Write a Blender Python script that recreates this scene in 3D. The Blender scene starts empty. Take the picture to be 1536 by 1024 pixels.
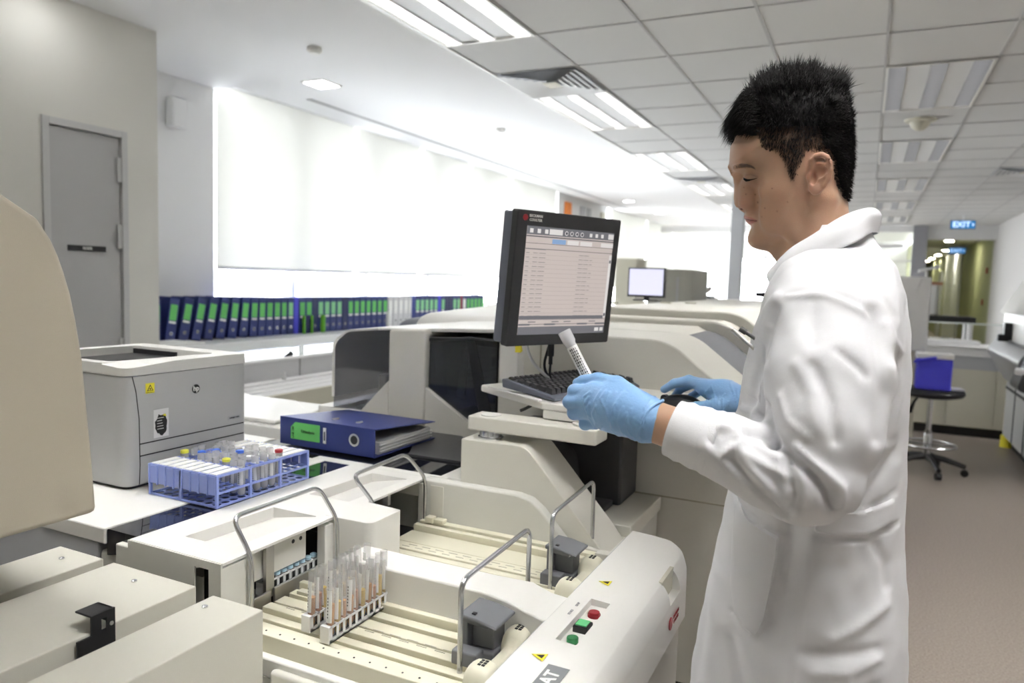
import bpy, bmesh, math, random
import numpy as np
from mathutils import Vector, Matrix, Euler
random.seed(7)
rng = np.random.default_rng(7)
SC = bpy.context.scene
COL = SC.collection
PI = math.pi
R = math.radians

# ------------------------------------------------------------------ materials
def mat(name, col, rough=0.5, metal=0.0, bump=0.0, bscale=200.0, var=0.0, vscale=8.0, spec=0.5,
        trans=0.0, ior=1.45, emit=None, estr=0.0, alpha=1.0, coat=0.0, sub=0.0):
    m = bpy.data.materials.new(name); m.use_nodes = True
    nt = m.node_tree; b = nt.nodes['Principled BSDF']
    b.inputs['Base Color'].default_value = (*col, 1)
    b.inputs['Roughness'].default_value = rough
    b.inputs['Metallic'].default_value = metal
    b.inputs['Specular IOR Level'].default_value = spec
    b.inputs['Transmission Weight'].default_value = trans
    b.inputs['IOR'].default_value = ior
    b.inputs['Alpha'].default_value = alpha
    b.inputs['Coat Weight'].default_value = coat
    if sub:
        b.inputs['Subsurface Weight'].default_value = sub
        b.inputs['Subsurface Radius'].default_value = (0.012, 0.004, 0.002)
    if emit:
        b.inputs['Emission Color'].default_value = (*emit, 1)
        b.inputs['Emission Strength'].default_value = estr
    if bump or var:
        tc = nt.nodes.new('ShaderNodeTexCoord')
        if var:
            n = nt.nodes.new('ShaderNodeTexNoise'); n.inputs['Scale'].default_value = vscale; n.inputs['Detail'].default_value = 4
            nt.links.new(tc.outputs['Object'], n.inputs['Vector'])
            mx = nt.nodes.new('ShaderNodeMix'); mx.data_type = 'RGBA'
            mx.inputs[6].default_value = (*[c * (1 - var) for c in col], 1)
            mx.inputs[7].default_value = (*[min(1, c * (1 + var)) for c in col], 1)
            nt.links.new(n.outputs['Fac'], mx.inputs[0]); nt.links.new(mx.outputs[2], b.inputs['Base Color'])
        if bump:
            n2 = nt.nodes.new('ShaderNodeTexNoise'); n2.inputs['Scale'].default_value = bscale; n2.inputs['Detail'].default_value = 3
            nt.links.new(tc.outputs['Object'], n2.inputs['Vector'])
            bp = nt.nodes.new('ShaderNodeBump'); bp.inputs['Strength'].default_value = bump; bp.inputs['Distance'].default_value = 0.001
            nt.links.new(n2.outputs['Fac'], bp.inputs['Height']); nt.links.new(bp.outputs['Normal'], b.inputs['Normal'])
    return m

def clear_mat(name, col, opacity, rough=0.05, gloss=0.12):
    """thin clear sheet: transparent mixed with tinted diffuse body and a fresnel gloss"""
    m = bpy.data.materials.new(name); m.use_nodes = True; nt = m.node_tree
    for n in list(nt.nodes): nt.nodes.remove(n)
    out = nt.nodes.new('ShaderNodeOutputMaterial'); tr = nt.nodes.new('ShaderNodeBsdfTransparent')
    tr.inputs[0].default_value = (*[min(1, c ** 0.5) for c in col], 1)
    df = nt.nodes.new('ShaderNodeBsdfDiffuse'); df.inputs[0].default_value = (*col, 1)
    gl = nt.nodes.new('ShaderNodeBsdfGlossy'); gl.inputs['Roughness'].default_value = rough
    m1 = nt.nodes.new('ShaderNodeMixShader'); m1.inputs[0].default_value = opacity
    nt.links.new(tr.outputs[0], m1.inputs[1]); nt.links.new(df.outputs[0], m1.inputs[2])
    lw = nt.nodes.new('ShaderNodeLayerWeight'); lw.inputs[0].default_value = 0.5
    fr = nt.nodes.new('ShaderNodeMath'); fr.operation = 'POWER'; fr.inputs[1].default_value = 5.0; nt.links.new(lw.outputs['Facing'], fr.inputs[0])
    ad = nt.nodes.new('ShaderNodeMath'); ad.operation = 'MULTIPLY_ADD'; ad.inputs[1].default_value = 1.0; ad.inputs[2].default_value = gloss * 0.3
    nt.links.new(fr.outputs[0], ad.inputs[0])
    m2 = nt.nodes.new('ShaderNodeMixShader'); nt.links.new(ad.outputs[0], m2.inputs[0])
    nt.links.new(m1.outputs[0], m2.inputs[1]); nt.links.new(gl.outputs[0], m2.inputs[2])
    nt.links.new(m2.outputs[0], out.inputs[0])
    return m

M = {}
M['wall'] = mat('wall paint warm', (0.74, 0.73, 0.68), 0.85, bump=0.15, bscale=300)
M['wallc'] = mat('wall paint cool', (0.80, 0.80, 0.80), 0.85, bump=0.1, bscale=300)
M['gyp'] = mat('gypsum ceiling', (0.84, 0.84, 0.84), 0.9)
M['wallgreen'] = mat('corridor paint', (0.40, 0.42, 0.26), 0.85)
M['steelpaint'] = mat('painted frame grey', (0.45, 0.46, 0.48), 0.5)
M['door'] = mat('door laminate', (0.50, 0.50, 0.50), 0.6, bump=0.1)
M['doorframe'] = mat('door frame', (0.60, 0.60, 0.59), 0.5)
M['white'] = mat('white plastic', (0.83, 0.82, 0.785), 0.38, bump=0.05, bscale=900)
M['cream'] = mat('machine cream', (0.73, 0.715, 0.65), 0.42, bump=0.12, bscale=1200)
M['cream2'] = mat('machine panel', (0.70, 0.695, 0.65), 0.5, bump=0.12, bscale=1200)
M['box'] = mat('track cover paint', (0.60, 0.585, 0.52), 0.5, bump=0.35, bscale=1500)
M['beige'] = mat('beige hood', (0.43, 0.39, 0.31), 0.6, bump=0.4, bscale=1100)
M['yellowcream'] = mat('ivory plastic', (0.80, 0.77, 0.62), 0.35)
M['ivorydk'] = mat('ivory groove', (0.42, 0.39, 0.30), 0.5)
M['grey'] = mat('mid grey plastic', (0.17, 0.175, 0.19), 0.4)
M['dark'] = mat('dark grey plastic', (0.050, 0.050, 0.054), 0.35, bump=0.1, bscale=700)
M['black'] = mat('black plastic', (0.012, 0.012, 0.014), 0.35)
M['blackgloss'] = mat('black glass', (0.010, 0.011, 0.016), 0.04, coat=0.5)
M['keys'] = mat('key caps', (0.030, 0.030, 0.033), 0.45)
M['chrome'] = mat('brushed steel', (0.62, 0.63, 0.65), 0.22, 1.0)
M['steel'] = mat('sheet steel', (0.55, 0.54, 0.52), 0.35, 1.0)
M['bezel'] = mat('monitor bezel', (0.018, 0.018, 0.020), 0.4)
M['bezelside'] = mat('monitor side', (0.10, 0.11, 0.14), 0.45)
M['navy'] = mat('navy binder cloth', (0.022, 0.035, 0.16), 0.45, bump=0.3, bscale=600)
M['navy2'] = mat('navy binder dull', (0.020, 0.026, 0.10), 0.5)
M['labelgreen'] = mat('green label', (0.13, 0.52, 0.13), 0.6)
M['labelgreen2'] = mat('pale green label', (0.25, 0.60, 0.30), 0.6)
M['brightgreen'] = mat('lime plastic', (0.18, 0.55, 0.05), 0.4)
M['paper'] = mat('paper', (0.82, 0.82, 0.80), 0.8)
M['paperg'] = mat('paper pages', (0.62, 0.62, 0.60), 0.8)
M['binderwhite'] = mat('grey white binder', (0.60, 0.60, 0.61), 0.5)
M['ink'] = mat('ink', (0.02, 0.02, 0.02), 0.7)
M['printer'] = mat('printer grey', (0.50, 0.505, 0.505), 0.5, bump=0.5, bscale=1300)
M['printerlt'] = mat('printer top', (0.74, 0.74, 0.71), 0.45)
M['rackblue'] = mat('blue rack plastic', (0.24, 0.31, 0.66), 0.3, spec=0.6)
M['yellow'] = mat('warning yellow', (0.85, 0.75, 0.05), 0.5)
M['red'] = mat('red mark', (0.30, 0.015, 0.025), 0.4)
M['green'] = mat('green button', (0.01, 0.14, 0.04), 0.35)
M['greenlt'] = mat('green lit key', (0.12, 0.5, 0.2), 0.4)
M['capblue'] = mat('blue tube stopper', (0.05, 0.15, 0.6), 0.4)
M['capyellow'] = mat('yellow tube ring', (0.75, 0.75, 0.08), 0.4)
M['caplt'] = mat('pale blue stopper', (0.45, 0.65, 0.78), 0.4)
M['cooler'] = mat('cooler blue', (0.06, 0.06, 0.60), 0.4)
M['upholstery'] = mat('black vinyl', (0.015, 0.015, 0.017), 0.45)
M['orange'] = mat('orange panel', (0.85, 0.25, 0.03), 0.6)
M['tube'] = clear_mat('clear tube', (0.92, 0.92, 0.92), 0.13)
M['tube2'] = clear_mat('frosted clear tube', (0.92, 0.92, 0.92), 0.30)
M['glasspane'] = clear_mat('window glass', (0.97, 0.98, 0.98), 0.0, 0.02, 0.1)
M['smoke'] = clear_mat('smoked cover', (0.045, 0.05, 0.06), 0.30, 0.05, 0.25)
M['smokelt'] = clear_mat('light smoked cover', (0.30, 0.31, 0.36), 0.14, 0.05, 0.3)
M['glassedge'] = mat('glass rail', (0.6, 0.65, 0.62), 0.2)
M['toe'] = mat('toe kick', (0.015, 0.014, 0.014), 0.6)
M['cab'] = mat('cabinet cream', (0.62, 0.60, 0.50), 0.55)
M['lamp'] = mat('lamp tube', (1, 1, 1), 0.4, emit=(1.0, 0.99, 0.97), estr=62.0)
M['lampmid'] = mat('lamp tube dimmed', (1, 1, 1), 0.4, emit=(1.0, 0.99, 0.97), estr=14.0)
M['lampdim'] = mat('lamp tube low', (1, 1, 1), 0.4, emit=(0.93, 0.94, 1.0), estr=1.6)
M['lampwarm'] = mat('warm downlight', (1, 1, 1), 0.4, emit=(1.0, 0.95, 0.72), estr=90.0)
M['lampwhite'] = mat('downlight lens', (1, 1, 1), 0.4, emit=(1.0, 1.0, 1.0), estr=9.0)
M['louver'] = mat('louver aluminium', (0.45, 0.45, 0.45), 0.4, 0.3)
M['tray'] = mat('luminaire tray', (0.78, 0.78, 0.78), 0.45)
M['signblue'] = mat('exit sign field', (0.02, 0.16, 0.35), 0.4, emit=(0.02, 0.16, 0.42), estr=0.35)
M['signwhite'] = mat('exit sign letters', (1, 1, 1), 0.4, emit=(0.4, 0.65, 1.0), estr=0.55)
M['rib'] = mat('rubber joint', (0.2, 0.2, 0.19), 0.7)

def urine(c, n): return mat(n, c, 0.15, spec=0.6)
M['u1'] = urine((0.50, 0.19, 0.015), 'amber sample'); M['u2'] = urine((0.55, 0.36, 0.02), 'yellow sample'); M['u3'] = urine((0.38, 0.12, 0.02), 'brown sample')

# ceiling tiles: gypsum board tiles in a thin T grid, from object coordinates
def tile_mat():
    m = bpy.data.materials.new('ceiling tiles'); m.use_nodes = True; nt = m.node_tree; b = nt.nodes['Principled BSDF']
    b.inputs['Roughness'].default_value = 0.9
    tc = nt.nodes.new('ShaderNodeTexCoord'); n = nt.nodes.new('ShaderNodeTexNoise'); n.inputs['Scale'].default_value = 260; n.inputs['Detail'].default_value = 5
    nt.links.new(tc.outputs['Object'], n.inputs['Vector'])
    mx = nt.nodes.new('ShaderNodeMix'); mx.data_type = 'RGBA'; mx.inputs[6].default_value = (0.56, 0.56, 0.55, 1); mx.inputs[7].default_value = (0.68, 0.68, 0.67, 1)
    nt.links.new(n.outputs['Fac'], mx.inputs[0]); nt.links.new(mx.outputs[2], b.inputs['Base Color'])
    return m
M['tile'] = tile_mat()
M['tgrid'] = mat('ceiling T bar', (0.44, 0.44, 0.44), 0.6)

def floor_mat():
    m = bpy.data.materials.new('vinyl floor'); m.use_nodes = True; nt = m.node_tree; b = nt.nodes['Principled BSDF']
    b.inputs['Roughness'].default_value = 0.33
    tc = nt.nodes.new('ShaderNodeTexCoord'); n = nt.nodes.new('ShaderNodeTexNoise'); n.inputs['Scale'].default_value = 120; n.inputs['Detail'].default_value = 6
    nt.links.new(tc.outputs['Object'], n.inputs['Vector'])
    r = nt.nodes.new('ShaderNodeValToRGB'); r.color_ramp.elements[0].position = 0.35; r.color_ramp.elements[1].position = 0.65
    r.color_ramp.elements[0].color = (0.23, 0.195, 0.165, 1); r.color_ramp.elements[1].color = (0.36, 0.31, 0.27, 1)
    nt.links.new(n.outputs['Fac'], r.inputs[0]); nt.links.new(r.outputs[0], b.inputs['Base Color'])
    return m
M['floor'] = floor_mat()

def blind_mat():
    m = bpy.data.materials.new('blind fabric'); m.use_nodes = True; nt = m.node_tree
    for n in list(nt.nodes): nt.nodes.remove(n)
    out = nt.nodes.new('ShaderNodeOutputMaterial')
    df = nt.nodes.new('ShaderNodeBsdfDiffuse'); df.inputs[0].default_value = (0.72, 0.715, 0.68, 1)
    tl = nt.nodes.new('ShaderNodeBsdfTranslucent'); tl.inputs[0].default_value = (0.86, 0.86, 0.84, 1)
    mx = nt.nodes.new('ShaderNodeMixShader'); mx.inputs[0].default_value = 0.185
    nt.links.new(df.outputs[0], mx.inputs[1]); nt.links.new(tl.outputs[0], mx.inputs[2])
    tr = nt.nodes.new('ShaderNodeBsdfTransparent'); m2 = nt.nodes.new('ShaderNodeMixShader'); m2.inputs[0].default_value = 0.012
    nt.links.new(mx.outputs[0], m2.inputs[1]); nt.links.new(tr.outputs[0], m2.inputs[2]); nt.links.new(m2.outputs[0], out.inputs[0])
    return m
M['blind'] = blind_mat()

# ------------------------------------------------------------------ mesh builder
class MB:
    def __init__(s): s.v = []; s.f = []; s.m = []; s.T = None
    def add(s, vs, fs, mi=0):
        o = len(s.v)
        if s.T is not None: vs = [tuple(s.T @ Vector(v)) for v in vs]
        s.v += [tuple(v) for v in vs]; s.f += [tuple(i + o for i in f) for f in fs]; s.m += [mi] * len(fs); return s
    def box(s, x0, x1, y0, y1, z0, z1, mi=0):
        if x0 > x1: x0, x1 = x1, x0
        if y0 > y1: y0, y1 = y1, y0
        if z0 > z1: z0, z1 = z1, z0
        v = [(x0, y0, z0), (x1, y0, z0), (x1, y1, z0), (x0, y1, z0), (x0, y0, z1), (x1, y0, z1), (x1, y1, z1), (x0, y1, z1)]
        return s.add(v, [(0, 3, 2, 1), (4, 5, 6, 7), (0, 1, 5, 4), (1, 2, 6, 5), (2, 3, 7, 6), (3, 0, 4, 7)], mi)
    def prism(s, poly, axis, a0, a1, mi=0):
        """poly: 2D points; axis 'x': (y,z)  'y': (x,z)  'z': (x,y)"""
        def P(p, a):
            return (a, p[0], p[1]) if axis == 'x' else (p[0], a, p[1]) if axis == 'y' else (p[0], p[1], a)
        ar = sum(poly[i][0] * poly[(i + 1) % len(poly)][1] - poly[(i + 1) % len(poly)][0] * poly[i][1] for i in range(len(poly)))
        if a0 > a1: a0, a1 = a1, a0
        if (ar < 0) != (axis == 'y'): poly = poly[::-1]
        n = len(poly); v = [P(p, a0) for p in poly] + [P(p, a1) for p in poly]
        f = [tuple(range(n))[::-1], tuple(range(n, 2 * n))] + [(i, (i + 1) % n, n + (i + 1) % n, n + i) for i in range(n)]
        return s.add(v, f, mi)
    def cyl(s, p0, p1, r0, r1=None, n=16, mi=0, caps=True):
        r1 = r0 if r1 is None else r1
        p0 = Vector(p0); p1 = Vector(p1); d = (p1 - p0).normalized(); q = d.to_track_quat('Z', 'Y')
        v = []; 
        for p, r in ((p0, r0), (p1, r1)):
            for i in range(n):
                a = 2 * PI * i / n; v.append(tuple(p + q @ Vector((r * math.cos(a), r * math.sin(a), 0))))
        f = [(i, (i + 1) % n, n + (i + 1) % n, n + i) for i in range(n)]
        if caps: f += [tuple(range(n))[::-1], tuple(range(n, 2 * n))]
        return s.add(v, f, mi)
    def tube(s, pts, r, n=10, mi=0, closed=False, caps=True):
        pts = [Vector(p) for p in pts]; m = len(pts); rs = r if isinstance(r, (list, tuple)) else [r] * m
        v = []; up = None
        for i, p in enumerate(pts):
            a = pts[i - 1] if (i or closed) else pts[0]; b = pts[(i + 1) % m] if (i < m - 1 or closed) else pts[-1]
            d = (b - a).normalized()
            if up is None: up = d.orthogonal().normalized()
            up = (up - d * up.dot(d)).normalized(); w = d.cross(up)
            for k in range(n):
                t = 2 * PI * k / n; v.append(tuple(p + (up * math.cos(t) + w * math.sin(t)) * rs[i]))
        f = []
        for i in range(m if closed else m - 1):
            j = (i + 1) % m
            for k in range(n): f.append((i * n + k, i * n + (k + 1) % n, j * n + (k + 1) % n, j * n + k))
        if not closed and caps: f += [tuple(range(n))[::-1], tuple(range((m - 1) * n, m * n))]
        return s.add(v, f, mi)
    def lathe(s, prof, c=(0, 0, 0), n=24, mi=0, axis='z', caps=True):
        v = []; f = []
        for r, z in prof:
            for k in range(n):
                t = 2 * PI * k / n; a, b = r * math.cos(t), r * math.sin(t)
                v.append((c[0] + a, c[1] + b, c[2] + z) if axis == 'z' else (c[0] + z, c[1] + a, c[2] + b) if axis == 'x' else (c[0] + b, c[1] + z, c[2] + a))
        m = len(prof)
        for i in range(m - 1):
            for k in range(n): f.append((i * n + k, i * n + (k + 1) % n, (i + 1) * n + (k + 1) % n, (i + 1) * n + k))
        if caps: f += [tuple(range(n))[::-1], tuple(range((m - 1) * n, m * n))]
        return s.add(v, f, mi)
    def grid(s, fn, nu, nv, mi=0):
        v = [tuple(fn(i / nu, j / nv)) for i in range(nu + 1) for j in range(nv + 1)]
        f = [(i * (nv + 1) + j, (i + 1) * (nv + 1) + j, (i + 1) * (nv + 1) + j + 1, i * (nv + 1) + j + 1) for i in range(nu) for j in range(nv)]
        return s.add(v, f, mi)
    def build(s, name, mats, parent=None, bevel=0.0, seg=2, smooth=35, local=False, recalc=False):
        me = bpy.data.meshes.new(name)
        off = Vector((0, 0, 0))
        if parent is not None and not local: off = world_loc(parent)
        me.from_pydata([tuple(Vector(v) - off) for v in s.v], [], s.f)
        if not isinstance(mats, (list, tuple)): mats = [mats]
        for m_ in mats: me.materials.append(m_)
        for p, mi in zip(me.polygons, s.m): p.material_index = mi; p.use_smooth = True
        if recalc:
            bm = bmesh.new(); bm.from_mesh(me); bmesh.ops.recalc_face_normals(bm, faces=bm.faces); bm.to_mesh(me); bm.free()
        me.set_sharp_from_angle(angle=R(smooth)); me.update()
        o = bpy.data.objects.new(name, me); COL.objects.link(o)
        if parent is not None: o.parent = parent
        if bevel:
            b = o.modifiers.new('bevel', 'BEVEL'); b.width = bevel; b.segments = seg; b.limit_method = 'ANGLE'; b.angle_limit = R(40)
            b.harden_normals = True; b.use_clamp_overlap = True
        return o

def world_loc(o):
    v = Vector((0, 0, 0))
    while o is not None: v += o.location; o = o.parent
    return v
def tag(o, label=None, cat=None, group=None, kind=None):
    if label: o['label'] = label
    if cat: o['category'] = cat
    if group: o['group'] = group
    if kind: o['kind'] = kind
    return o
def thing(name, label, cat, loc=(0, 0, 0), group=None, rz=0.0):
    o = bpy.data.objects.new(name, None); COL.objects.link(o); o.location = loc; o.rotation_euler = (0, 0, rz); o.empty_display_size = 0.05
    return tag(o, label, cat, group)
def struct(o): o['kind'] = 'structure'; return o
def kids(o): return [c for c in bpy.data.objects if c.parent == o]
def copy_tree(o, parent=None):
    c = o.copy(); COL.objects.link(c)
    c.parent = parent
    for ch in kids(o): copy_tree(ch, c)
    return c
def text_mb(txt, size, T, mi=0, ext=0.0003, mb=None, bold=False):
    """letters standing in the local XY plane, moved by matrix T"""
    cu = bpy.data.curves.new('t', 'FONT'); cu.body = txt; cu.size = size; cu.extrude = ext; cu.align_x = 'CENTER'; cu.align_y = 'CENTER'
    cu.resolution_u = 2
    if bold: cu.offset = size * 0.02
    ob = bpy.data.objects.new('t', cu); COL.objects.link(ob)
    dg = bpy.context.evaluated_depsgraph_get(); me = bpy.data.meshes.new_from_object(ob.evaluated_get(dg))
    mb = mb or MB(); old = mb.T; mb.T = None
    mb.add([tuple(T @ v.co) for v in me.vertices], [tuple(p.vertices) for p in me.polygons], mi); mb.T = old
    bpy.data.objects.remove(ob); bpy.data.curves.remove(cu); bpy.data.meshes.remove(me)
    return mb
def frame(o, ux, uy):
    """matrix with local x along ux, y along uy, origin o"""
    ux = Vector(ux).normalized(); uy = Vector(uy); uz = ux.cross(uy).normalized(); uy = uz.cross(ux)
    m = Matrix((ux, uy, uz)).transposed().to_4x4(); m.translation = Vector(o); return m
def rounded(pts, r, n=5):
    """round the corners of a closed 2D polygon; r one value or a list"""
    out = []; N = len(pts)
    for i, p in enumerate(pts):
        rr = r[i] if isinstance(r, (list, tuple)) else r
        p = Vector(p); a = Vector(pts[i - 1]); b = Vector(pts[(i + 1) % N])
        if rr <= 0: out.append(tuple(p)); continue
        da = (a - p).normalized(); db = (b - p).normalized(); ang = da.angle(db); t = min(rr / math.tan(ang / 2), (a - p).length * .49, (b - p).length * .49)
        s0 = p + da * t; s1 = p + db * t
        for k in range(n + 1):
            u = k / n; out.append(tuple(s0 * (1 - u) ** 2 + p * 2 * u * (1 - u) + s1 * u * u))
    return out
def boolean(o, cutter_mb, name='cut'):
    c = cutter_mb.build(name, [], None)
    m = o.modifiers.new('b', 'BOOLEAN'); m.operation = 'DIFFERENCE'; m.object = c; m.solver = 'EXACT'
    dg = bpy.context.evaluated_depsgraph_get(); dg.update()
    me = bpy.data.meshes.new_from_object(o.evaluated_get(dg)); mats = list(o.data.materials)
    o.modifiers.remove(m); bpy.data.objects.remove(c)
    o.data = me; me.set_sharp_from_angle(angle=R(35))
    return o
# ------------------------------------------------------------------ camera
cam_d = bpy.data.cameras.new('camera'); cam = bpy.data.objects.new('camera', cam_d); COL.objects.link(cam); SC.camera = cam
cam_d.sensor_width = 36; cam_d.lens = 36 * 1101.1 / 1536; cam_d.clip_start = 0.02; cam_d.clip_end = 200
yaw, pitch, roll = 0.44749, 0.08438, -0.03116
Fw = Vector((-math.sin(yaw) * math.cos(pitch), math.cos(yaw) * math.cos(pitch), -math.sin(pitch)))
Rt = Fw.cross(Vector((0, 0, 1))).normalized(); Dn = Fw.cross(Rt)
R2 = Rt * math.cos(roll) + Dn * math.sin(roll); D2 = -Rt * math.sin(roll) + Dn * math.cos(roll)
mw = Matrix((R2, -D2, -Fw)).transposed().to_4x4(); mw.translation = (0, 0, 1.42); cam.matrix_world = mw
cam_d.dof.use_dof = True; cam_d.dof.focus_distance = 1.22; cam_d.dof.aperture_fstop = 4.5

# ------------------------------------------------------------------ room shell
H = 2.75
XW, XC, XD = -4.43, -4.23, -3.71      # window wall, ceiling edge of the curtain pocket, door wall
XG = -2.29; PX, PY, Y0 = 0.575, 0.6175, 3.757
XR, YB, YF = 3.4, -2.6, 17.0
b = MB(); b.box(XW - .3, XR, YB, 22.4, -0.05, 0.0); struct(b.build('floor', M['floor']))
b = MB(); b.box(XC, XG, YB, 22.3, H, H + .08); b.box(XW, XC, YB, 4.04, H, H + .08); b.box(XW - .1, XC - .0, 4.04, 22.3, H + .14, H + .2); b.box(XC - .012, XC, 4.04, 22.3, H, H + .2)
struct(b.build('ceiling', M['gyp']))
LUMS = [(XG, Y0 + (4 * k - 2) * PY) for k in range(-1, 6)] + [(XG + 4 * PX, Y0 + (4 * k + 2) * PY) for k in range(-2, 5)] + [(XG + 8 * PX, Y0 + (4 * k - 6) * PY) for k in range(4)]
def is_lum(cx, cy): return any(a < cx < a + PX and c_ < cy < c_ + 2 * PY for a, c_ in LUMS)
b = MB(); ny0 = -10
for j in range(-11, 22):
    ya, yb = max(YB, Y0 + j * PY), min(YF, Y0 + (j + 1) * PY)
    if yb <= ya: continue
    xs_ = [XG + i * PX for i in range(10)] + [XR]; run = None
    for i in range(10):
        hole = is_lum((xs_[i] + xs_[i + 1]) / 2, (ya + yb) / 2)
        if hole:
            if run is not None: b.box(run, xs_[i], ya, yb, H + .004, H + .01, 0)
            run = None
        elif run is None: run = xs_[i]
    if run is not None: b.box(run, XR, ya, yb, H + .004, H + .01, 0)
x = XG
while x < XR:
    b.box(x - .007, x + .007, YB, YF, H - .001, H + .0045, 1); x += PX
y = Y0 - PY * 10
while y < YF:
    if y > YB:
        run = XG
        for i in range(11):
            xa = XG + i * PX
            if i == 10 or is_lum(xa + .1, y + .0) :
                if (i == 10 and run is not None): b.box(run, XR, y - .0045, y + .0045, H, H + .0045, 1)
                elif run is not None and xa > run: b.box(run, xa, y - .0045, y + .0045, H, H + .0045, 1)
                run = None if is_lum(xa + .1, y) else run
            elif run is None: run = xa
    y += PY
b.box(XG - .012, XG + .004, YB, YF, H - .006, H + .004, 2)
struct(b.build('ceiling', [M['tile'], M['tgrid'], M['white']]))
# a narrow slot diffuser in the plaster band
b = MB(); b.box(-3.98, -3.93, 4.5, 13.0, H - .004, H + .001)
struct(b.build('trim_1', M['tgrid']))
# wall with the riser door; added box behind it stops a light leak
b = MB(); b.box(XD - .32, XD - .2, 2.2, 2.9, 0, H); b.box(XD - .2, XD, YB, 2.3, 0, H); b.box(XD - .2, XD, 2.3, 2.765, 2.155, H); b.box(XW, XD, 2.765, 2.963, 0, H)
struct(b.build('wall_left', M['wall']))
b = MB(); b.box(XW - .25, XW, 2.963, 4.02, 0, H + .2)
struct(b.build('wall_left', M['wallc']))
# window wall: sill wall, lintel, piers
WY0, WY1, WY2, WY3 = 4.02, 10.75, 13.1, 22.3
b = MB(); b.box(XW - .25, XW, WY0, WY1, 0, .76); b.box(XW - .25, XW, WY0, WY3, 2.80, 3.0); b.box(XW - .25, XW, WY2, WY3, 0, .76)
b.box(XW - .25, XW, WY1, WY2, 0, H + .2)
struct(b.build('wall_left', M['wallc']))
b = MB(); b.box(XW - .4, -3.55, 22.3, 22.5, 0, H + .2); b.box(-3.55, -1.2, 22.3, 22.5, 0, .9); b.box(-3.55, -1.2, 22.3, 22.5, 2.3, H + .2); b.box(-1.2, 1.0, 22.3, 22.5, 0, H + .2)
struct(b.build('wall_far', M['wallc']))
b = MB(); b.box(XW - .4, XR, YB - .2, YB, 0, H + .1); struct(b.build('wall_back', M['wall']))
b = MB(); b.box(XR, XR + .2, YB, 12, 0, H + .1); b.box(2.2, XR, 11.8, 12.0, 0, H + .1); b.box(2.2, 2.3, 12.0, 17.4, 0, H + .1)
struct(b.build('wall_right', mat('wall paint grey', (.56, .55, .54), .85)))
# windows with mullions and clear panes
def window(n, y0, y1, ys):
    w = MB(); x0 = XW - .2; x1 = XW - .12
    w.box(x0, x1, y0, y1, .76, .79); w.box(x0, x1, y0, y1, 2.75, 2.80); w.box(x0, x1, y0, y0 + .05, .76, 2.8); w.box(x0, x1, y1 - .05, y1, .76, 2.8)
    for yy in ys: w.box(x0, x1, yy - .03, yy + .03, .76, 2.8)
    o = struct(w.build('window_%d' % n, M['steelpaint']))
    p = MB(); p.box(XW - .165, XW - .155, y0 + .05, y1 - .05, .79, 2.75); g = p.build('pane', M['glasspane'], o)
window(1, WY0, WY1, [5.0, 6.05, 7.2, 8.4, 9.6]); window(2, WY2, WY3, [14.5, 16.0, 17.5, 19.0, 20.6])
w = MB(); w.box(-3.55, -1.2, 22.32, 22.38, .9, .96); w.box(-3.55, -1.2, 22.32, 22.38, 2.24, 2.3)
for xx in (-3.5, -2.7, -1.9, -1.25): w.box(xx - .03, xx + .03, 22.32, 22.38, .9, 2.3)
o = struct(w.build('window_3', M['steelpaint'])); p = MB(); p.box(-3.5, -1.25, 22.34, 22.35, .96, 2.24); p.build('pane', M['glasspane'], o)
# unseen slab added outside to shade the blinds into an upper grey band
# (an overhanging slab outside shades the top of the glass)
b = MB(); b.box(XW - 2.6, XW - .25, 2.0, 24, 2.86, 3.1); struct(b.build('shade_slab', M['gyp']))

# door
d = MB(); d.box(XD - .02, XD + .012, 2.30, 2.335, 0, 2.155); d.box(XD - .02, XD + .012, 2.73, 2.765, 0, 2.155); d.box(XD - .02, XD + .012, 2.335, 2.73, 2.12, 2.155)
door = struct(d.build('door_1', M['doorframe'], bevel=.002))
d = MB(); d.box(XD - .06, XD - .004, 2.341, 2.724, 0.01, 2.114); lf = d.build('door_leaf', M['door'], door, bevel=.002)
for z in (1.98 - .1, 1.64 - .12, 1.0 - .1, .35):
    d = MB(); d.cyl((XD + .016, 2.728, z), (XD + .016, 2.728, z + .13), .008, n=10); d.box(XD + .010, XD + .014, 2.70, 2.755, z, z + .13); d.build('hinge', M['doorframe'], door)
d = MB(); d.box(XD - .003, XD + .002, 2.425, 2.635, 1.497, 1.527); sg = d.build('sign_plate', M['black'], door)
t = text_mb('RISER', .022, frame((XD + .003, 2.53, 1.512), (0, 1, 0), (0, 0, 1)), bold=True); t.build('lettering', M['paper'], sg)

# roller blinds
def blind(y0, y1, z0, x=XW - .02, lab='', grp='roller blinds over the windows'):
    t = thing('roller_blind', lab, 'blind', (x, (y0 + y1) / 2, z0), grp)
    s = MB(); s.box(x - .0015, x + .0015, y0, y1, z0, 2.86); s.build('fabric', M['blind'], t)
    s = MB(); s.box(x - .008, x + .008, y0, y1, z0 - .025, z0); s.build('bottom_rail', M['tray'], t, bevel=.003)
    s = MB(); s.cyl((x - .01, y0, 2.86), (x - .01, y1, 2.86), .025); s.build('roller', M['tray'], t)
    return t
ysb = [(4.06, 5.70, 'widest white roller blind, leftmost, beside the bright wall corner'), (5.76, 6.83, 'white roller blind second from the left, above the grey binders'),
       (6.90, 7.93, 'white roller blind third from the left over the window'), (8.0, 9.05, 'white roller blind fourth from the left, left of the big monitor'), (9.12, 10.7, 'white roller blind at the far end of the near window, by the orange panel')]
for y0, y1, l in ysb: blind(y0, y1, 1.45, lab=l)
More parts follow.
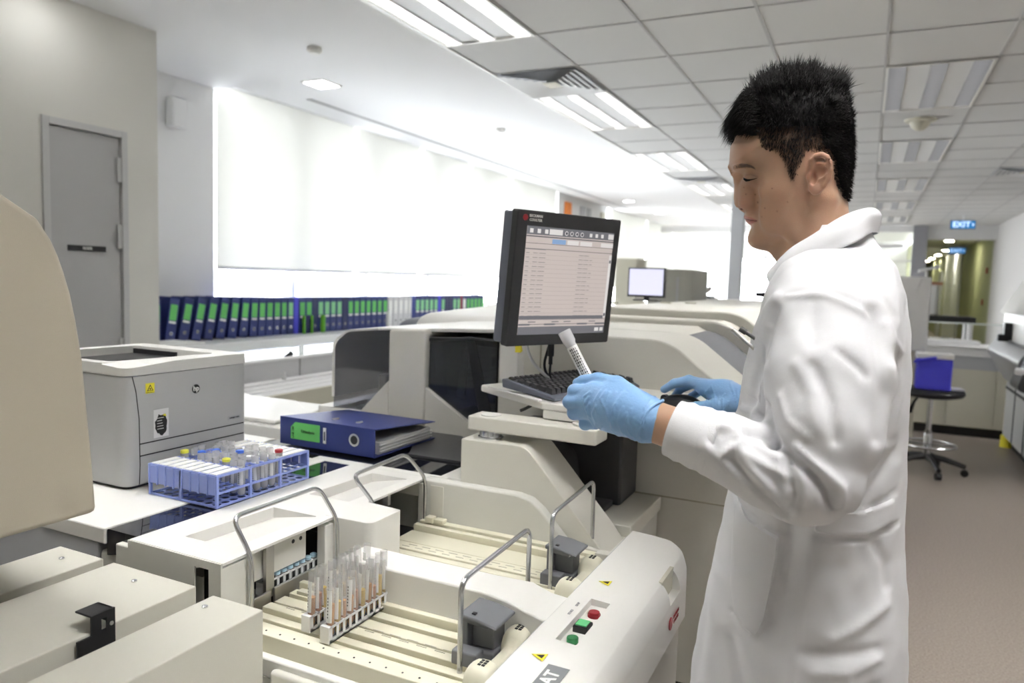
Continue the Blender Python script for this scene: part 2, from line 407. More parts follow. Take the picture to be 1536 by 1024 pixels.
for y0, y1, l in [(13.4, 15.9, 'far white roller blind, nearest one beyond the orange panel'), (15.97, 18.3, 'far white roller blind seen above the small monitor'), (18.37, 21.8, 'far white roller blind nearest the end wall')]: blind(y0, y1, 1.35, lab=l)
# pier panels: orange and grey boards
for y0, y1, m_, l, z0 in [(11.0, 11.25, 'orange', 'narrow orange wall panel on the far pier', 1.2), (11.7, 11.9, 'grey', 'narrow dark grey wall panel right of the orange one', 1.2), (12.05, 12.2, 'grey', 'thin dark grey strip panel on the far pier', 1.2), (12.75, 12.95, 'cab', 'pale beige strip panel at the edge of the far pier', 1.2)]:
    s = MB(); s.box(XW, XW + .03, y0, y1, z0, 2.68); tag(s.build('wall_panel', M[m_] if m_ != 'grey' else M['steelpaint'], bevel=.002), l, 'wall panel')
# white wall-mounted speaker
t = thing('wall_speaker', 'small white box speaker high on the wall beside the blinds', 'speaker', (XW, 3.67, 2.5))
s = MB(); s.box(XW, XW + .07, 3.60, 3.73, 2.40, 2.60); s.build('housing', M['wallc'], t, bevel=.01)
s = MB(); s.box(XW + .07, XW + .072, 3.615, 3.715, 2.415, 2.585); s.build('grille', M['tray'], t)

# ------------------------------------------------------------------ ceiling fittings
def luminaire(x0, y0, lab, lm='lamp'):
    x1, y1 = x0 + PX, y0 + 2 * PY; e = .012
    t = thing('ceiling_light', lab, 'ceiling light', (x0 + PX / 2, y0 + PY, H), 'recessed fluorescent ceiling lights')
    f = MB(); f.box(x0 + .004, x1 - .004, y0 + .004, y0 + .02, H - .008, H + .003); f.box(x0 + .004, x1 - .004, y1 - .02, y1 - .004, H - .008, H + .003)
    f.box(x0 + .004, x0 + .02, y0 + .02, y1 - .02, H - .008, H + .003); f.box(x1 - .02, x1 - .004, y0 + .02, y1 - .02, H - .008, H + .003)
    f.build('frame', M['white'], t)
    w = (PX - .04) / 3.0
    f = MB(); 
    f.box(x0 + .004, x1 - .004, y0 + .004, y1 - .004, H + .062, H + .066); [f.box(a_, a_ + .003, y0 + .004, y1 - .004, H - .004, H + .062) for a_ in (x0 + .004, x1 - .007)]; [f.box(x0 + .004, x1 - .004, a_, a_ + .003, H - .004, H + .062) for a_ in (y0 + .004, y1 - .007)]; [f.box(a_, c_, y0 + .02, y1 - .02, H + .002, H + .006) for a_, c_ in ((x0 + .118, x0 + PX / 2 - .048), (x0 + PX / 2 + .048, x1 - .118))]; f.build('reflector', M['tray'], t)
    for k, cx in enumerate((x0 + .02 + .05, x0 + PX / 2, x1 - .02 - .05)):
        f = MB(); f.cyl((cx, y0 + .03, H + .040), (cx, y1 - .03, H + .040), .013, n=10); f.build('lamp', M[lm], t)
        l = MB()
        for j in range(38):
            yy = y0 + .04 + j * (2 * PY - .08) / 37; l.box(cx - .045, cx + .045, yy - .0012, yy + .0012, H - .002, H + .024)
        l.box(cx - .048, cx - .045, y0 + .03, y1 - .03, H - .004, H + .03); l.box(cx + .045, cx + .048, y0 + .03, y1 - .03, H - .004, H + .03)
        l.build('louvre', M['louver'], t)
    return t
LL = ['nearest ceiling light of the left row, at the top edge', 'second ceiling light of the left row, just beyond the square vent', 'third ceiling light of the left row', 'fourth ceiling light of the left row', 'fifth ceiling light of the left row, far', 'farthest ceiling light of the left row']
for k in range(6): luminaire(XG, Y0 - 2 * PY + k * 4 * PY, LL[k], 'lampmid')
RL = ['nearest ceiling light of the middle row, right of the hair', 'second ceiling light of the middle row, beyond the dome', 'third ceiling light of the middle row', 'fourth ceiling light of the middle row', 'farthest ceiling light of the middle row']
for k in range(5): luminaire(XG + 4 * PX, Y0 + 2 * PY + k * 4 * PY, RL[k], 'lampdim')
# rows outside the picture that light the room
luminaire(XG, Y0 - 6 * PY, 'ceiling light of the left row overhead, out of view behind the camera')
luminaire(XG + 4 * PX, Y0 - 2 * PY, 'ceiling light of the middle row overhead, nearer than the picture edge')
luminaire(XG + 4 * PX, Y0 - 6 * PY, 'ceiling light of the middle row overhead, above the camera')
for k in range(4): luminaire(XG + 8 * PX, Y0 - 6 * PY + k * 4 * PY, '%s ceiling light of the right row, beyond the right edge' % ['first', 'second', 'third', 'fourth'][k])
def vent(x0, y0, lab):
    x1, y1 = x0 + PX, y0 + PY; t = thing('ceiling_vent', lab, 'ceiling vent', (x0 + PX / 2, y0 + PY / 2, H), 'square ceiling air vents')
    f = MB(); f.box(x0 + .01, x1 - .01, y0 + .01, y1 - .01, H - .001, H + .003); f.build('backing', M['steelpaint'], t)
    for k in range(6):
        e = .012 + k * .045; f = MB()
        a0, a1, c0, c1 = x0 + e, x1 - e, y0 + e, y1 - e; i = .034; zt = H - .002; zb = H - .016
        o_ = [(a0, c0, zb), (a1, c0, zb), (a1, c1, zb), (a0, c1, zb)]; n_ = [(a0 + i, c0 + i, zt), (a1 - i, c0 + i, zt), (a1 - i, c1 - i, zt), (a0 + i, c1 - i, zt)]
        if k == 5: f.add(o_, [(3, 2, 1, 0)])
        else: f.add(o_ + n_, [(0, 1, 5, 4), (1, 2, 6, 5), (2, 3, 7, 6), (3, 0, 4, 7)]); 
        f.build('blade', M['cab'] if k == 5 else M['tray'], t)
    return t
vent(XG, Y0 + PY, 'square louvred air vent before the second left ceiling light'); vent(XG, Y0 + 9 * PY, 'square louvred air vent farther down the left row')
vent(XG + 6 * PX, Y0 + 9 * PY, 'beige louvred air vent at the right edge')
def downlight(x, y, sq, lab, m_='lampwhite', z=H):
    t = thing('downlight', lab, 'downlight', (x, y, z), 'downlights along the plaster band')
    f = MB()
    if sq: f.box(x - .10, x + .10, y - .10, y + .10, z - .008, z + .001)
    else: f.lathe([(.10, .001), (.10, -.006), (.095, -.010)], (x, y, z), 24)
    f.build('trim_ring', M['white'], t)
    f = MB()
    if sq: f.box(x - .085, x + .085, y - .085, y + .085, z - .011, z - .007)
    else: f.lathe([(.085, -.009), (.085, -.013)], (x, y, z), 24)
    f.build('lens', M[m_], t)
downlight(-3.55, 4.17, 1, 'nearest square downlight, left above the blinds'); downlight(-3.53, 5.97, 1, 'second square downlight of the plaster band')
downlight(-3.56, 7.83, 1, 'third square downlight of the plaster band, faint'); downlight(-3.57, 9.7, 1, 'fourth square downlight, above the monitor'); 
downlight(-3.58, 11.68, 0, 'round downlight above the orange panel'); downlight(-3.6, 13.73, 0, 'far round downlight, right of its twin')
downlight(-3.45, 2.25, 0, 'round downlight washing the door wall, above the top edge')
for x, y, l in [(-3.044, 3.512, 'round white smoke detector nearest, above the blinds'), (-3.033, 5.936, 'round white smoke detector farther along the plaster band')]:
    s = MB(); s.lathe([(.045, 0), (.045, -.02), (.03, -.035), (.001, -.036)][::-1], (x, y, H), 20); tag(s.build('smoke_detector', M['white']), l, 'smoke detector')
s = MB(); s.lathe([(.001, -.085), (.03, -.08), (.06, -.055), (.075, -.02), (.11, -.012), (.115, 0)], (.285, 6.60, H), 24); tag(s.build('ceiling_dome', M['cab']), 'beige dome hanging under the tiles right of the hair', 'ceiling sensor')

# far zone: columns, glass partition, corridor
b = MB(); b.box(-1.50, -1.36, 9.0, 9.15, 0, H); struct(b.build('trim_3', M['steelpaint'], bevel=.003))
b = MB(); b.box(.76, 1.02, 16.9, 17.1, 0, H); struct(b.build('trim_4', mat('column grey', (.28, .28, .30), .6), bevel=.003))
b = MB(); b.box(-1.36, .6, 16.95, 17.05, 2.30, 2.38); b.box(-1.36, .76, 16.95, 17.05, 2.02, 2.06); b.box(-4.4, .76, 16.95, 17.05, 2.62, H)
struct(b.build('trim_5', M['wallc'], bevel=.002))
# corridor beyond
b = MB(); b.box(1.0, 2.3, 17.0, 17.1, 2.47, H + .2); b.box(XG + .001, 1.0, 17.05, 22.4, H, H + .05); struct(b.build('trim_6', M['tile']))
b = MB(); b.box(1.0, 2.3, 17.1, 38, 2.6, 2.66); struct(b.build('ceiling', M['tile']))
b = MB(); b.box(.9, 2.3, 38, 38.2, 0, 2.6); b.box(2.2, 2.3, 17.4, 22.5, 0, 2.6); b.box(2.2, 2.3, 26.5, 38, 0, 2.6); b.box(.9, 1.0, 17.1, 38, 0, 2.6); struct(b.build('wall_far', M['wallgreen']))
b = MB(); b.box(2.15, 2.3, 22.5, 26.5, 0, 2.6); struct(b.build('wall_right', mat('bluish white board', (.75, .77, .85), .6)))
b = MB(); b.box(2.12, 2.2, 27.6, 28.6, 0, 2.1); struct(b.build('door_2', M['steelpaint']))
b = MB(); b.box(.9, 2.3, 22.4, 38.2, -.05, 0.0); struct(b.build('floor', M['floor']))
downlight(1.6, 19.4, 0, 'warm corridor downlight nearest the header', 'lampwarm', 2.6)
for k in range(4): downlight(1.90 + .02 * k, [23.7, 26.6, 29.3, 31.8][k], 0, 'warm corridor downlight, ' + ['nearest of the diagonal four', 'second of the diagonal four', 'third of the diagonal four', 'farthest of the diagonal four'][k], 'lampwarm', 2.6)
# ------------------------------------------------------------------ front analyser
T0 = .95
A = thing('sample_analyser', 'large cream laboratory analyser in the foreground with two sunken rack trays and steel hoops', 'analyser', (-.7, 1.15, 0))
# body blocks
b = MB(); b.box(-1.1262, -.965, .832, .8352, .60, T0 - .0004); b.box(-.932, -.9048, .832, .8352, .60, T0 - .0004); b.box(-.965, -.932, .832, .8352, T0 - .014, T0 - .0004); b.box(-.932, -.9052, .8352, .893, .60, T0 - .009); b.box(-1.12, -.965, .85, .89, .60, T0 - .04)
blk = b.build('end_panel', M['cream2'], A)
b = MB(); b.box(-.962, -.932, .850, .853, .60, T0 - .012); b.build('slot', M['black'], A)
# top deck with two sunken recesses (x from -1.126 to -.907)
top = MB(); top.prism([(-1.126, T0), (-.905, T0), (-.905, T0 - .005), (-.945, T0 - .012), (-1.0, T0 - .032), (-1.126, T0 - .032)], 'y', .836, 1.445)
to = top.build('top_deck', M['white'], A)
def wedge(xa0, xa1, xb0, xb1, ya, yb):
    c = MB(); dz = .022; return c.add([(xa0, ya, T0 - dz), (xa1, ya, T0 - .001), (xb1, yb, T0 - .001), (xb0, yb, T0 - dz), (xa0, ya, T0 + .03), (xa1, ya, T0 + .03), (xb1, yb, T0 + .03), (xb0, yb, T0 + .03)], [(0, 3, 2, 1), (4, 5, 6, 7), (0, 1, 5, 4), (1, 2, 6, 5), (2, 3, 7, 6), (3, 0, 4, 7)])
boolean(to, wedge(-1.057, -.945, -1.045, -.935, .893, 1.095))
boolean(to, wedge(-1.045, -.94, -1.035, -.935, 1.20, 1.408))
bv = to.modifiers.new('bevel', 'BEVEL'); bv.width = .002; bv.segments = 2; bv.limit_method = 'ANGLE'; bv.harden_normals = True
b = MB(); b.box(-1.17, -1.126, .840, .86, .62, T0 - .017); b.box(-1.17, -1.126, .86, 1.25, T0 - .06, T0 - .017); b.build('side_ledge', M['cream2'], A, bevel=.003)
# inner walls of the feeder openings
b = MB(); b.box(-1.10, -1.09, .90, 1.44, .78, T0 - .033); b.box(-1.1, -.92, .90, 1.44, .80, .825); b.box(-1.1, -.93, 1.097, 1.105, .82, T0 - .033); b.box(-1.1, -.93, 1.212, 1.219, .82, T0 - .033)
b.build('feeder_cavity', M['black'], A)
b = MB(); b.box(-.918, -.905, 1.430, 1.445, .82, T0 - .012); b.build('feeder_post', M['white'], A, bevel=.002); b = MB(); b.box(-.925, -.905, 1.085, 1.11, .8, T0 - .012); b.build('feeder_post', M['white'], A, bevel=.002)
b = MB(); b.box(-.935, -.93, .90, 1.060, T0 - .070, T0 - .012); b.cyl((-.9305, 1.025, T0 - .027), (-.9290, 1.025, T0 - .027), .004, mi=1); b.cyl((-.9305, 1.045, T0 - .027), (-.9290, 1.045, T0 - .027), .004, mi=1)
b.build('feeder_plate', [M['cream2'], M['black']], A, bevel=.001)
b = MB(); b.box(-.926, -.918, .945, .965, .845, T0 - .012); b.box(-.99, -.928, .945, .965, .843, .847); b.build('bracket', M['steel'], A, bevel=.001)
b = MB(); b.box(-.918, -.912, .96, 1.085, .832, .862); b.box(-.918, -.912, .905, .952, .832, .86); b.build('feeder_plate', M['steel'], A, bevel=.002)
b = MB(); b.box(-.918, -.912, 1.225, 1.30, .832, .868); b.build('feeder_plate', M['steel'], A, bevel=.002)
for y in (1.25, 1.275, 1.33):
    b = MB(); b.box(-.96, -.945, y, y + .012, .86, .90); b.box(-.962, -.943, y - .002, y + .014, .885, .893); b.build('gripper', M['steel'], A, bevel=.001)
b = MB(); b.box(-.99, -.975, 1.39, 1.40, .885, .93); b.build('gripper', M['tray'], A)
# block between the two feeders, rounded front corner
b = MB(); b.prism(rounded([(-.925, 1.108), (-.818, 1.112), (-.818, 1.212), (-.925, 1.222)], [0, .018, .006, 0]), 'z', .78, T0 + .0004); b.build('centre_block', M['white'], A, bevel=.0015)
# far end wall with bevelled curved profile
ew = [(-.907, .78), (-.907, .950), (-.665, .950), (-.632, .943), (-.606, .925), (-.545, .860), (-.50, .82), (-.45, .80), (-.45, .78)]
b = MB(); b.prism(rounded(ew, [0, 0, .02, .03, .03, 0, 0, 0, 0]), 'y', 1.432, 1.462); b.build('end_wall', M['cream2'], A, bevel=.006)
b = MB(); b.box(-.885, -.850, 1.4305, 1.4325, .83, T0 - .012); b.build('end_wall_panel', M['cream'], A, bevel=.001)
# lower chassis under trays
b = MB(); b.box(-.905, -.40, .80, 1.43, .30, .812); b.box(-1.12, -.907, .85, 1.44, .30, .80); b.build('chassis', M['cream2'], A)
b = MB(); b.box(-.905, -.47, .80, .815, .812, .842); b.build('front_rim', M['white'], A, bevel=.003)
b = MB(); b.box(-.757, -.42, .45, .80, .2, .805); b.box(-.757, -.42, .785, .80, .805, .835); b.build('front_panel', M['cream'], A, bevel=.006)
# trays: ivory strips running across (x) with grooves between
def tray(y0, y1, strips, lab, z=.846):
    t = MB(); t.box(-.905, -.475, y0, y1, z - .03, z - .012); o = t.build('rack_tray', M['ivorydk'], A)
    for i, (a, c_, dz) in enumerate(strips):
        s = MB(); s.box(-.90, -.475, a, c_, z - .012, z + dz); s.build('tray_strip', M['yellowcream'], o, bevel=.0015)
    return o
t1 = tray(.815, 1.021, [(.815, .835, .022), (.838, .880, .0), (.888, .905, 0), (.917, .938, .002), (.945, .972, 0), (.982, 1.002, .001), (1.008, 1.020, .012)], 'near')
t2 = tray(1.095, 1.43, [(1.095, 1.15, 0), (1.16, 1.205, 0), (1.215, 1.235, .0), (1.242, 1.262, .001), (1.27, 1.305, .001), (1.313, 1.38, -.002), (1.385, 1.40, .010), (1.41, 1.43, .012)], 'far')
s = MB()
for k in range(12): s.box(-.86 + k * .033, -.842 + k * .033, .932, .934, .8481, .8489); s.box(-.85 + k * .033, -.83 + k * .033, .941, .9425, .8481, .8489)
for k in range(13): s.cyl((-.83 + k * .028, .826, .868), (-.83 + k * .028, .826, .8686), .0016, n=8, mi=1)
s.build('tray_marking', [M['cab'], M['ink']], t1)
s = MB()
for k in range(12): s.box(-.86 + k * .033, -.842 + k * .033, 1.28, 1.282, .8471, .8479); s.box(-.85 + k * .033, -.83 + k * .033, 1.292, 1.294, .8471, .8479)
s.build('tray_marking', M['cab'], t2)
s = MB(); s.box(-.88, -.86, 1.40, 1.42, .858, .872); s.box(-.86, -.835, 1.405, 1.425, .858, .868); s.build('latch_block', M['yellowcream'], t2, bevel=.002)
s = MB(); s.box(-.885, -.835, .985, 1.0, .846, .853); s.build('latch_block', M['cab'], t1, bevel=.001)
# divider between trays: flat top, flared towards the operator side
b = MB(); b.prism([(-.816, 1.021), (-.53, 1.019), (-.48, 1.008), (-.44, .99), (-.397, .975), (-.397, 1.07), (-.43, 1.075), (-.473, 1.098), (-.54, 1.094), (-.816, 1.094)], 'z', .80, .916); b.build('tray_divider', M['white'], A, bevel=.004)
b = MB(); b.box(-.82, -.47, 1.0351, 1.0365, .87, .905)
# operator side shell
prof = rounded([(-.397, .922), (-.27, .915), (-.268, .80), (-.32, .80), (-.32, .87), (-.385, .885), (-.385, .895), (-.397, .895)], [.004, .075, .004, 0, 0, 0, 0, 0], 9)
b = MB(); b.prism(prof, 'y', .30, 1.415); sh = b.build('operator_shell', M['white'], A)
c = MB(); c.box(-.362, -.331, .925, 1.075, .909, .95); boolean(sh, c)
c = MB(); c.prism([(1.225, .868), (1.30, .868), (1.30, .905), (1.225, .905)], 'x', -.30, -.2); boolean(sh, c)
# round off the far vertical corner
c = MB(); q = [(-.2, 1.34), (-.2, 1.5), (-.42, 1.5), (-.42, 1.416), (-.36, 1.416), (-.318, 1.410), (-.290, 1.392), (-.274, 1.366), (-.2675, 1.34)]; c.prism(q, 'z', .7, 1.0); boolean(sh, c)
bv = sh.modifiers.new('bevel', 'BEVEL'); bv.width = .006; bv.segments = 3; bv.limit_method = 'ANGLE'; bv.angle_limit = R(50); bv.harden_normals = True
b = MB(); b.box(-.30, -.285, 1.222, 1.303, .865, .908); b.build('handle_recess', M['cab'], A)
b = MB(); b.prism(rounded([(-.42, .3), (-.276, .3), (-.276, 1.33), (-.30, 1.40), (-.42, 1.40)], [0, .01, .03, .03, 0]), 'z', .12, .792); b.build('service_door', M['cream'], A, bevel=.006)
b = MB(); b.prism(rounded([(-.41, .3), (-.283, .3), (-.283, 1.325), (-.31, 1.39), (-.41, 1.39)], [0, .01, .03, .03, 0]), 'z', .788, .802); b.build('door_gap', M['steelpaint'], A)
b = MB(); b.box(-.40, -.30, .3, 1.38, 0, .12); b.build('plinth', M['toe'], A)
b = MB(); b.prism([(-.55, 1.462), (-.34, 1.412), (-.36, 1.40), (-.435, 1.431), (-.47, 1.431), (-.60, 1.44)], 'z', .79, .86); b.build('corner_deck', M['cream'], A, bevel=.003)
# slots beside the trays on the shell side
for y0, y1 in ((.815, 1.0), (1.10, 1.40)):
    b = MB(); b.box(-.402, -.3975, y0, y1, .80, .915); b.build('shell_edge', M['steelpaint'], A, bevel=.001)
    b = MB(); b.box(-.475, -.402, y0, y1, .80, .835); b.build('guide_channel', M['dark'], A)
b = MB(); b.box(-.47, -.40, 1.405, 1.43, .80, .865); b.build('tray_end', M['cream'], A, bevel=.002)
# control keys
b = MB(); b.cyl((-.345, 1.040, .905), (-.345, 1.040, .917), .0085, n=20); b.lathe([(.0085, .912), (.010, .914), (.010, .908)][::-1], (-.345, 1.04, 0), 20); b.build('stop_button', M['red'], A, bevel=.001)
b = MB(); b.prism(rounded([(-.357, .978), (-.334, .978), (-.334, 1.004), (-.357, 1.004)], .002), 'z', .905, .918); bb = b.build('start_key', M['ink'], A, bevel=.001)
b = MB(); b.box(-.354, -.337, .981, 1.001, .918, .9205); b.build('key_face', M['greenlt'], bb, bevel=.001)
b = MB(); b.cyl((-.345, .948, .905), (-.345, .948, .917), .0085, n=20); b.build('start_button', M['green'], A, bevel=.001)
for x, y in ((-.362, 1.142), (-.362, .868)):
    b = MB(); b.prism([(x - .011, y), (x + .009, y - .010), (x + .009, y + .010)], 'z', .9215, .9221); b.prism([(x - .004, y), (x + .006, y - .005), (x + .006, y + .005)], 'z', .9222, .9226, 1); b.build('warning_sticker', [M['yellow'], M['ink']], A)
b = MB(); b.prism([(-.345, .69), (-.315, .69), (-.315, .86), (-.345, .86)], 'z', .9185, .9192); pl = b.build('model_plate', mat('plate grey', (.20, .21, .22), .5), A)
t = text_mb('3000 AT', .026, frame((-.330, .80, .9194), (0, 1, 0), (-1, 0, 0)), bold=True); t.build('lettering', M['paper'], pl)
t = text_mb('START', .006, frame((-.372, 1.01, .9225), (0, 1, 0), (-1, 0, 0))); text_mb('STOP', .006, frame((-.372, 1.04, .9225), (0, 1, 0), (-1, 0, 0)), mb=t); t.build('lettering', M['steelpaint'], A)
# maker's mark on the shell front
t = text_mb('BECKMAN', .0085, frame((-.2672, 1.262, .842), (0, 1, 0), (0, 0, 1)), bold=True); text_mb('COULTER', .0085, frame((-.2672, 1.262, .832), (0, 1, 0), (0, 0, 1)), mb=t, bold=True)
t.cyl((-.2690, 1.224, .838), (-.2668, 1.224, .838), .011, n=20); t.build('maker_mark', M['red'], A)
# rack pushers: grey carriage and ivory drive cover, one per tray
def pusher(y0, lab):
    g = MB()
    pr = [(0, 0), (.012, 0), (.012, .045), (.02, .055), (.075, .055), (.075, .068), (.03, .072), (.008, .066), (0, .058)]
    # C-shaped carriage seen from the tray; extruded along y
    x0 = -.522; z0 = .852
    g.prism([(x0 + p, z0 + q) for p, q in [(0, 0), (.055, 0), (.055, .010), (.012, .010), (.012, .048), (.046, .046), (.050, .056), (0, .060)]], 'y', y0 + .105, y0 + .158)
    g.box(x0 - .002, x0 + .040, y0 + .080, y0 + .106, z0 - .006, z0 + .016)
    g.box(x0 + .012, x0 + .05, y0 + .118, y0 + .156, z0 + .010, z0 + .046)
    g.prism([(x0, z0 + .058), (x0 + .03, z0 + .058), (x0 + .064, z0 + .052), (x0 + .064, z0 + .057), (x0 + .03, z0 + .064), (x0, z0 + .066)], 'y', y0 + .095, y0 + .163)
    o = g.build('rack_pusher', M['grey'], A, bevel=.003)
    g = MB(); g.box(x0 + .018, x0 + .024, y0 + .105, y0 + .111, z0 + .062, z0 + .0665); g.build('pusher_slot', M['black'], o)
    # ivory drive cover: dumbbell shape with two raised heads
    def sec(u):
        # width and height along y
        h1 = math.exp(-((u - .16) / .13) ** 4); h2 = math.exp(-((u - .84) / .13) ** 4); k = max(h1, h2); e = min(1, min(u, 1 - u) / .045) ** .5
        return (.015 + .010 * k) * (.55 + .45 * e), (.028 + .019 * k) * (.5 + .5 * e)
    y1 = y0 + .002; L = .175; nU = 40; n = 14
    def fn(i, j):
        w, h = sec(i); t = PI * j; cx = -.445
        cs, sn = math.cos(t), math.sin(t); r = (abs(cs) ** 3.2 + abs(sn) ** 3.2) ** (-1 / 3.2)
        return (cx + w * r * cs, y1 + L * i, .845 + h * r * sn)
    g = MB(); g.grid(fn, nU, n)
    g.add([fn(0, j / n) for j in range(n + 1)], [tuple(range(n + 1))]); g.add([fn(1, j / n) for j in range(n + 1)], [tuple(range(n + 1))[::-1]])
    o = g.build('drive_cover', M['yellowcream'], A, smooth=50, recalc=True)
    for yy in (y1 + L * .16, y1 + L * .84):
        g = MB()
        for a in range(2):
            for c_ in range(3): g.box(-.449 + a * .006, -.4445 + a * .006, yy - .008 + c_ * .006, yy - .004 + c_ * .006, .8910, .8925)
        g.build('vent_slots', M['ink'], o)
        g = MB(); g.prism([(yy - .014, .848), (yy + .010, .848), (yy + .002, .872), (yy - .004, .874)], 'x', -.4205, -.418); g.cyl((-.418, yy + .012, .862), (-.411, yy + .012, .862), .0035, n=10, mi=1); g.build('drive_window', [M['ink'], M['steel']], o)
pusher(.835, ''); pusher(1.165, '')
# steel hoops
def arc_path(pts, r, n=6): 
    out = []
    for i, p in enumerate(pts):
        p = Vector(p)
        if i in (0, len(pts) - 1): out.append(p); continue
        a = Vector(pts[i - 1]); c_ = Vector(pts[i + 1]); rr = r[i] if isinstance(r, (list, tuple)) else r
        s0 = p + (a - p).normalized() * min(rr, (a - p).length * .49); s1 = p + (c_ - p).normalized() * min(rr, (c_ - p).length * .49)
        for k in range(n + 1): u = k / n; out.append(s0 * (1 - u) ** 2 + p * 2 * u * (1 - u) + s1 * u * u)
    return out
def hoop(p, name='steel_hoop', r=.0042): s = MB(); s.tube(arc_path(p, .022), r, 12); return s.build(name, M['chrome'], A)
hoop([(-.895, .888, .83), (-.895, .888, .945), (-.925, .874, 1.012), (-.925, 1.088, 1.012), (-.895, 1.109, .945), (-.895, 1.109, .83)])
hoop([(-.895, 1.228, .90), (-.895, 1.228, .945), (-.925, 1.192, 1.010), (-.925, 1.385, 1.016), (-.895, 1.424, .955), (-.895, 1.424, .845)])
hoop([(-.50, .900, .82), (-.50, .898, .984), (-.50, 1.136, .993), (-.50, 1.136, .82)])
hoop([(-.50, 1.24, .82), (-.50, 1.238, .988), (-.50, 1.468, .998), (-.50, 1.474, .82)])
# support pedestal with sloping back
pf = rounded([(-.828, .80), (-.828, 1.048), (-.662, 1.050), (-.49, .862), (-.44, .80)], [0, .004, .05, .0, 0], 8)
b = MB(); b.prism(pf, 'y', 1.468, 1.60); b.build('pedestal', M['cream'], A, bevel=.004)
b = MB(); b.box(-.60, -.36, 1.463, 1.62, .78, .835); b.build('pedestal_foot', M['cream'], A, bevel=.003)
b = MB(); b.lathe([(.030, 1.048), (.030, 1.052), (.026, 1.053), (.026, 1.066)], (-.775, 1.515, 0), 28); b.build('swivel', M['chrome'], A)
# white cross strip and black panel
b = MB(); b.box(-1.25, -.908, 1.4455, 1.475, .90, T0); b.box(-.908, -.86, 1.463, 1.475, .90, T0); b.box(-.885, -.83, 1.475, 1.60, .90, T0); b.build('deck_strip', M['white'], A, bevel=.002)
b = MB(); b.box(-1.09, -.42, 1.45, 1.461, .35, .80); b.box(-1.09, -.885, 1.47, 1.9, .35, .80); b.build('rear_skirt', M['cream2'], A)
# warning label plate on the deck far end
# ------------------------------------------------------------------ worktop left of the analyser
CT = thing('lab_counter', 'pale counter left of the analyser with a black glass inlay, carrying the printer', 'counter', (-1.7, 1.2, 0))
b = MB(); b.box(-2.35, -1.21, .848, 1.445, T0 - .03, T0); b.box(-2.35, -1.48, 1.445, 1.56, T0 - .03, T0); b.build('top', M['white'], CT, bevel=.003)
b = MB(); b.box(-2.35, -1.235, .852, 1.444, .25, T0 - .03); b.box(-2.35, -1.48, 1.444, 1.56, .25, T0 - .03); b.build('carcass', mat('cabinet shade grey', (.50, .52, .56), .6), CT, bevel=.002)  # blue-grey cast of skylight shade put into the carcass colour
b = MB(); b.box(-1.235, -1.175, .855, 1.44, .35, .905); b.build('side_cheek', M['cream2'], CT, bevel=.008)
b = MB(); b.prism(rounded([(-1.209, .90), (-1.209, T0 - .001), (-1.128, T0 - .001), (-1.128, .915)], [0, .006, 0, 0]), 'y', .852, 1.44); b.build('glass_inlay', M['blackgloss'], CT)
b = MB(); b.box(-2.3, -1.24, .9, 1.44, 0, .25); b.build('plinth', M['toe'], CT)
BP = thing('work_surface', 'glossy black panel under the navy ring binder', 'counter', (-1.2, 1.7, 0))
b = MB(); b.prism([(-1.475, 1.478), (-.888, 1.478), (-.888, 1.60), (-.94, 1.72), (-1.0, 1.88), (-1.475, 1.88)], 'z', T0 - .012, T0 - .002); b.build('panel', M['blackgloss'], BP, bevel=.001)
b = MB(); b.prism([(-1.06, 1.60), (-.90, 1.605), (-.95, 1.74), (-1.05, 1.87), (-1.20, 1.87)], 'z', T0 - .002, T0 + .004); b.build('flap', M['dark'], BP, bevel=.001)
b = MB(); b.box(-1.47, -1.1, 1.48, 1.88, .3, T0 - .012); b.box(-1.1, -.89, 1.48, 1.88, .802, T0 - .012); b.build('base', M['cream2'], BP)
b = MB(); b.box(-1.46, -1.12, 1.5, 1.86, 0, .3); b.build('plinth', M['toe'], BP)
# ------------------------------------------------------------------ sample transport covers bottom left
TR = thing('sample_transport', 'row of three beige box covers with a black latch at lower left', 'analyser', (-.98, .3, 0))
zt = .93
for x0, x1, y1, z in ((-1.245, -1.130, .79, zt), (-1.102, -.909, .788, zt), (-.862, -.761, .778, zt)):
    b = MB(); b.box(x0, x1, -.7, y1, .62, z); o = b.build('cover', M['box'], TR, bevel=.002)
    s = MB(); s.lathe([(.0045, z), (.0042, z + .002), (.002, z + .003)], ((x0 + x1) / 2 if x0 < -.9 else -.84, y1 - .035, 0), 14); s.build('screw', M['chrome'], o)
b = MB(); b.box(-1.24, -.77, -.7, .77, .30, .66); b.box(-1.135, -1.095, -.7, .72, .6, .80); b.box(-.915, -.855, -.7, .72, .6, .80); b.build('channel', M['cab'], TR)
b = MB(); b.box(-1.2, -.8, -.7, .74, 0, .3); b.build('base', M['toe'], TR)
b = MB(); lx = -.905
pl = [(.592, .895), (.592, .928), (.612, .928), (.612, .955), (.646, .955), (.646, .895)]
b.prism(pl, 'x', lx, lx + .003); lt = b.build('latch', M['black'], TR)
c = MB(); c.box(lx - .1, lx + .1, .626, .634, .930, .946); boolean(lt, c)
b = MB(); b.box(lx - .032, lx + .003, .612, .646, .952, .955); b.box(lx - .03, lx + .0, .64, .646, .935, .955); b.cyl((lx + .003, .64, .935), (lx + .005, .64, .935), .003, n=10, mi=1); b.build('latch_plate', [M['black'], M['steel']], lt, bevel=.001)
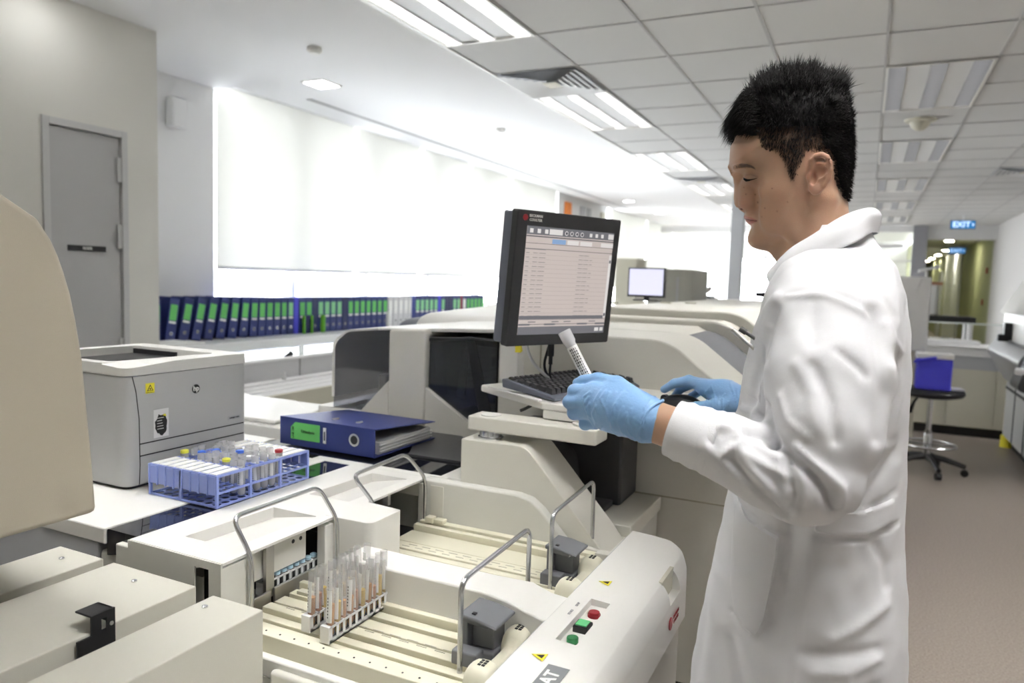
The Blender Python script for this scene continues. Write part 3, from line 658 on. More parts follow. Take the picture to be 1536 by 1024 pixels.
# beige hood at the left edge, near the lens
HD = thing('hood', 'smooth beige curved hood at the left edge, out of focus', 'machine cover', (-1.15, .1, 0))
hp = [(-.5, 1.058), (.692, 1.058), (.687, 1.14), (.680, 1.228), (.675, 1.29), (.667, 1.344), (.660, 1.38), (.651, 1.412), (.643, 1.435), (.634, 1.455), (.616, 1.482), (.567, 1.512), (.50, 1.54), (.4, 1.565), (.2, 1.59), (-.5, 1.60)]
b = MB(); b.prism(hp, 'x', -1.35, -1.0); b.build('shell', M['beige'], HD, bevel=.01)
b = MB(); b.box(-1.33, -1.03, -.5, -.1, .93, 1.06); b.build('mount', M['cab'], HD, bevel=.004)

# ------------------------------------------------------------------ monitor arm, keyboard shelf
AR = thing('swing_arm', 'cream swing arm on a steel swivel carrying the keyboard shelf', 'swing arm', (-.775, 1.515, 1.066))
b = MB(); b.prism(rounded([(-.822, 1.485), (-.505, 1.485), (-.505, 1.565), (-.822, 1.555)], .006), 'z', 1.067, 1.101); b.build('lower_arm', M['cream'], AR, bevel=.004)
b = MB(); b.lathe([(.024, 1.101), (.024, 1.104), (.003, 1.105)], (-.775, 1.515, 0), 24); b.build('cap', M['white'], AR)
b = MB(); b.lathe([(.030, 1.101), (.031, 1.106), (.022, 1.108), (.022, 1.114)], (-.545, 1.53, 0), 24); b.build('cap', M['cream2'], AR)
KT = [(-.905, 1.695), (-.655, 1.535), (-.50, 1.530), (-.405, 1.60), (-.33, 1.535), (-.27, 1.535), (-.225, 1.58), (-.20, 1.66), (-.22, 1.80), (-.30, 1.90), (-.53, 2.0), (-.80, 1.92)]
b = MB(); b.prism(rounded(KT, [.02, .012, .01, .05, .05, .04, .04, .05, .06, .04, .03, .05]), 'z', 1.124, 1.141); sf = b.build('keyboard_shelf', M['white'], AR, bevel=.004)
b = MB(); b.prism([(-.655, 1.537), (-.50, 1.532), (-.50, 1.60), (-.60, 1.62)], 'z', 1.103, 1.124); b.build('shelf_bracket', M['white'], sf, bevel=.004)
b = MB(); b.prism(rounded([(-.42, 1.56), (-.33, 1.54), (-.25, 1.57), (-.215, 1.66), (-.23, 1.79), (-.31, 1.87), (-.42, 1.86)], .03), 'z', 1.112, 1.124); b.build('mouse_ledge', M['white'], sf, bevel=.004)
b = MB(); b.prism([(-.86, 1.655), (-.665, 1.53), (-.66, 1.545), (-.855, 1.675)], 'z', 1.141, 1.147); b.build('shelf_lip', M['white'], sf, bevel=.002)
b = MB(); b.box(-.60, -.585, 1.60, 1.615, 1.102, 1.125); b.build('arm_joint', M['dark'], AR); b = MB(); b.tube([(-.72, 1.62, 1.115), (-.73, 1.61, 1.108), (-.74, 1.60, 1.103)], .004); b.build('arm_joint', M['dark'], AR)
# keyboard
import itertools
d = Vector((.28, .96, 0)).normalized(); e = Vector((-d.y, d.x, 0))     # d: long axis; e: towards the monitor
KO = Vector((-.632, 1.552, 1.142))
KB = thing('keyboard', 'black computer keyboard on the white swing shelf', 'keyboard', tuple(KO + d * .22 + e * .08))
kb = MB(); kb.T = frame(KO, d, e)
kb.T = kb.T @ Matrix.Rotation(R(5), 4, 'X')
kb.prism([(0, 0), (.165, 0), (.170, .020), (.160, .022), (.014, .012), (0, .006)], 'x', 0, .44); kb.build('case', M['bezelside'], KB, bevel=.003)
for r_ in range(6):
    k = MB(); k.T = kb.T; y = .016 + r_ * .0235 + (.006 if r_ == 5 else 0); n_ = 15
    for q in range(22):
        xx = .008 + q * .0194
        if r_ == 0 and 3 < q < 9: 
            if q == 4: k.prism([(y, .015), (y + .018, .016), (y + .016, .026), (y + .003, .025)], 'x', xx, xx + .0194 * 4.8)
            continue
        if q in (15,) and r_ > 2: continue
        k.add([(xx, y, .012), (xx + .0175, y, .012), (xx + .0175, y + .019, .013), (xx, y + .019, .013), (xx + .003, y + .003, .0245), (xx + .0145, y + .003, .0245), (xx + .0145, y + .016, .0265), (xx + .003, y + .016, .0265)],
              [(4, 5, 6, 7), (0, 1, 5, 4), (1, 2, 6, 5), (2, 3, 7, 6), (3, 0, 4, 7)])
    k.build('key_row', M['keys'], KB, smooth=20)
# ------------------------------------------------------------------ monitor
ML = Vector((-.726, 1.481, 1.268)); MR = Vector((-.590, 1.778, 1.268))
md = (MR - ML); mw_ = .335; md.normalize(); nrm = Vector((md.y, -md.x, 0)).normalized()
t_ = R(5.5); mu = (Vector((0, 0, 1)) * math.cos(t_) + nrm * math.sin(t_)).normalized()
MO = thing('monitor', 'big black flat monitor showing a results list above the keyboard', 'monitor', tuple((ML + MR) / 2 - nrm * .06 + Vector((0, 0, -.05))))
F = frame(ML, md, mu)      # local: x along width, y up, z towards the viewer
h = .308
s = MB(); s.T = F; s.prism(rounded([(0, 0), (mw_, 0), (mw_, h), (0, h)], .006), 'z', -.022, 0); s.build('front_bezel', M['bezel'], MO, bevel=.003)
s = MB(); s.T = F; s.prism(rounded([(.004, .004), (mw_ - .004, .004), (mw_ - .004, h - .004), (.004, h - .004)], .006), 'z', -.055, -.022); s.box(.05, mw_ - .05, .05, h - .05, -.075, -.055); s.build('rear_case', M['bezelside'], MO, bevel=.004)
scr = mat('lcd page', (.30, .27, .26), .25, emit=(.62, .54, .50), estr=.26)
scd = mat('lcd toolbar', (.10, .10, .11), .25, emit=(.26, .26, .29), estr=.16)
scl = mat('lcd light bar', (.4, .4, .4), .25, emit=(.72, .70, .68), estr=.28)
sct = mat('lcd text', (.10, .10, .11), .4, emit=(.3, .28, .28), estr=.15); scb = mat('lcd tab blue', (.12, .2, .34), .25, emit=(.25, .38, .6), estr=.3); scdk = mat('lcd frame dark', (.03, .03, .035), .3, emit=(.09, .09, .11), estr=.3)
x0, x1, y0, y1 = .030, mw_ - .022, .026, h - .034
s = MB(); s.T = F; s.box(x0, x1, y0, y1, -.001, .0006, 0)
W = x1 - x0; Hh = y1 - y0
def sb(u0, u1, v0, v1, mi, z=.0009): s.box(x0 + u0 * W, x0 + u1 * W, y0 + v0 * Hh, y0 + v1 * Hh, .0005, z, mi)
sb(0, 1, .925, 1, 1); sb(0, 1, .905, .915, 5); sb(.24, .385, .935, .985, 2, .0011); sb(.93, .995, .935, .985, 2, .0011)
for k, u in enumerate((.03, .11, .19)): sb(u, u + .035, .94, .978, 2, .0011)
for k, u in enumerate((.43, .49, .55, .61)):
    o_ = Vector((x0 + u * W, y0 + .958 * Hh, 0)); s.lathe([(.0052, .0006), (.0052, .0011)], (o_.x, o_.y, 0), 14, 2); s.lathe([(.0036, .0010), (.0036, .0014)], (o_.x, o_.y, 0), 14, 5)
for k, u in enumerate((.70, .77, .84)): sb(u, u + .03, .942, .976, 2, .0011)
sb(0, 1, .845, .849, 5); sb(.28, .43, .852, .895, 4, .0011); sb(.45, .58, .852, .893, 2, .0010); sb(.60, .74, .852, .893, 2, .0010); sb(.85, 1, .852, .893, 2, .0010)
sb(0, 1, .795, .80, 5); sb(0, 1, .14, .143, 5); sb(0, 1, .095, .10, 5); sb(0, 1, 0, .075, 1); sb(.88, .93, .02, .055, 2, .0011); sb(.945, .985, .02, .055, 2, .0011)
for u in (0, .28, .66, .88): sb(u, u + .12, .088, .104, 1, .0012)
for k in range(15):
    v = .765 - k * .0415
    sb(0, .97, v - .022, v - .0212, 1, .0010)
    rr = random.Random(k)
    for u, w in ((.012, .035), (.085, .05), (.15, .07), (.60, .05), (.66, .055)) + (((.73, .03),) if k % 3 else ()): sb(u, u + w, v - .008, v - .003, 3, .0010)
sb(0, .97, .145, .178, 1, .0008); sb(.05, .9, .780, .787, 3, .0010) if False else None
sb(0, .22, .790, .800, 3, .0010); sb(.97, 1, .16, .78, 2, .0009); sb(.972, .995, .70, .73, 3, .0012); sb(.972, .995, .17, .20, 1, .0012)
for u in (.1, .36, .5, .8): sb(u, u + .08, .115, .125, 3, .0010)
s.build('screen', [scr, scd, scl, sct, scb, scdk], MO, smooth=20)
t = text_mb('BECKMAN', .0085, F @ Matrix.Translation((.053, h - .012, .0008)), bold=True); text_mb('COULTER', .0085, F @ Matrix.Translation((.053, h - .021, .0008)), mb=t, bold=True)
t.T = F; t.cyl((.022, h - .0165, .0), (.022, h - .0165, .0012), .007, n=18, mi=1); t.build('maker_mark', [M['paper'], M['red']], MO)
# monitor post and cables
b = MB(); b.box(-.900, -.845, 1.80, 1.845, 1.142, 1.36); b.box(-.845, -.72, 1.70, 1.82, 1.30, 1.34); b.build('post', M['white'], MO, bevel=.003)
c = MB(); c.tube(arc_path([(-.70, 1.70, 1.30), (-.72, 1.68, 1.20), (-.70, 1.74, 1.15), (-.66, 1.9, 1.146)], .03), .0035); c.cyl((-.69, 1.66, 1.275), (-.69, 1.66, 1.235), .008, n=12); c.cyl((-.69, 1.66, 1.235), (-.69, 1.66, 1.215), .005, n=12)
c.tube(arc_path([(-.69, 1.66, 1.22), (-.70, 1.68, 1.18), (-.69, 1.76, 1.148)], .02), .003)
tag(c.build('cable', M['black']), 'black video cable hanging below the monitor', 'cable')
c = MB(); c.tube(arc_path([(-.755, 1.64, 1.29), (-.745, 1.66, 1.22), (-.70, 1.70, 1.165), (-.68, 1.8, 1.148)], .03), .004); c.tube([(-.78, 1.66, 1.28), (-.775, 1.665, 1.24)], .006, mi=1)
c.box(-.785, -.77, 1.655, 1.66, 1.238, 1.265, 1)
tag(c.build('cable', [M['tray'], M['yellow']]), 'pale cable with a yellow tag hanging below the monitor', 'cable')
# mouse under the right glove
def mouse():
    g = MB(); L, W_, Hm = .112, .062, .036
    def fn(i, j):
        u = i; t = PI * j
        r = (1 - abs(2 * u - 1) ** 2.6) ** (1 / 2.6); h_ = Hm * r * (.82 + .25 * math.sin(PI * u * .9))
        return ((u - .5) * L, W_ / 2 * r * math.cos(t) * (1 - .08 * math.sin(PI * u)), h_ * max(0, math.sin(t)) ** .8)
    g.grid(fn, 24, 16); return g
g = mouse(); g.T = Matrix.Translation((-.355, 1.60, 1.142)) @ Matrix.Rotation(R(12), 4, 'Z')
g2 = mouse(); g.v = [tuple(g.T @ Vector(v)) for v in g2.v]; g.T = None
ms = thing('computer_mouse', 'black computer mouse under the right gloved hand', 'mouse', (-.355, 1.60, 1.142)); g.build('shell', M['black'], ms, smooth=60, recalc=True)
w = MB(); w.cyl((-.388, 1.588, 1.170), (-.385, 1.599, 1.170), .008, n=14); w.build('scroll_wheel', M['dark'], ms)
# ------------------------------------------------------------------ laser printer
PR = thing('laser_printer', 'light grey laser printer on the counter behind the blue tube rack', 'printer', (-1.56, 1.18, T0))
px0, px1, py0, py1, pz = -1.745, -1.375, 1.015, 1.345, T0 + .006
b = MB(); b.prism(rounded([(px0, py0), (px1, py0), (px1, py1), (px0, py1)], [.03, .028, .012, .03], 8), 'z', pz, 1.193); b.build('body', M['printer'], PR, bevel=.004)
b = MB(); b.prism(rounded([(px0 + .01, py0 + .01), (px1 - .01, py0 + .01), (px1 - .01, py1 - .01), (px0 + .01, py1 - .01)], .02, 6), 'z', T0, pz); b.build('foot', M['dark'], PR)
tp = MB(); tp.prism(rounded([(px0 - .002, py0 - .002), (px1 + .002, py0 - .002), (px1 + .001, py1 + .002), (px0 - .002, py1 + .002)], [.03, .03, .014, .03], 8), 'z', 1.193, 1.218)
o = tp.build('top_cover', M['printerlt'], PR); c = MB(); c.prism(rounded([(px0 + .03, py0 + .022), (px1 - .075, py0 + .022), (px1 - .05, py1 - .05), (px0 + .03, py1 - .05)], .02), 'z', 1.198, 1.3); boolean(o, c)
c = MB(); c.add([(px1 + .05, py0 - .05, 1.2025), (px1 + .05, py1 + .05, 1.2325), (px1 - .07, py1 + .05, 1.2415), (px1 - .07, py0 - .05, 1.2115), (px1 + .05, py0 - .05, 1.28), (px1 + .05, py1 + .05, 1.28), (px1 - .07, py1 + .05, 1.28), (px1 - .07, py0 - .05, 1.28)], [(0, 3, 2, 1), (4, 5, 6, 7), (0, 1, 5, 4), (1, 2, 6, 5), (2, 3, 7, 6), (3, 0, 4, 7)]); boolean(o, c)
bv = o.modifiers.new('bevel', 'BEVEL'); bv.width = .003; bv.segments = 2; bv.limit_method = 'ANGLE'; bv.harden_normals = True
b = MB(); b.box(px0 + .034, px1 - .11, py0 + .03, py1 - .06, 1.1985, 1.1995); b.box(px0 + .034, px1 - .18, py1 - .058, py1 - .052, 1.1985, 1.211); b.build('paper_exit', M['black'], PR)
b = MB(); b.prism([(px1 - .15, 1.1995), (px1 - .078, 1.1995), (px1 - .078, 1.213), (px1 - .09, 1.2135)], 'y', py0 + .03, py1 - .07); b.build('paper_ramp', M['printerlt'], PR, bevel=.003)
b = MB(); b.prism(rounded([(px1 - .06, py0 + .055), (px1 - .004, py0 + .06), (px1 - .004, py1 - .03), (px1 - .04, py1 - .03)], .01), 'z', 1.205, 1.2165); b.build('control_ledge', M['printerlt'], PR, bevel=.003)
# seams as thin dark grooves
g = MB(); gx = px1 + .0006
pts = [(py0 + .030, pz + .002), (py0 + .032, 1.0), (py0 + .031, 1.10), (py0 + .024, 1.16), (py0 + .016, 1.192)]
for (a, z0_), (c_, z1_) in zip(pts, pts[1:]): g.add([(gx, a - .0012, z0_), (gx, a + .0012, z0_), (gx, c_ + .0012, z1_), (gx, c_ - .0012, z1_)], [(0, 1, 2, 3)])
g.box(px1 - .001, gx, py0 + .032, py1 - .008, 1.018, 1.0206); g.box(px1 - .001, gx, py0 + .032, py1 - .008, 1.044, 1.0466)
g.build('seam', M['ink'], PR)
g = MB(); g.prism(rounded([(py0 + .052, .968), (py0 + .057, .968), (py0 + .057, .996), (py0 + .052, .996)], .002), 'x', px1 - .001, gx); g.build('paper_gauge', M['ink'], PR)
def sticker(name, y, z, w, h, m_, x=gx): s_ = MB(); s_.box(x, x + .0004, y - w / 2, y + w / 2, z - h / 2, z + h / 2); return s_.build(name, M[m_], PR)
st = sticker('warning_sticker', py0 + .058, 1.163, .022, .022, 'yellow')
s = MB(); x_ = gx + .0006
tri = [(py0 + .050, 1.157), (py0 + .066, 1.157), (py0 + .058, 1.171)]; s.prism(tri, 'x', x_, x_ + .0003, 0); s.prism([(py0 + .053, 1.1585), (py0 + .063, 1.1585), (py0 + .058, 1.1675)], 'x', x_ + .0003, x_ + .0005, 1); s.cyl((x_ + .0005, py0 + .058, 1.1615), (x_ + .0007, py0 + .058, 1.1615), .002, n=8); s.box(x_, x_ + .0003, py0 + .049, py0 + .067, 1.1535, 1.1545)
s.build('hazard_symbol', [M['ink'], M['yellow']], st)
s = MB(); s.cyl((gx, py0 + .178, 1.147), (gx + .0006, py0 + .178, 1.147), .0105, n=24, mi=0); s.cyl((gx + .0006, py0 + .178, 1.147), (gx + .0009, py0 + .178, 1.147), .0095, n=24, mi=1); o = s.build('maker_badge', [M['ink'], M['ink']], PR)
t = text_mb('hp', .017, frame((gx + .0012, py0 + .178, 1.148), (0, 1, 0), (0, 0, 1)), bold=True); t.build('lettering', M['paper'], o)
st = sticker('model_plate', py0 + .292, 1.063, .040, .009, 'steelpaint'); t = text_mb('LASERJET P2055', .0045, frame((gx + .0006, py0 + .292, 1.063), (0, 1, 0), (0, 0, 1)), bold=True); t.build('lettering', M['ink'], st)
# dark ink-blot style sticker on clear film
st = sticker('film_sticker', py0 + .085, 1.083, .038, .062, 'tray')
s = MB(); rr = random.Random(3); n = 22
pts = []
for k in range(n):
    a = 2 * PI * k / n; q = .85 + .25 * rr.random(); pts.append((py0 + .085 + .0155 * q * math.cos(a), 1.080 + .024 * q * math.sin(a)))
s.prism(pts, 'x', gx + .0006, gx + .0009, 0)
for k in range(5): s.box(gx + .0010, gx + .0012, py0 + .074, py0 + .074 + .012 + .006 * rr.random(), 1.070 + k * .006, 1.0715 + k * .006, 1)
s.prism([(py0 + .088, 1.100), (py0 + .098, 1.096), (py0 + .095, 1.103)], 'x', gx + .001, gx + .0012, 2); s.build('sticker_print', [M['ink'], M['paperg'], M['yellow']], st)

# ------------------------------------------------------------------ blue tube rack
RK = thing('test_tube_rack', 'blue plastic tube rack full of capped tubes in front of the printer', 'tube rack', (-1.23, 1.155, T0))
rx0, rx1, ry0, ry1, rz = -1.318, -1.128, 1.028, 1.288, T0 + .001; rh = .066
def frame_piece(name, bx, be=.001): b = MB(); [b.box(*q) for q in bx]; return b.build(name, M['rackblue'], RK, bevel=be)
t_w = .0022
def plate(z, dense):
    b = MB(); nx, ny = 8, 12; hx = (rx1 - rx0 - .004) / nx; hy = (ry1 - ry0 - .004) / ny
    if dense:
        # base with round wells: ring per cell plus diagonal web
        for i in range(nx):
            for j in range(ny):
                cx = rx0 + .002 + (i + .5) * hx; cy = ry0 + .002 + (j + .5) * hy; r = min(hx, hy) * .40; n = 12; v = []; f = []
                for k in range(n):
                    a = 2 * PI * k / n + PI / n; ca, sa = math.cos(a), math.sin(a); m_ = max(abs(ca), abs(sa)); v.append((cx + r * ca, cy + r * sa, z)); v.append((cx + hx / 2 * ca / m_, cy + hy / 2 * sa / m_, z))
                v += [(p[0], p[1], z - .002) for p in v]
                for k in range(n):
                    a_, b_ = 2 * k, 2 * ((k + 1) % n); f += [(a_, a_ + 1, b_ + 1, b_), (2 * n + a_, 2 * n + b_, 2 * n + b_ + 1, 2 * n + a_ + 1), (a_, b_, 2 * n + b_, 2 * n + a_)]
                b.add(v, f)
    else:
        for i in range(nx + 1): xx = rx0 + .002 + i * hx; b.box(xx - .0009, xx + .0009, ry0, ry1, z - .004, z)
        for j in range(ny + 1): yy = ry0 + .002 + j * hy; b.box(rx0, rx1, yy - .0009, yy + .0009, z - .004, z)
    return b.build('base_grid' if dense else 'tube_grid', M['rackblue'], RK)
plate(rz + .003, True); plate(rz + .030, False); plate(rz + rh, False)
for zz in (rz, rz + .027, rz + rh - .005):
    frame_piece('rim', [(rx0 - .002, rx1 + .002, ry0 - .002, ry0 + .001, zz, zz + .005), (rx0 - .002, rx1 + .002, ry1 - .001, ry1 + .002, zz, zz + .005), (rx0 - .002, rx0 + .001, ry0, ry1, zz, zz + .005), (rx1 - .001, rx1 + .002, ry0, ry1, zz, zz + .005)])
for xx, yy in ((rx0, ry0), (rx1, ry0), (rx0, ry1), (rx1, ry1), ((rx0 + rx1) / 2 - .005, ry0), (rx1, ry0 + .087), (rx1, ry0 + .173)):
    frame_piece('post', [(xx - .003, xx + .003, yy - .003, yy + .003, rz, rz + rh)])
# solid end skirts with channels
for yy, s_ in ((ry0 - .003, 1), (ry1 + .003, -1)):
    b = MB(); 
    for i in range(8):
        hx = (rx1 - rx0) / 8; xa = rx0 + i * hx
        b.box(xa + .003, xa + hx - .003, yy, yy + s_ * .0015, rz + .026, rz + rh - .003); b.box(xa - .001, xa + .002, yy - s_ * .002, yy + s_ * .002, rz + .024, rz + rh)
    b.build('end_skirt', M['rackblue'], RK, bevel=.0005)
# labelled lids lying over the near and far rows
for i in range(8):
    hx = (rx1 - rx0) / 8
    for (ya, yb) in ((ry0 + .001, ry0 + .06), (ry1 - .095, ry1 - .004)): b = MB(); b.box(rx0 + i * hx + .003, rx0 + (i + 1) * hx - .003, ya, yb, rz + rh, rz + rh + .0015); b.build('label_strip', M['paper'], RK)
tubes = []
def sample_tube(x, y, z0, h, r, cap, lab, grp, liquid=None, fill=.5, tilt=(0, 0), parts=True, labl=True):
    t = thing('sample_tube', lab, 'tube', (x, y, z0), grp)
    t.rotation_euler = (tilt[0], tilt[1], random.uniform(-.5, .5) if labl else 0)
    b = MB(); b.lathe([(.0005, 0), (r * .6, .001), (r * .93, .004), (r, .009), (r, h), (r * .9, h), (r * .9, .010)], (0, 0, 0), 14); b.build('glass', M['tube' if liquid else 'tube2'], t, local=True, smooth=60)
    if labl:
        b = MB(); n = 7; v = []; f = []
        for k in range(n + 1):
            a = -PI * .32 + k * PI * .64 / n + (-PI / 2); v += [(r * 1.02 * math.cos(a), r * 1.02 * math.sin(a), h * .28), (r * 1.02 * math.cos(a), r * 1.02 * math.sin(a), h * .84)]
        f = [(2 * k, 2 * k + 2, 2 * k + 3, 2 * k + 1) for k in range(n)]; b.add(v, f)
        for q in range(7): 
            zz = h * (.36 + q * .055); v = [(r * 1.035 * math.cos(a), r * 1.035 * math.sin(a), zz + d_) for d_ in (0, h * .028) for a in (-PI / 2 - .16, -PI / 2 + .12)]; b.add(v, [(0, 1, 3, 2)], 1)
        b.build('label', [M['paper'], M['ink']], t, local=True)
    if liquid:
        b = MB(); b.lathe([(.0005, .002), (r * .55, .003), (r * .86, .008), (r * .86, h * fill), (.0005, h * fill)], (0, 0, 0), 12); b.build('liquid', M[liquid], t, local=True, smooth=50)
    if cap:
        b = MB(); b.lathe([(r * .9, h - .006), (r * 1.06, h - .005), (r * 1.06, h + .0005), (r * .8, h + .0015)], (0, 0, 0), 14); b.build('stopper', M[cap], t, local=True)
    return t
rr = random.Random(11); hx = (rx1 - rx0 - .004) / 8; hy = (ry1 - ry0 - .004) / 12
capk = {(0, 3): 'capyellow', (1, 4): 'capblue', (5, 3): 'capyellow', (4, 6): 'capblue', (2, 5): 'capblue', (7, 8): 'red', (6, 5): 'tray'}
nm = {'capyellow': 'yellow-ringed', 'capblue': 'blue-capped', 'red': 'red-capped', 'tray': 'white-capped', None: 'open clear'}
rown = ['printer-side row', 'second row from printer', 'third row from printer', 'fourth row from printer', 'fourth row from aisle', 'third row from aisle', 'second row from aisle', 'aisle-side row']
dep = ['', '', '', 'nearest', 'second nearest', 'third nearest', 'third farthest', 'second farthest', 'farthest']
for i in range(8):
    for j in range(3, 9):
        if rr.random() < .16 and (i, j) not in capk: continue
        cp = capk.get((i, j)); x = rx0 + .002 + (i + .5) * hx; y = ry0 + .002 + (j + .5) * hy
        sample_tube(x, y, rz + .005, .072 + rr.uniform(-.002, .006), .0082, cp, '%s tube in blue rack, %s, %s' % (nm[cp], rown[i], dep[j]), 'tubes in the blue rack', tilt=(rr.uniform(-.04, .04), rr.uniform(-.04, .04)))

# ------------------------------------------------------------------ white racks of urine tubes on the near tray
def white_rack(x, y0, lab, z=.849):
    L = .158; w = .0175; h = .027; t = thing('sample_rack', lab, 'tube rack', (x, y0 + L / 2, z), 'white ten-place racks on the near tray')
    n = 10; p = L / n
    b = MB(); b.box(x - w / 2, x + w / 2, y0 - .004, y0 + L + .004, z, z + .003); b.box(x - w / 2, x + w / 2, y0 - .006, y0 - .001, z, z + h); b.box(x - w / 2, x + w / 2, y0 + L + .001, y0 + L + .004, z, z + h)
    for s_ in (-1, 1):
        xx = x + s_ * (w / 2 - .0006)
        b.box(xx - .0006, xx + .0006, y0 - .004, y0 + L + .004, z + h - .004, z + h); b.box(xx - .0006, xx + .0006, y0 - .004, y0 + L + .004, z, z + .006)
        for k in range(n + 1): b.box(xx - .0006, xx + .0006, y0 + k * p - .003, y0 + k * p + .003, z, z + h)
    for k in range(n + 1): b.box(x - w / 2, x + w / 2, y0 + k * p - .0008, y0 + k * p + .0008, z + h - .003, z + h)
    b.build('frame', M['wallc'], t, bevel=.0005)
    b = MB(); b.box(x - .001, x + .001, y0, y0 + L, z + .003, z + h - .004); b.build('core', M['black'], t)
    return t
lq = ['u1', 'u2', 'u1', 'u1', 'u3', 'u2', 'u1', 'u3', 'u2', 'u2']
pos = ['nearest the camera', 'second', 'third', 'fourth', 'fifth', 'sixth', 'seventh', 'eighth', 'ninth', 'at the far end']
lqn = {'u1': 'amber', 'u2': 'yellow', 'u3': 'brown'}
for r_i, (x, y0, l, rn) in enumerate([(-.722, .872, 'front white ten-place rack of urine tubes, closest to the operator side', 'front white rack'), (-.772, .886, 'rear white ten-place rack of urine tubes, closer to the feeder openings', 'rear white rack')]):
    white_rack(x, y0, l)
    for k in range(10):
        q = lq[(k + 3 * r_i) % 10]
        t = sample_tube(x, y0 + (k + .5) * .0158, .853, .092, .0066, None, '%s urine tube, %s in the %s' % (lqn[q], pos[k] if k in (0, 9) else pos[k] + ' from the camera', rn), 'urine tubes in the white racks', liquid=q, fill=rr.uniform(.42, .6), tilt=(rr.uniform(-.05, .05), rr.uniform(-.06, .03)))
        t.rotation_euler.z = -.30 + rr.uniform(-.3, .3)
# rack standing in the near feeder, pale caps
t = white_rack(-.938, .955, 'white rack with pale blue capped tubes inside the near feeder opening', .843)
t['group'] = 'white rack in the feeder'
for k in range(8): sample_tube(-.938, .975 + k * .0165, .846, .030, .0062, 'caplt', 'short tube with pale blue cap in the feeder rack, %s' % (['first', 'second', 'third', 'fourth', 'fifth', 'sixth', 'seventh', 'eighth'][k] + ' from the camera'), 'tubes in the feeder rack', labl=False)

# ------------------------------------------------------------------ navy lever arch binder lying on the black panel
BI = thing('ring_binder', 'navy lever arch binder lying flat with a bright green spine label', 'binder', (-1.25, 1.66, T0))
sp = .32; th = .075
o0 = Vector((-1.423, 1.515, T0 + .004)); ux = Vector((1, -.015, 0)); uy = Vector((.045, 1, 0))
B = frame(o0, ux, uy)
s = MB(); s.T = B; s.box(0, sp, 0, .003, 0, th); s.box(0, sp, 0, .285, 0, .003)
s.add([(0, 0, th - .003), (sp, 0, th - .003), (sp, .285, .048), (0, .285, .048), (0, 0, th), (sp, 0, th), (sp, .285, .051), (0, .285, .051)], [(0, 3, 2, 1), (4, 5, 6, 7), (0, 1, 5, 4), (1, 2, 6, 5), (2, 3, 7, 6), (3, 0, 4, 7)])
s.build('cover', M['navy'], BI, bevel=.001)
s = MB(); s.T = B; s.add([(.012, .03, .003), (sp - .008, .03, .003), (sp - .008, .27, .003), (.012, .27, .003), (.012, .03, .040), (sp - .008, .03, .034), (sp - .008, .27, .036), (.012, .27, .038)], [(0, 3, 2, 1), (4, 5, 6, 7), (0, 1, 5, 4), (1, 2, 6, 5), (2, 3, 7, 6), (3, 0, 4, 7)]); s.build('pages', M['paperg'], BI, bevel=.001)
for zz in (.010, .018, .026): s = MB(); s.T = B; s.box(sp - .008, sp - .003, .028, .272, zz, zz + .002); s.build('divider_sheet', M['paper'], BI)
s = MB(); s.T = B; s.prism([(.04, .018), (.14, .018), (.14, .064), (.055, .064), (.04, .050)], 'y', -.0015, -.0003); lb = s.build('spine_label', M['labelgreen'], BI)
t = text_mb('Urinalysis', .012, B @ frame((.10, -.002, .042), (1, 0, 0), (0, 0, 1))); text_mb('LAB 188', .009, B @ frame((.048, -.002, .036), (0, 0, 1), (-1, 0, 0)), mb=t); t.build('lettering', M['ink'], lb)
s = MB(); s.T = B; s.box(.152, .162, -.0015, -.0003, .018, .060); s.box(.155, .159, -.0022, -.0015, .026, .050, 1); s.build('index_tab', [M['paper'], M['ink']], BI)
s = MB(); s.T = B; s.lathe([(.017, -.002), (.017, .002), (.0115, .002), (.0115, -.002), (.017, -.002)], (.255, 0, .040), 28, axis='y', caps=False); s.build('finger_ring', M['chrome'], BI, recalc=True)
s = MB(); s.T = B; s.lathe([(.0118, -.0012), (.0118, .0)], (.255, 0, .040), 28, axis='y'); s.build('finger_hole', M['black'], BI)
for xx in (.13, .21): s = MB(); s.T = B; s.cyl((xx, .06, .069), (xx + .012, .075, .0705), .004, n=10); s.build('rivet', M['chrome'], BI)
# ------------------------------------------------------------------ rear analyser with smoked covers
RA = thing('sample_analyser', 'long cream analyser behind the first, with smoked covers and a rounded white end', 'analyser', (-.9, 2.4, 0))
YF0 = 1.90
# tall right part: rounded profile in x-z extruded in y
def prof(x1, zt, r, x0=-.955, zb=.36): return rounded([(x0, zb), (x1, zb), (x1, zt - .16), (x1 - .21, zt), (x0, zt)], [0, .01, .10, .16, 0], 12)
b = MB(); b.prism(prof(-.250, 1.275, .1), 'y', YF0, 2.22); b.build('end_body', M['cream'], RA, bevel=.006)
b = MB(); b.box(-.955, -.2525, YF0 - .0012, YF0 - .0002, .857, .861); b.build('panel_seam', M['ivorydk'], RA)
b = MB(); b.box(-.822, -.818, YF0 - .0012, YF0 - .0002, 1.10, 1.272); b.prism([(-.82, 1.098), (-.66, 1.045), (-.66, 1.049), (-.82, 1.102)], 'y', YF0 - .0012, YF0 - .0002); b.build('panel_seam', M['ivorydk'], RA)
b = MB(); b.prism(rounded([(-.9, .4), (-.26, .4), (-.26, 1.11), (-.46, 1.262), (-.9, 1.262)], [0, .01, .1, .16, 0], 12), 'y', 2.22, 2.75); b.build('smoked_window', M['grey'], RA)
b = MB(); b.prism([(-.955, .4), (-.50, .4), (-.50, 1.262), (-.53, 1.276), (-.955, 1.276)], 'y', 2.21, 2.64); b.build('top_panel', M['cream'], RA, bevel=.004)
b = MB(); b.prism(prof(-.20, 1.325, .1), 'y', 2.75, 4.9); b.build('rear_body', M['cream'], RA, bevel=.01)
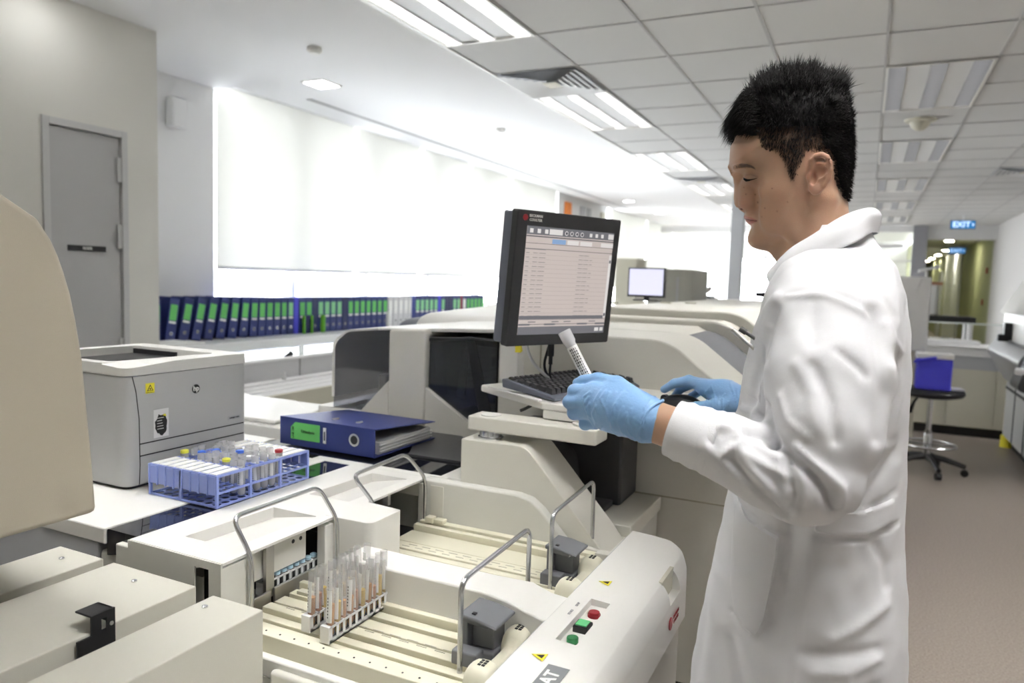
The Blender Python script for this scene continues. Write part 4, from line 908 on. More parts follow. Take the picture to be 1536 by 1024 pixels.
b = MB(); b.prism(rounded([(-.955, 1.0), (-.24, 1.0), (-.24, 1.15), (-.44, 1.296), (-.955, 1.296)], [0, 0, .1, .16, 0], 12), 'y', 2.62, 2.76); b.build('cover_rim', M['cream'], RA, bevel=.01)
b = MB(); b.box(-.90, -.30, YF0 + .03, 4.8, 0, .40); b.build('base', M['toe'], RA)
for k in range(4): b = MB(); b.box(-1.1 + k * .09, -1.05 + k * .09, 3.3 + k * .15, 3.33 + k * .15, 1.32, 1.332) ; b.build('vent_cap', M['cab'], RA)
# left part: low body, roof, smoked covers
b = MB(); b.box(-1.62, -.955, YF0, 4.7, .38, .985); b.build('lower_body', M['white'], RA, bevel=.004)
b = MB(); b.box(-1.6, -.95, YF0 + .03, 4.6, 0, .38); b.build('base', M['toe'], RA)
b = MB(); b.prism([(-1.42, 1.244), (-.955, 1.262), (-.955, 1.275), (-1.40, 1.252)], 'y', YF0 + .01, 2.62); b.build('roof', M['white'], RA, bevel=.003)
b = MB(); b.prism(rounded([(-1.555, .985), (-1.555, 1.20), (-1.50, 1.235), (-1.323, 1.252), (-1.323, .985)], [0, .05, .06, 0, 0], 8), 'y', YF0 + .0, YF0 + .48)
b2 = b.build('clear_cover', M['smokelt'], RA)
b = MB(); b.prism(rounded([(-1.56, 1.02), (-1.56, 1.20), (-1.50, 1.243), (-1.38, 1.254), (-1.38, 1.248), (-1.50, 1.236), (-1.550, 1.195), (-1.550, 1.02)], [0, .05, .06, 0, 0, .06, .05, 0], 6), 'y', YF0 - .003, YF0 + .49); b.build('cover_edge', M['white'], RA)
b = MB(); b.prism([(-1.19, .975), (-1.185, 1.238), (-1.04, 1.246), (-.957, 1.246), (-.957, .975)], 'y', YF0 - .005, YF0 + .5); b.build('smoked_cover', M['smoke'], RA)
b = MB(); b.prism([(-1.185, 1.225), (-1.04, 1.238), (-.957, 1.238), (-.957, 1.243), (-1.04, 1.247), (-1.185, 1.236)], 'y', YF0 - .012, YF0 - .004); b.build('cover_edge', M['black'], RA, bevel=.002)
b = MB(); b.prism([(-1.06, 1.235), (-1.03, 1.235), (-.957, .985), (-1.0, .985)], 'y', YF0 - .008, YF0 - .003); b.prism([(-1.11, 1.20), (-1.13, 1.20), (-1.15, 1.05), (-1.12, 1.05)], 'y', YF0 + .1, YF0 + .11); b.build('cover_strut', M['black'], RA, bevel=.001)
b = MB(); b.prism([(-1.14, 1.21), (-1.17, 1.04), (-1.02, .99), (-.96, 1.0), (-.96, 1.2)], 'y', YF0 + .14, YF0 + .15); b.build('inner_panel', M['dark'], RA)
b = MB(); b.box(-1.52, -1.2, YF0 + .42, YF0 + .44, .99, 1.22); b.build('inner_panel', M['dark'], RA)
b = MB(); b.box(-1.50, -1.34, YF0 + .2, YF0 + .3, .99, 1.07); b.box(-1.45, -1.42, YF0 + .1, YF0 + .14, .985, 1.09); b.box(-1.37, -1.36, YF0 + .08, YF0 + .1, .985, 1.16); b.build('mechanism', M['dark'], RA, bevel=.004)
b = MB(); b.cyl((-1.43, YF0 + .06, .986), (-1.43, YF0 + .06, 1.012), .028, n=20); b.box(-1.47, -1.40, YF0 + .01, YF0 + .06, .985, .997); b.build('reagent_pot', M['bezelside'], RA, bevel=.002)
b = MB(); b.box(-1.50, -1.33, YF0 + .30, YF0 + .36, 1.10, 1.19); b.build('mechanism', mat('teal pad', (.15, .45, .42), .5), RA, bevel=.02)
b = MB(); b.prism(rounded([(-1.325, .915), (-1.325, 1.253), (-1.19, 1.262), (-1.19, .91)], [0, .01, .02, 0]), 'y', YF0 - .022, YF0 + .5); po = b.build('post', M['cream'], RA, bevel=.008)
for q in ([(-1.325, .915), (-1.325, 1.095), (-1.50, .92)], [(-1.19, .91), (-1.19, 1.085), (-.955, .945), (-.955, .91)]):
    b = MB(); b.prism(q, 'y', YF0 - .020, YF0 - .002); b.build('gusset', M['cream'], RA, bevel=.003)
b = MB(); b.box(-1.53, -.955, YF0 - .024, YF0, .88, .917); b.build('sill', M['white'], RA, bevel=.003)
# low hood behind it with a dark rounded end
b = MB(); b.prism(rounded([(2.45, 1.0), (2.45, 1.27), (3.3, 1.30), (3.3, 1.0)], [0, .12, .05, 0], 8), 'x', -1.62, -.96); b.build('rear_hood', M['white'], RA, bevel=.02)
b = MB(); b.prism(rounded([(2.46, 1.0), (2.46, 1.245), (2.9, 1.26), (2.9, 1.0)], [0, .10, .05, 0], 8), 'x', -1.72, -1.62); b.build('rear_hood_end', M['bezelside'], RA, bevel=.03)
# dark module in front
DM = thing('waste_module', 'dark grey moulded module behind the pedestal', 'machine module', (-.66, 1.8, 0))
b = MB(); b.prism(rounded([(-.84, .862), (-.84, 1.04), (-.522, 1.05), (-.522, .862)], [0, .02, .012, .0], 6), 'y', 1.74, 1.885); b.build('housing', M['dark'], DM, bevel=.01)
b = MB(); b.prism(rounded([(-.80, .862), (-.80, 1.01), (-.64, 1.01), (-.62, .862)], [.0, .03, .06, .0], 8), 'y', 1.66, 1.74); b.build('front_bulge', M['dark'], DM, bevel=.008)
b = MB(); b.box(-.64, -.54, 1.62, 1.74, .862, .878); b.build('tray_lip', M['dark'], DM, bevel=.003)
b = MB(); b.box(-.88, -.455, 1.61, 1.89, .825, .861); b.build('shelf', M['cream'], DM, bevel=.003)
b = MB(); b.box(-.88, -.462, 1.625, 1.885, .20, .818); b.box(-.86, -.468, 1.63, 1.88, .818, .826, 1); b.build('cabinet', [M['cream2'], M['ink']], DM, bevel=.002)
b = MB(); b.box(-.88, -.48, 1.65, 1.87, 0, .2); b.build('plinth', M['toe'], DM)
b = MB(); b.box(-.665, -.64, 1.651, 1.6545, .885, .915); b.build('label', M['paper'], DM)

# ------------------------------------------------------------------ white machine lid behind the printer
WL = thing('machine_lid', 'low white machine housing between the printer and the window bench', 'machine', (-2.0, 2.0, 0))
b = MB(); b.prism([(-2.1, 1.66), (-1.52, 1.66), (-1.52, 1.86), (-1.64, 1.885), (-1.70, 2.05), (-2.1, 2.05)], 'z', .30, .955); b.build('body', M['white'], WL, bevel=.006)
b = MB(); b.prism([(-2.08, 1.68), (-1.60, 1.68), (-1.60, 1.84), (-1.80, 2.0), (-2.08, 2.0)], 'z', .955, .968); b.build('lid', M['white'], WL, bevel=.006)
b = MB(); b.box(-2.05, -1.66, 1.70, 2.0, 0, .30); b.build('plinth', M['toe'], WL)
# ------------------------------------------------------------------ bench below the window with partition and rails
WB = thing('window_bench', 'long white bench running under the window blinds, holding the binder row', 'bench', (-4.1, 6, 0))
b = MB(); b.box(XW + .005, -3.86, 2.97, 10.7, .895, .93); b.build('upper_shelf', mat('bench laminate', (.62, .62, .61), .45), WB, bevel=.004)
b = MB(); b.box(-3.86, -3.84, 2.97, 10.7, .872, .935); b.build('shelf_edge', M['tray'], WB, bevel=.006)
b = MB(); b.box(XW + .005, -3.05, 2.97, 10.7, .72, .75); b.build('desk_top', M['wallc'], WB, bevel=.003)
for y in (3.0, 4.4, 5.8, 7.2, 8.6, 10.0): b = MB(); b.box(-3.95, -3.92, y, y + .03, .75, .895); b.build('shelf_support', M['wallc'], WB); b = MB(); b.box(XW + .05, -3.15, y, y + .03, 0, .72); b.build('end_panel', M['cab'], WB)
for k, (y, c_) in enumerate([(3.6, 'labelgreen2'), (3.95, 'labelgreen2'), (4.35, 'paper'), (4.7, 'labelgreen2'), (5.1, 'paper')]):
    s = MB(); s.box(-4.05, -3.75, y, y + .25, .751, .754 + .006 * (k % 2)); tag(s.build('paper_stack', M[c_]), '%s papers lying on the window desk, %s' % ('green' if c_ != 'paper' else 'white', ['first from the left', 'second from the left', 'third, beside green ones', 'fourth from the left', 'rightmost'][k]), 'papers', 'papers on the window desk')
for y in (3.95, 4.72):
    s = MB(); s.box(-3.72, -3.66, y, y + .12, .751, .81); s.cyl((-3.69, y + .03, .81), (-3.69, y + .09, .845), .02); tag(s.build('desk_stapler', M['black'], bevel=.004), 'small black desktop item on the window desk, %s one' % ('left' if y < 4 else 'right'), 'desk item', 'black items on the window desk')
PT = thing('desk_partition', 'low grey partition panels with a white rail in front of the window desk', 'partition', (-3.02, 5, 0))
b = MB()
for k in range(10): b.box(-3.03, -3.0, 2.04 + k * .66, 2.69 + k * .66, .30, .915)
b.build('panel', mat('partition fabric', (.55, .55, .56), .8, bump=.4, bscale=500), PT, bevel=.003)
b = MB(); b.box(-3.04, -2.99, 2.04, 8.6, .915, .928); b.build('top_rail', M['wallc'], PT, bevel=.003)
b = MB(); b.box(-3.025, -3.005, 2.1, 8.5, 0, .3); b.build('foot', M['cab'], PT)
FB = thing('instrument_bench', 'long bench with ribbed cable trunking between the partition and the machines', 'bench', (-2.9, 5, 0))
b = MB(); b.box(-2.995, -2.62, 2.0, 9.0, .775, .80); b.build('top', M['wallc'], FB, bevel=.003)
for k, (x, z) in enumerate([(-2.94, .818), (-2.85, .812), (-2.76, .812), (-2.67, .812)]): b = MB(); b.box(x - .035, x + .025, 2.0, 9.0, .80, z); b.build('trunking', M['wallc'] if k % 2 == 0 else M['tray'], FB, bevel=.006)
b = MB(); b.box(-2.62, -2.60, 2.0, 9.0, .1, .812); b.build('fascia', M['cab'], FB, bevel=.003)
b = MB(); b.box(-2.98, -2.65, 2.1, 8.9, 0, .775); b.build('carcass', M['cab'], FB)
b = MB(); b.cyl((-2.93, 3.15, .81), (-2.93, 3.15, .835), .014); b.cyl((-2.93, 3.15, .835), (-2.93, 3.15, .86), .007); b.build('valve', M['tray'], FB)

# ------------------------------------------------------------------ row of lever arch binders on the window shelf
def binder(y, w, lean, kind, lab):
    """spine faces +x; standing on the shelf at y, leaning towards -y"""
    z0 = .931; h = .292; dp = .27; xs = -4.10; z0 += w * math.sin(abs(lean)) + .0005
    t = thing('ring_binder', lab, 'binder', (xs, y, z0), 'lever arch binders on the window shelf')
    t.rotation_euler = (lean, 0, 0)
    cm = {'n': 'navy', 'd': 'navy2', 'w': 'binderwhite', 'b': 'cooler', 'r': 'red'}[kind[0]]
    b = MB(); b.box(-dp, 0, 0, w, 0, h); b.build('cover', M[cm], t, local=True, bevel=.002)
    if len(kind) > 1 and kind[1] in 'gpw':
        b = MB(); b.box(.0002, .001, w * .14, w * .86, h * .50, h * .86)
        o = b.build('spine_label', M[{'g': 'labelgreen', 'p': 'labelgreen2', 'w': 'paper'}[kind[1]]], t, local=True)
        b = MB(); b.box(.0002, .001, w * .16, w * .84, h * .43, h * .48); b.build('index_tab', M['paper'], t, local=True)
    if kind[0] in 'nwd':
        b = MB(); b.lathe([(.012, -.0), (.012, .002), (.008, .002), (.008, 0), (.012, 0)], (0, w / 2, h * .2), 12, axis='x', caps=False); b.build('finger_ring', M['chrome'], t, local=True, recalc=True)
        b = MB(); b.lathe([(.0078, 0), (.0078, .001)], (0, w / 2, h * .2), 10, axis='x'); b.build('finger_hole', M['black'], t, local=True)
    return t
seq = []
y = 3.21
lean0 = [.02, .16, .20, .22, .20, .18, .15, .12, .05, .04, .03, .02]
# (width, lean, kind)
for l in lean0[:8]: seq.append((.075, -l, 'ng', .105))
for l in lean0[8:]: seq.append((.072, -l, 'ng', .080))
for k in range(2): seq.append((.065, -.01, 'np' if k else 'ng', .074))
seq.append((.05, 0, 'b', .056))
for k in range(2): seq.append((.075, 0, 'ng', .079))
seq.append((.06, 0, 'd', .064))
for k in range(4): seq.append((.075, 0, 'np', .080))
seq.append((.07, 0, 'd', .073))
for k in range(7): seq.append((.078, 0, 'ng', .086))
for k in range(4): seq.append((.08, 0, 'ww', .088))
seq.append((.05, 0, 'ww', .12))
for k in range(5): seq.append((.08, 0, 'np', .088))
seq.append((.05, 0, 'b', .058)); seq.append((.08, 0, 'np', .088))
for k in range(2): seq.append((.075, 0, 'd', .08))
for k in range(2): seq.append((.08, 0, 'np', .088))
seq.append((.03, 0, 'r', .04)); seq.append((.08, 0, 'nw', .09))
for k in range(5): seq.append((.08, 0, 'ng', .088))
ordn = ['first', 'second', 'third', 'fourth', 'fifth', 'sixth', 'seventh', 'eighth', 'ninth', 'tenth', 'eleventh', 'twelfth', 'thirteenth', 'fourteenth', 'fifteenth', 'sixteenth', 'seventeenth', 'eighteenth', 'nineteenth', 'twentieth', 'twenty-first', 'twenty-second', 'twenty-third', 'twenty-fourth', 'twenty-fifth', 'twenty-sixth', 'twenty-seventh', 'twenty-eighth', 'twenty-ninth', 'thirtieth', 'thirty-first', 'thirty-second', 'thirty-third', 'thirty-fourth', 'thirty-fifth', 'thirty-sixth', 'thirty-seventh', 'thirty-eighth', 'thirty-ninth', 'fortieth', 'forty-first', 'forty-second', 'forty-third', 'forty-fourth', 'forty-fifth', 'forty-sixth', 'forty-seventh', 'forty-eighth', 'forty-ninth', 'fiftieth']
ordn += ['fifty-first', 'fifty-second', 'fifty-third', 'fifty-fourth', 'fifty-fifth', 'fifty-sixth', 'fifty-seventh', 'fifty-eighth', 'fifty-ninth', 'sixtieth']
desc = {'ng': 'navy binder with green label', 'np': 'navy binder with pale green label', 'b': 'plain bright blue folder', 'd': 'plain dark navy binder', 'ww': 'pale grey binder', 'r': 'thin red folder', 'nw': 'navy binder with white label'}
for k, (w, l, kd, st_) in enumerate(seq):
    binder(y, w, l, kd, '%s%s, %s from the left in the shelf row' % ('leaning ' if l < -.1 else '', desc[kd], ordn[k])); y += st_
print('binders end', y, len(seq))
for y_, l in ((4.60, 'lime green plastic holder standing before the binders, left one'), (4.82, 'thin lime green plastic frame before the binders, right one')):
    s = MB(); w = .09 if y_ < 4.7 else .02; s.box(-4.085, -4.08, y_, y_ + w, .931, 1.075); s.box(-4.085, -4.06, y_ - .004, y_ + .004, .931, 1.075, 1); s.box(-4.085, -4.06, y_ + w - .004, y_ + w + .004, .931, 1.075, 1); tag(s.build('magazine_holder', [M['navy2'], M['brightgreen']]), l, 'holder')
s = MB(); s.box(-4.08, -3.92, 3.0, 3.48, .9305, .946); s.box(-4.07, -3.95, 3.02, 3.36, .946, .958)
tag(s.build('paper_stack', M['paper']), 'white papers lying on the shelf before the leftmost binders', 'papers')
s = MB(); s.lathe([(.022, 0), (.024, .1), (.018, .15), (.01, .16)], (-4.04, 5.72, .931), 14); tag(s.build('bottle', M['paper']), 'slim white bottle standing before the pale grey binders', 'bottle')
s = MB(); s.lathe([(.02, 0), (.035, .02), (.03, .04), (.01, .05)], (-4.0, 6.35, .931), 14); tag(s.build('tape_roll', M['paper']), 'small round white item on the shelf before the far binders', 'desk item')
s = MB(); s.box(-4.3, -4.2, 8.0, 8.5, .931, 1.12); tag(s.build('storage_box', M['tray'], bevel=.005), 'pale box on the sill left of the big monitor', 'box')

# ------------------------------------------------------------------ things beyond the rear analyser
SM = thing('monitor', 'small black-framed monitor showing a pale screen, on the rear machine', 'monitor', (-1.1, 4.0, 1.325))
s = MB(); s.box(-1.212, -1.002, 4.0, 4.03, 1.345, 1.508); s.build('frame', M['bezel'], SM, bevel=.003)
s = MB(); s.box(-1.203, -1.011, 3.998, 4.0, 1.356, 1.500); s.build('screen', mat('far lcd', (.3, .3, .4), .3, emit=(.72, .72, .95), estr=.42), SM)
s = MB(); s.box(-1.12, -1.09, 4.01, 4.03, 1.326, 1.35); s.box(-1.17, -1.03, 3.97, 4.07, 1.325, 1.332); s.build('stand', M['bezel'], SM, bevel=.003)
GB = thing('reagent_cabinet', 'tall pale grey cabinet standing behind the small monitor', 'cabinet', (-1.2, 5.2, 0))
s = MB(); s.prism(rounded([(-1.36, 4.95), (-1.11, 4.95), (-1.06, 5.0), (-1.06, 5.5), (-1.36, 5.5)], [0, .05, .05, 0, 0]), 'z', .3, 1.523); s.build('body', mat('cabinet olive grey', (.42, .42, .38), .5), GB, bevel=.01)
s = MB(); s.box(-1.16, -1.145, 4.945, 4.951, 1.28, 1.47); s.build('handle', M['steelpaint'], GB)
s = MB(); s.box(-1.3, -1.1, 5.0, 5.4, 0, .3); s.build('plinth', M['toe'], GB)
GC = thing('equipment_box', 'small grey box on top of equipment left of the small monitor', 'equipment', (-1.9, 6.4, 0))
s = MB(); s.box(-2.06, -1.86, 6.4, 6.7, 1.2, 1.64); s.build('body', M['cab'], GC, bevel=.01); s = MB(); s.box(-2.2, -1.7, 6.3, 6.9, 0, 1.2); s.build('plinth', M['wallc'], GC, bevel=.01)
WD = thing('bench_analyser', 'bright white bench instrument right of the grey cabinet', 'analyser', (-1.1, 5.7, 0))
s = MB(); s.prism(rounded([(-1.21, 1.0), (-1.21, 1.28), (-1.17, 1.325), (-1.04, 1.325), (-1.08, 1.0)], [0, .03, .03, .02, 0]), 'y', 5.55, 5.9); s.build('body', M['white'], WD, bevel=.01)
s = MB(); s.prism([(-1.18, 1.325), (-1.12, 1.39), (-1.07, 1.41), (-1.08, 1.38), (-1.15, 1.325)], 'y', 5.6, 5.75); s.build('lid', M['white'], WD, bevel=.003)
s = MB(); s.box(-1.13, -1.05, 5.6, 5.75, 1.325, 1.34); s.build('seal', M['grey'], WD); s = MB(); s.box(-1.2, -.9, 5.52, 6.0, 0, 1.0); s.build('plinth', M['cab'], WD)
LC = thing('instrument_cover', 'long cream instrument cover seen beyond the rear analyser, left of the coat', 'machine', (-.4, 5.4, 0))
s = MB(); s.prism(rounded([(-1.02, .3), (-.95, 1.325), (.05, 1.325), (.12, .3)], [0, .03, .05, 0]), 'y', 4.95, 5.5); s.build('cover', M['cream'], LC, bevel=.02)
s = MB(); s.box(-.6, .05, 5.0, 5.45, 0, .3); s.build('plinth', M['toe'], LC)
for x, y, z, w, h_, m_, l in [(-.98, 9.3, 1.36, .26, .36, 'steelpaint', 'grey monitor back seen through the glass beside the chin'), (-1.0, 9.2, .9, .5, .42, 'wallc', 'pale instrument under the grey monitor beyond the column')]:
    s = MB(); s.box(x, x + w, y, y + .1, z if z > 1 else 0, z + h_); tag(s.build('bench_instrument', M[m_], bevel=.01), l, 'equipment')
s = MB(); s.box(-1.22, -.7, 9.31, 9.5, 1.30, 1.36); tag(s.build('bench_shelf', M['black']), 'black shelf edge beyond the column beside the chin', 'shelf')
# ------------------------------------------------------------------ right side: low partition, stool, cool box, right analyser
LP = thing('low_cabinet', 'cream low cabinet run with a dark band and black kick behind the stool', 'cabinet', (.9, 8.6, 0))
b = MB(); b.box(-.9, 1.60, 8.5, 8.95, .09, .88); b.build('carcass', M['cab'], LP)
for x0_, x1_ in ((-.9, -.25), (-.245, .38), (.385, .78), (.785, 1.19), (1.195, 1.6)): b = MB(); b.box(x0_ + .003, x1_ - .003, 8.484, 8.5, .10, .665); b.build('door', M['cab'], LP, bevel=.002)
b = MB(); b.box(-.9, 1.6, 8.49, 8.5, .67, .80); b.build('dark_band', M['steelpaint'], LP)
b = MB(); b.box(-.9, 1.62, 8.47, 8.98, .88, .90); b.box(-.9, 1.6, 8.482, 8.5, .80, .88); b.build('worktop', M['wallc'], LP, bevel=.003)
b = MB(); b.box(-.88, 1.58, 8.52, 8.9, 0, .09); b.build('kick', M['toe'], LP)
b = MB(); b.box(-.9, 1.55, 8.95, 8.96, .90, 1.10); b.build('glass_screen', M['glasspane'], LP); b = MB(); b.box(-.9, 1.55, 8.945, 8.965, 1.10, 1.115); b.build('screen_rail', M['glassedge'], LP)
b = MB(); b.box(.30, 1.05, 8.60, 8.9, .901, .94); [b.cyl((.32 + k * .03, 8.65, .94), (.32 + k * .03, 8.65, .97), .004, n=6) for k in range(20)]; tag(b.build('drying_rack', M['tray']), 'low pale drying rack with pegs on the cream cabinets', 'rack')
WC = thing('white_cabinet', 'large white rounded instrument housing behind the coat shoulder', 'machine', (.2, 6.9, 0))
b = MB(); b.prism(rounded([(-.25, 6.9), (.47, 6.9), (.47, 7.5), (-.25, 7.5)], .02), 'z', .93, 1.545); b.build('housing', M['wallc'], WC, bevel=.03, seg=3)
b = MB(); b.box(-.2, .42, 6.95, 7.45, 0, .93); b.build('pedestal', M['cab'], WC, bevel=.004)
b = MB(); b.box(.37, .378, 6.895, 6.899, 1.40, 1.48); b.build('handle_mark', M['tray'], WC)
BT = thing('side_table', 'black-topped trolley table beyond the low cabinets by the corridor', 'table', (.9, 11, 0))
b = MB(); b.box(.55, 1.25, 10.8, 11.4, 1.04, 1.12); b.build('table_top', M['toe'], BT, bevel=.004)
for x_, y_ in ((.6, 10.85), (1.2, 10.85), (.6, 11.35), (1.2, 11.35)): b = MB(); b.cyl((x_, y_, 0), (x_, y_, 1.04), .03, n=10); b.build('leg', M['tray'], BT)
b = MB(); b.prism(rounded([(.62, 11.0), (.84, 11.0), (.84, 11.3), (.62, 11.3)], .05), 'z', 1.12, 1.52); tag(b.build('water_container', M['paperg'], bevel=.04), 'translucent white container on the black-topped table', 'container')
b = MB(); b.prism([(.60, 1.68), (.84, 1.74), (.86, 1.79), (.60, 1.72)], 'y', 11.2, 11.4); b.cyl((.7, 11.3, 1.52), (.7, 11.3, 1.70), .02); tag(b.build('lamp_head', M['paperg'], bevel=.005), 'pale angled device above the white container', 'equipment')
b = MB(); b.box(.60, .90, 11.32, 11.38, 1.52, 1.56); b.build('tray_lid', mat('brown lid', (.35, .18, .12), .6)); tag(bpy.data.objects['tray_lid'], 'small brownish lid on the white container', 'lid')
# stool
ST = thing('lab_stool', 'black wheeled lab stool with chrome foot ring in the aisle', 'stool', (.52, 6.55, 0))
cx, cy = .505, 6.60
b = MB(); b.lathe([(.001, .60), (.16, .602), (.215, .615), (.235, .64), (.225, .665), (.17, .675), (.001, .672)], (cx, cy, 0), 32); o = b.build('seat', M['upholstery'], ST, smooth=60); 
b = MB(); b.lathe([(.028, .30), (.028, .33), (.020, .335), (.020, .60), (.05, .602)], (cx, cy, 0), 16); b.build('gas_column', M['chrome'], ST)
b = MB(); b.lathe([(.032, .10), (.032, .30), (.028, .31)], (cx, cy, 0), 16); b.build('sleeve', M['chrome'], ST)
b = MB(); b.tube([(cx + .20 * math.cos(a * PI / 16), cy + .20 * math.sin(a * PI / 16), .225) for a in range(32)], .010, 8, closed=True)
b.tube([(cx - .2, cy, .225), (cx + .2, cy, .225)], .008); b.tube([(cx, cy - .2, .225), (cx, cy + .2, .225)], .008); b.build('foot_ring', M['chrome'], ST)
for k in range(5):
    a = R(-75 + 72 * k); d_ = Vector((math.cos(a), math.sin(a), 0)); c0 = Vector((cx, cy, .13)); b = MB(); b.tube([c0, c0 + d_ * .12 + Vector((0, 0, -.012)), c0 + d_ * .27 + Vector((0, 0, -.055))], [.030, .024, .018], 8); lg = b.build('leg', M['black'], ST)
    w = Vector((cx, cy, .03)) + d_ * .265; s_ = Vector((-d_.y, d_.x, 0)); b = MB(); b.cyl(w - s_ * .02, w + s_ * .02, .028, n=14); b.build('caster', M['black'], lg)
b = MB(); b.tube([(cx - .09, cy - .05, .60), (cx - .12, cy - .12, .57), (cx - .15, cy - .2, .50)], [.008, .008, .018]); b.tube([(cx - .17, cy + .05, .61), (cx - .22, cy, .56), (cx - .22, cy - .04, .50)], .01); b.build('lever', M['black'], ST)
b = MB(); b.tube([(cx - .15, cy + .05, .61), (cx - .26, cy + .05, .62), (cx - .29, cy + .04, .72)], .014); b.prism(rounded([(cy - .12, .70), (cy + .16, .70), (cy + .16, .95), (cy - .12, .95)], .06), 'x', cx - .30, cx - .26); b.build('backrest', M['upholstery'], ST, bevel=.01)
CB = thing('cool_box', 'royal blue cool box with white lid standing on the black stool', 'cool box', (.5, 6.5, .676))
zc = .676
b = MB(); b.prism(rounded([(.378, 6.42), (.62, 6.42), (.62, 6.60), (.378, 6.60)], .02), 'z', zc, .915); b.build('body', M['cooler'], CB, bevel=.008)
b = MB(); b.prism(rounded([(.372, 6.414), (.626, 6.414), (.626, 6.606), (.372, 6.606)], .02), 'z', .915, .955); b.build('lid', M['paper'], CB, bevel=.008)
b = MB(); b.box(.376, .38, 6.42, 6.60, .80, .805); b.tube(arc_path([(.368, 6.41, .88), (.368, 6.405, .895), (.50, 6.400, .925), (.50, 6.41, .925)], .01), .011, 8); b.build('handle', M['cooler'], CB, bevel=.001)
b = MB(); b.prism([(.55, 6.46), (.70, 6.50), (.685, 6.62), (.56, 6.64)], 'z', .6735, .6765)
b.T = None
s = MB(); s.prism([(.628, 6.48), (.72, 6.50), (.70, 6.62), (.628, 6.64)], 'z', .6755, .690); tag(s.build('paper_stack', M['paper'], bevel=.002), 'white papers on the stool seat beside the cool box', 'papers')
# right analyser
RM = thing('sample_analyser', 'grey and white floor-standing analyser at the right edge with dark roll tray', 'analyser', (1.6, 7.4, 0))
b = MB(); b.prism([(1.235, 6.6), (1.235, 8.2), (2.0, 8.2), (2.0, 6.6)], 'z', .10, .62); b.build('lower_cabinet', M['printer'], RM, bevel=.01)
b = MB(); [b.box(1.228, 1.236, y_, y_ + .005, .11, .60) for y_ in (7.2, 7.7)]; b.box(1.225, 1.236, 6.62, 8.18, .55, .57); b.build('seam', M['toe'], RM)
b = MB(); b.box(1.30, 1.95, 6.7, 8.1, .0, .10); b.build('plinth', M['toe'], RM)
b = MB(); b.prism(rounded([(1.05, .90), (1.22, .62), (2.0, .62), (2.0, 1.02), (1.12, 1.02)], [.05, .05, 0, 0, .05], 6), 'y', 6.62, 8.2); b.build('roll_front', mat('mid grey shell', (.30, .30, .31), .4), RM, bevel=.01)
b = MB(); b.prism(rounded([(1.035, .72), (1.2, .66), (1.4, .70), (1.4, .98), (1.1, .98)], .04), 'y', 6.45, 6.8); b.build('dark_cover', M['dark'], RM, bevel=.01)
b = MB(); b.cyl((1.03, 6.5, .86), (1.2, 6.40, .84), .025, n=12); b.build('roll_handle', M['tray'], RM)
b = MB(); b.prism(rounded([(1.14, 1.02), (1.14, 1.27), (1.30, 1.55), (1.40, 1.62), (2.0, 1.62), (2.0, 1.02)], [0, .02, .05, .05, 0, 0], 6), 'y', 6.9, 8.0); b.build('upper_housing', M['white'], RM, bevel=.01)
b = MB(); b.prism([(1.11, 1.262), (1.27, 1.56), (1.36, 1.62), (1.38, 1.60), (1.28, 1.52), (1.15, 1.25)], 'y', 6.88, 8.02); b.build('lid', M['white'], RM, bevel=.005)
b = MB(); b.box(1.08, 1.14, 7.5, 7.62, 1.03, 1.18); b.box(1.04, 1.12, 7.5, 7.58, 1.02, 1.08); b.build('clip', M['black'], RM, bevel=.01)
b = MB(); b.cyl((1.26, 8.12, .0), (1.26, 8.12, .11), .05, n=12); b.build('foot_guard', M['yellow'], RM)
# EXIT signs
for n_, (x, y, z, sc, lab) in enumerate([(1.41, 14.9, 2.60, 1.0, 'nearer blue EXIT sign hanging under the tiles'), (2.0, 22.0, 2.5, 1.0, 'farther blue EXIT sign in the corridor')]):
    t = thing('exit_sign', lab, 'sign', (x, y, z), 'blue exit signs')
    s = MB(); s.box(x - .19, x + .19, y - .02, y + .02, z - .075, z + .075); s.build('housing', M['dark'], t, bevel=.004)
    s = MB(); s.box(x - .182, x + .182, y - .024, y - .02, z - .067, z + .067); s.build('panel', M['signblue'], t)
    q = text_mb('EXIT', .13, frame((x - .02, y - .026, z), (1, 0, 0), (0, 0, 1)), bold=True); q.prism([(x + .14, z - .03), (x + .17, z), (x + .14, z + .03)], 'y', y - .026, y - .0255); q.build('lettering', M['signwhite'], t)
    s = MB(); s.cyl((x, y, z + .075), (x, y, 2.75 if n_ == 0 else 2.6), .01, n=8); s.build('hanger', M['tray'], t)
for x, y, z, l in [(2.17, 17.9, 1.9, 'upper small red alarm point on the green corridor wall'), (2.17, 18.2, 1.25, 'lower small red alarm point on the green corridor wall')]: 
    s = MB(); s.box(x, x + .028, y - .05, y + .05, z - .06, z + .06); tag(s.build('call_point', M['red'], bevel=.005), l, 'alarm point')
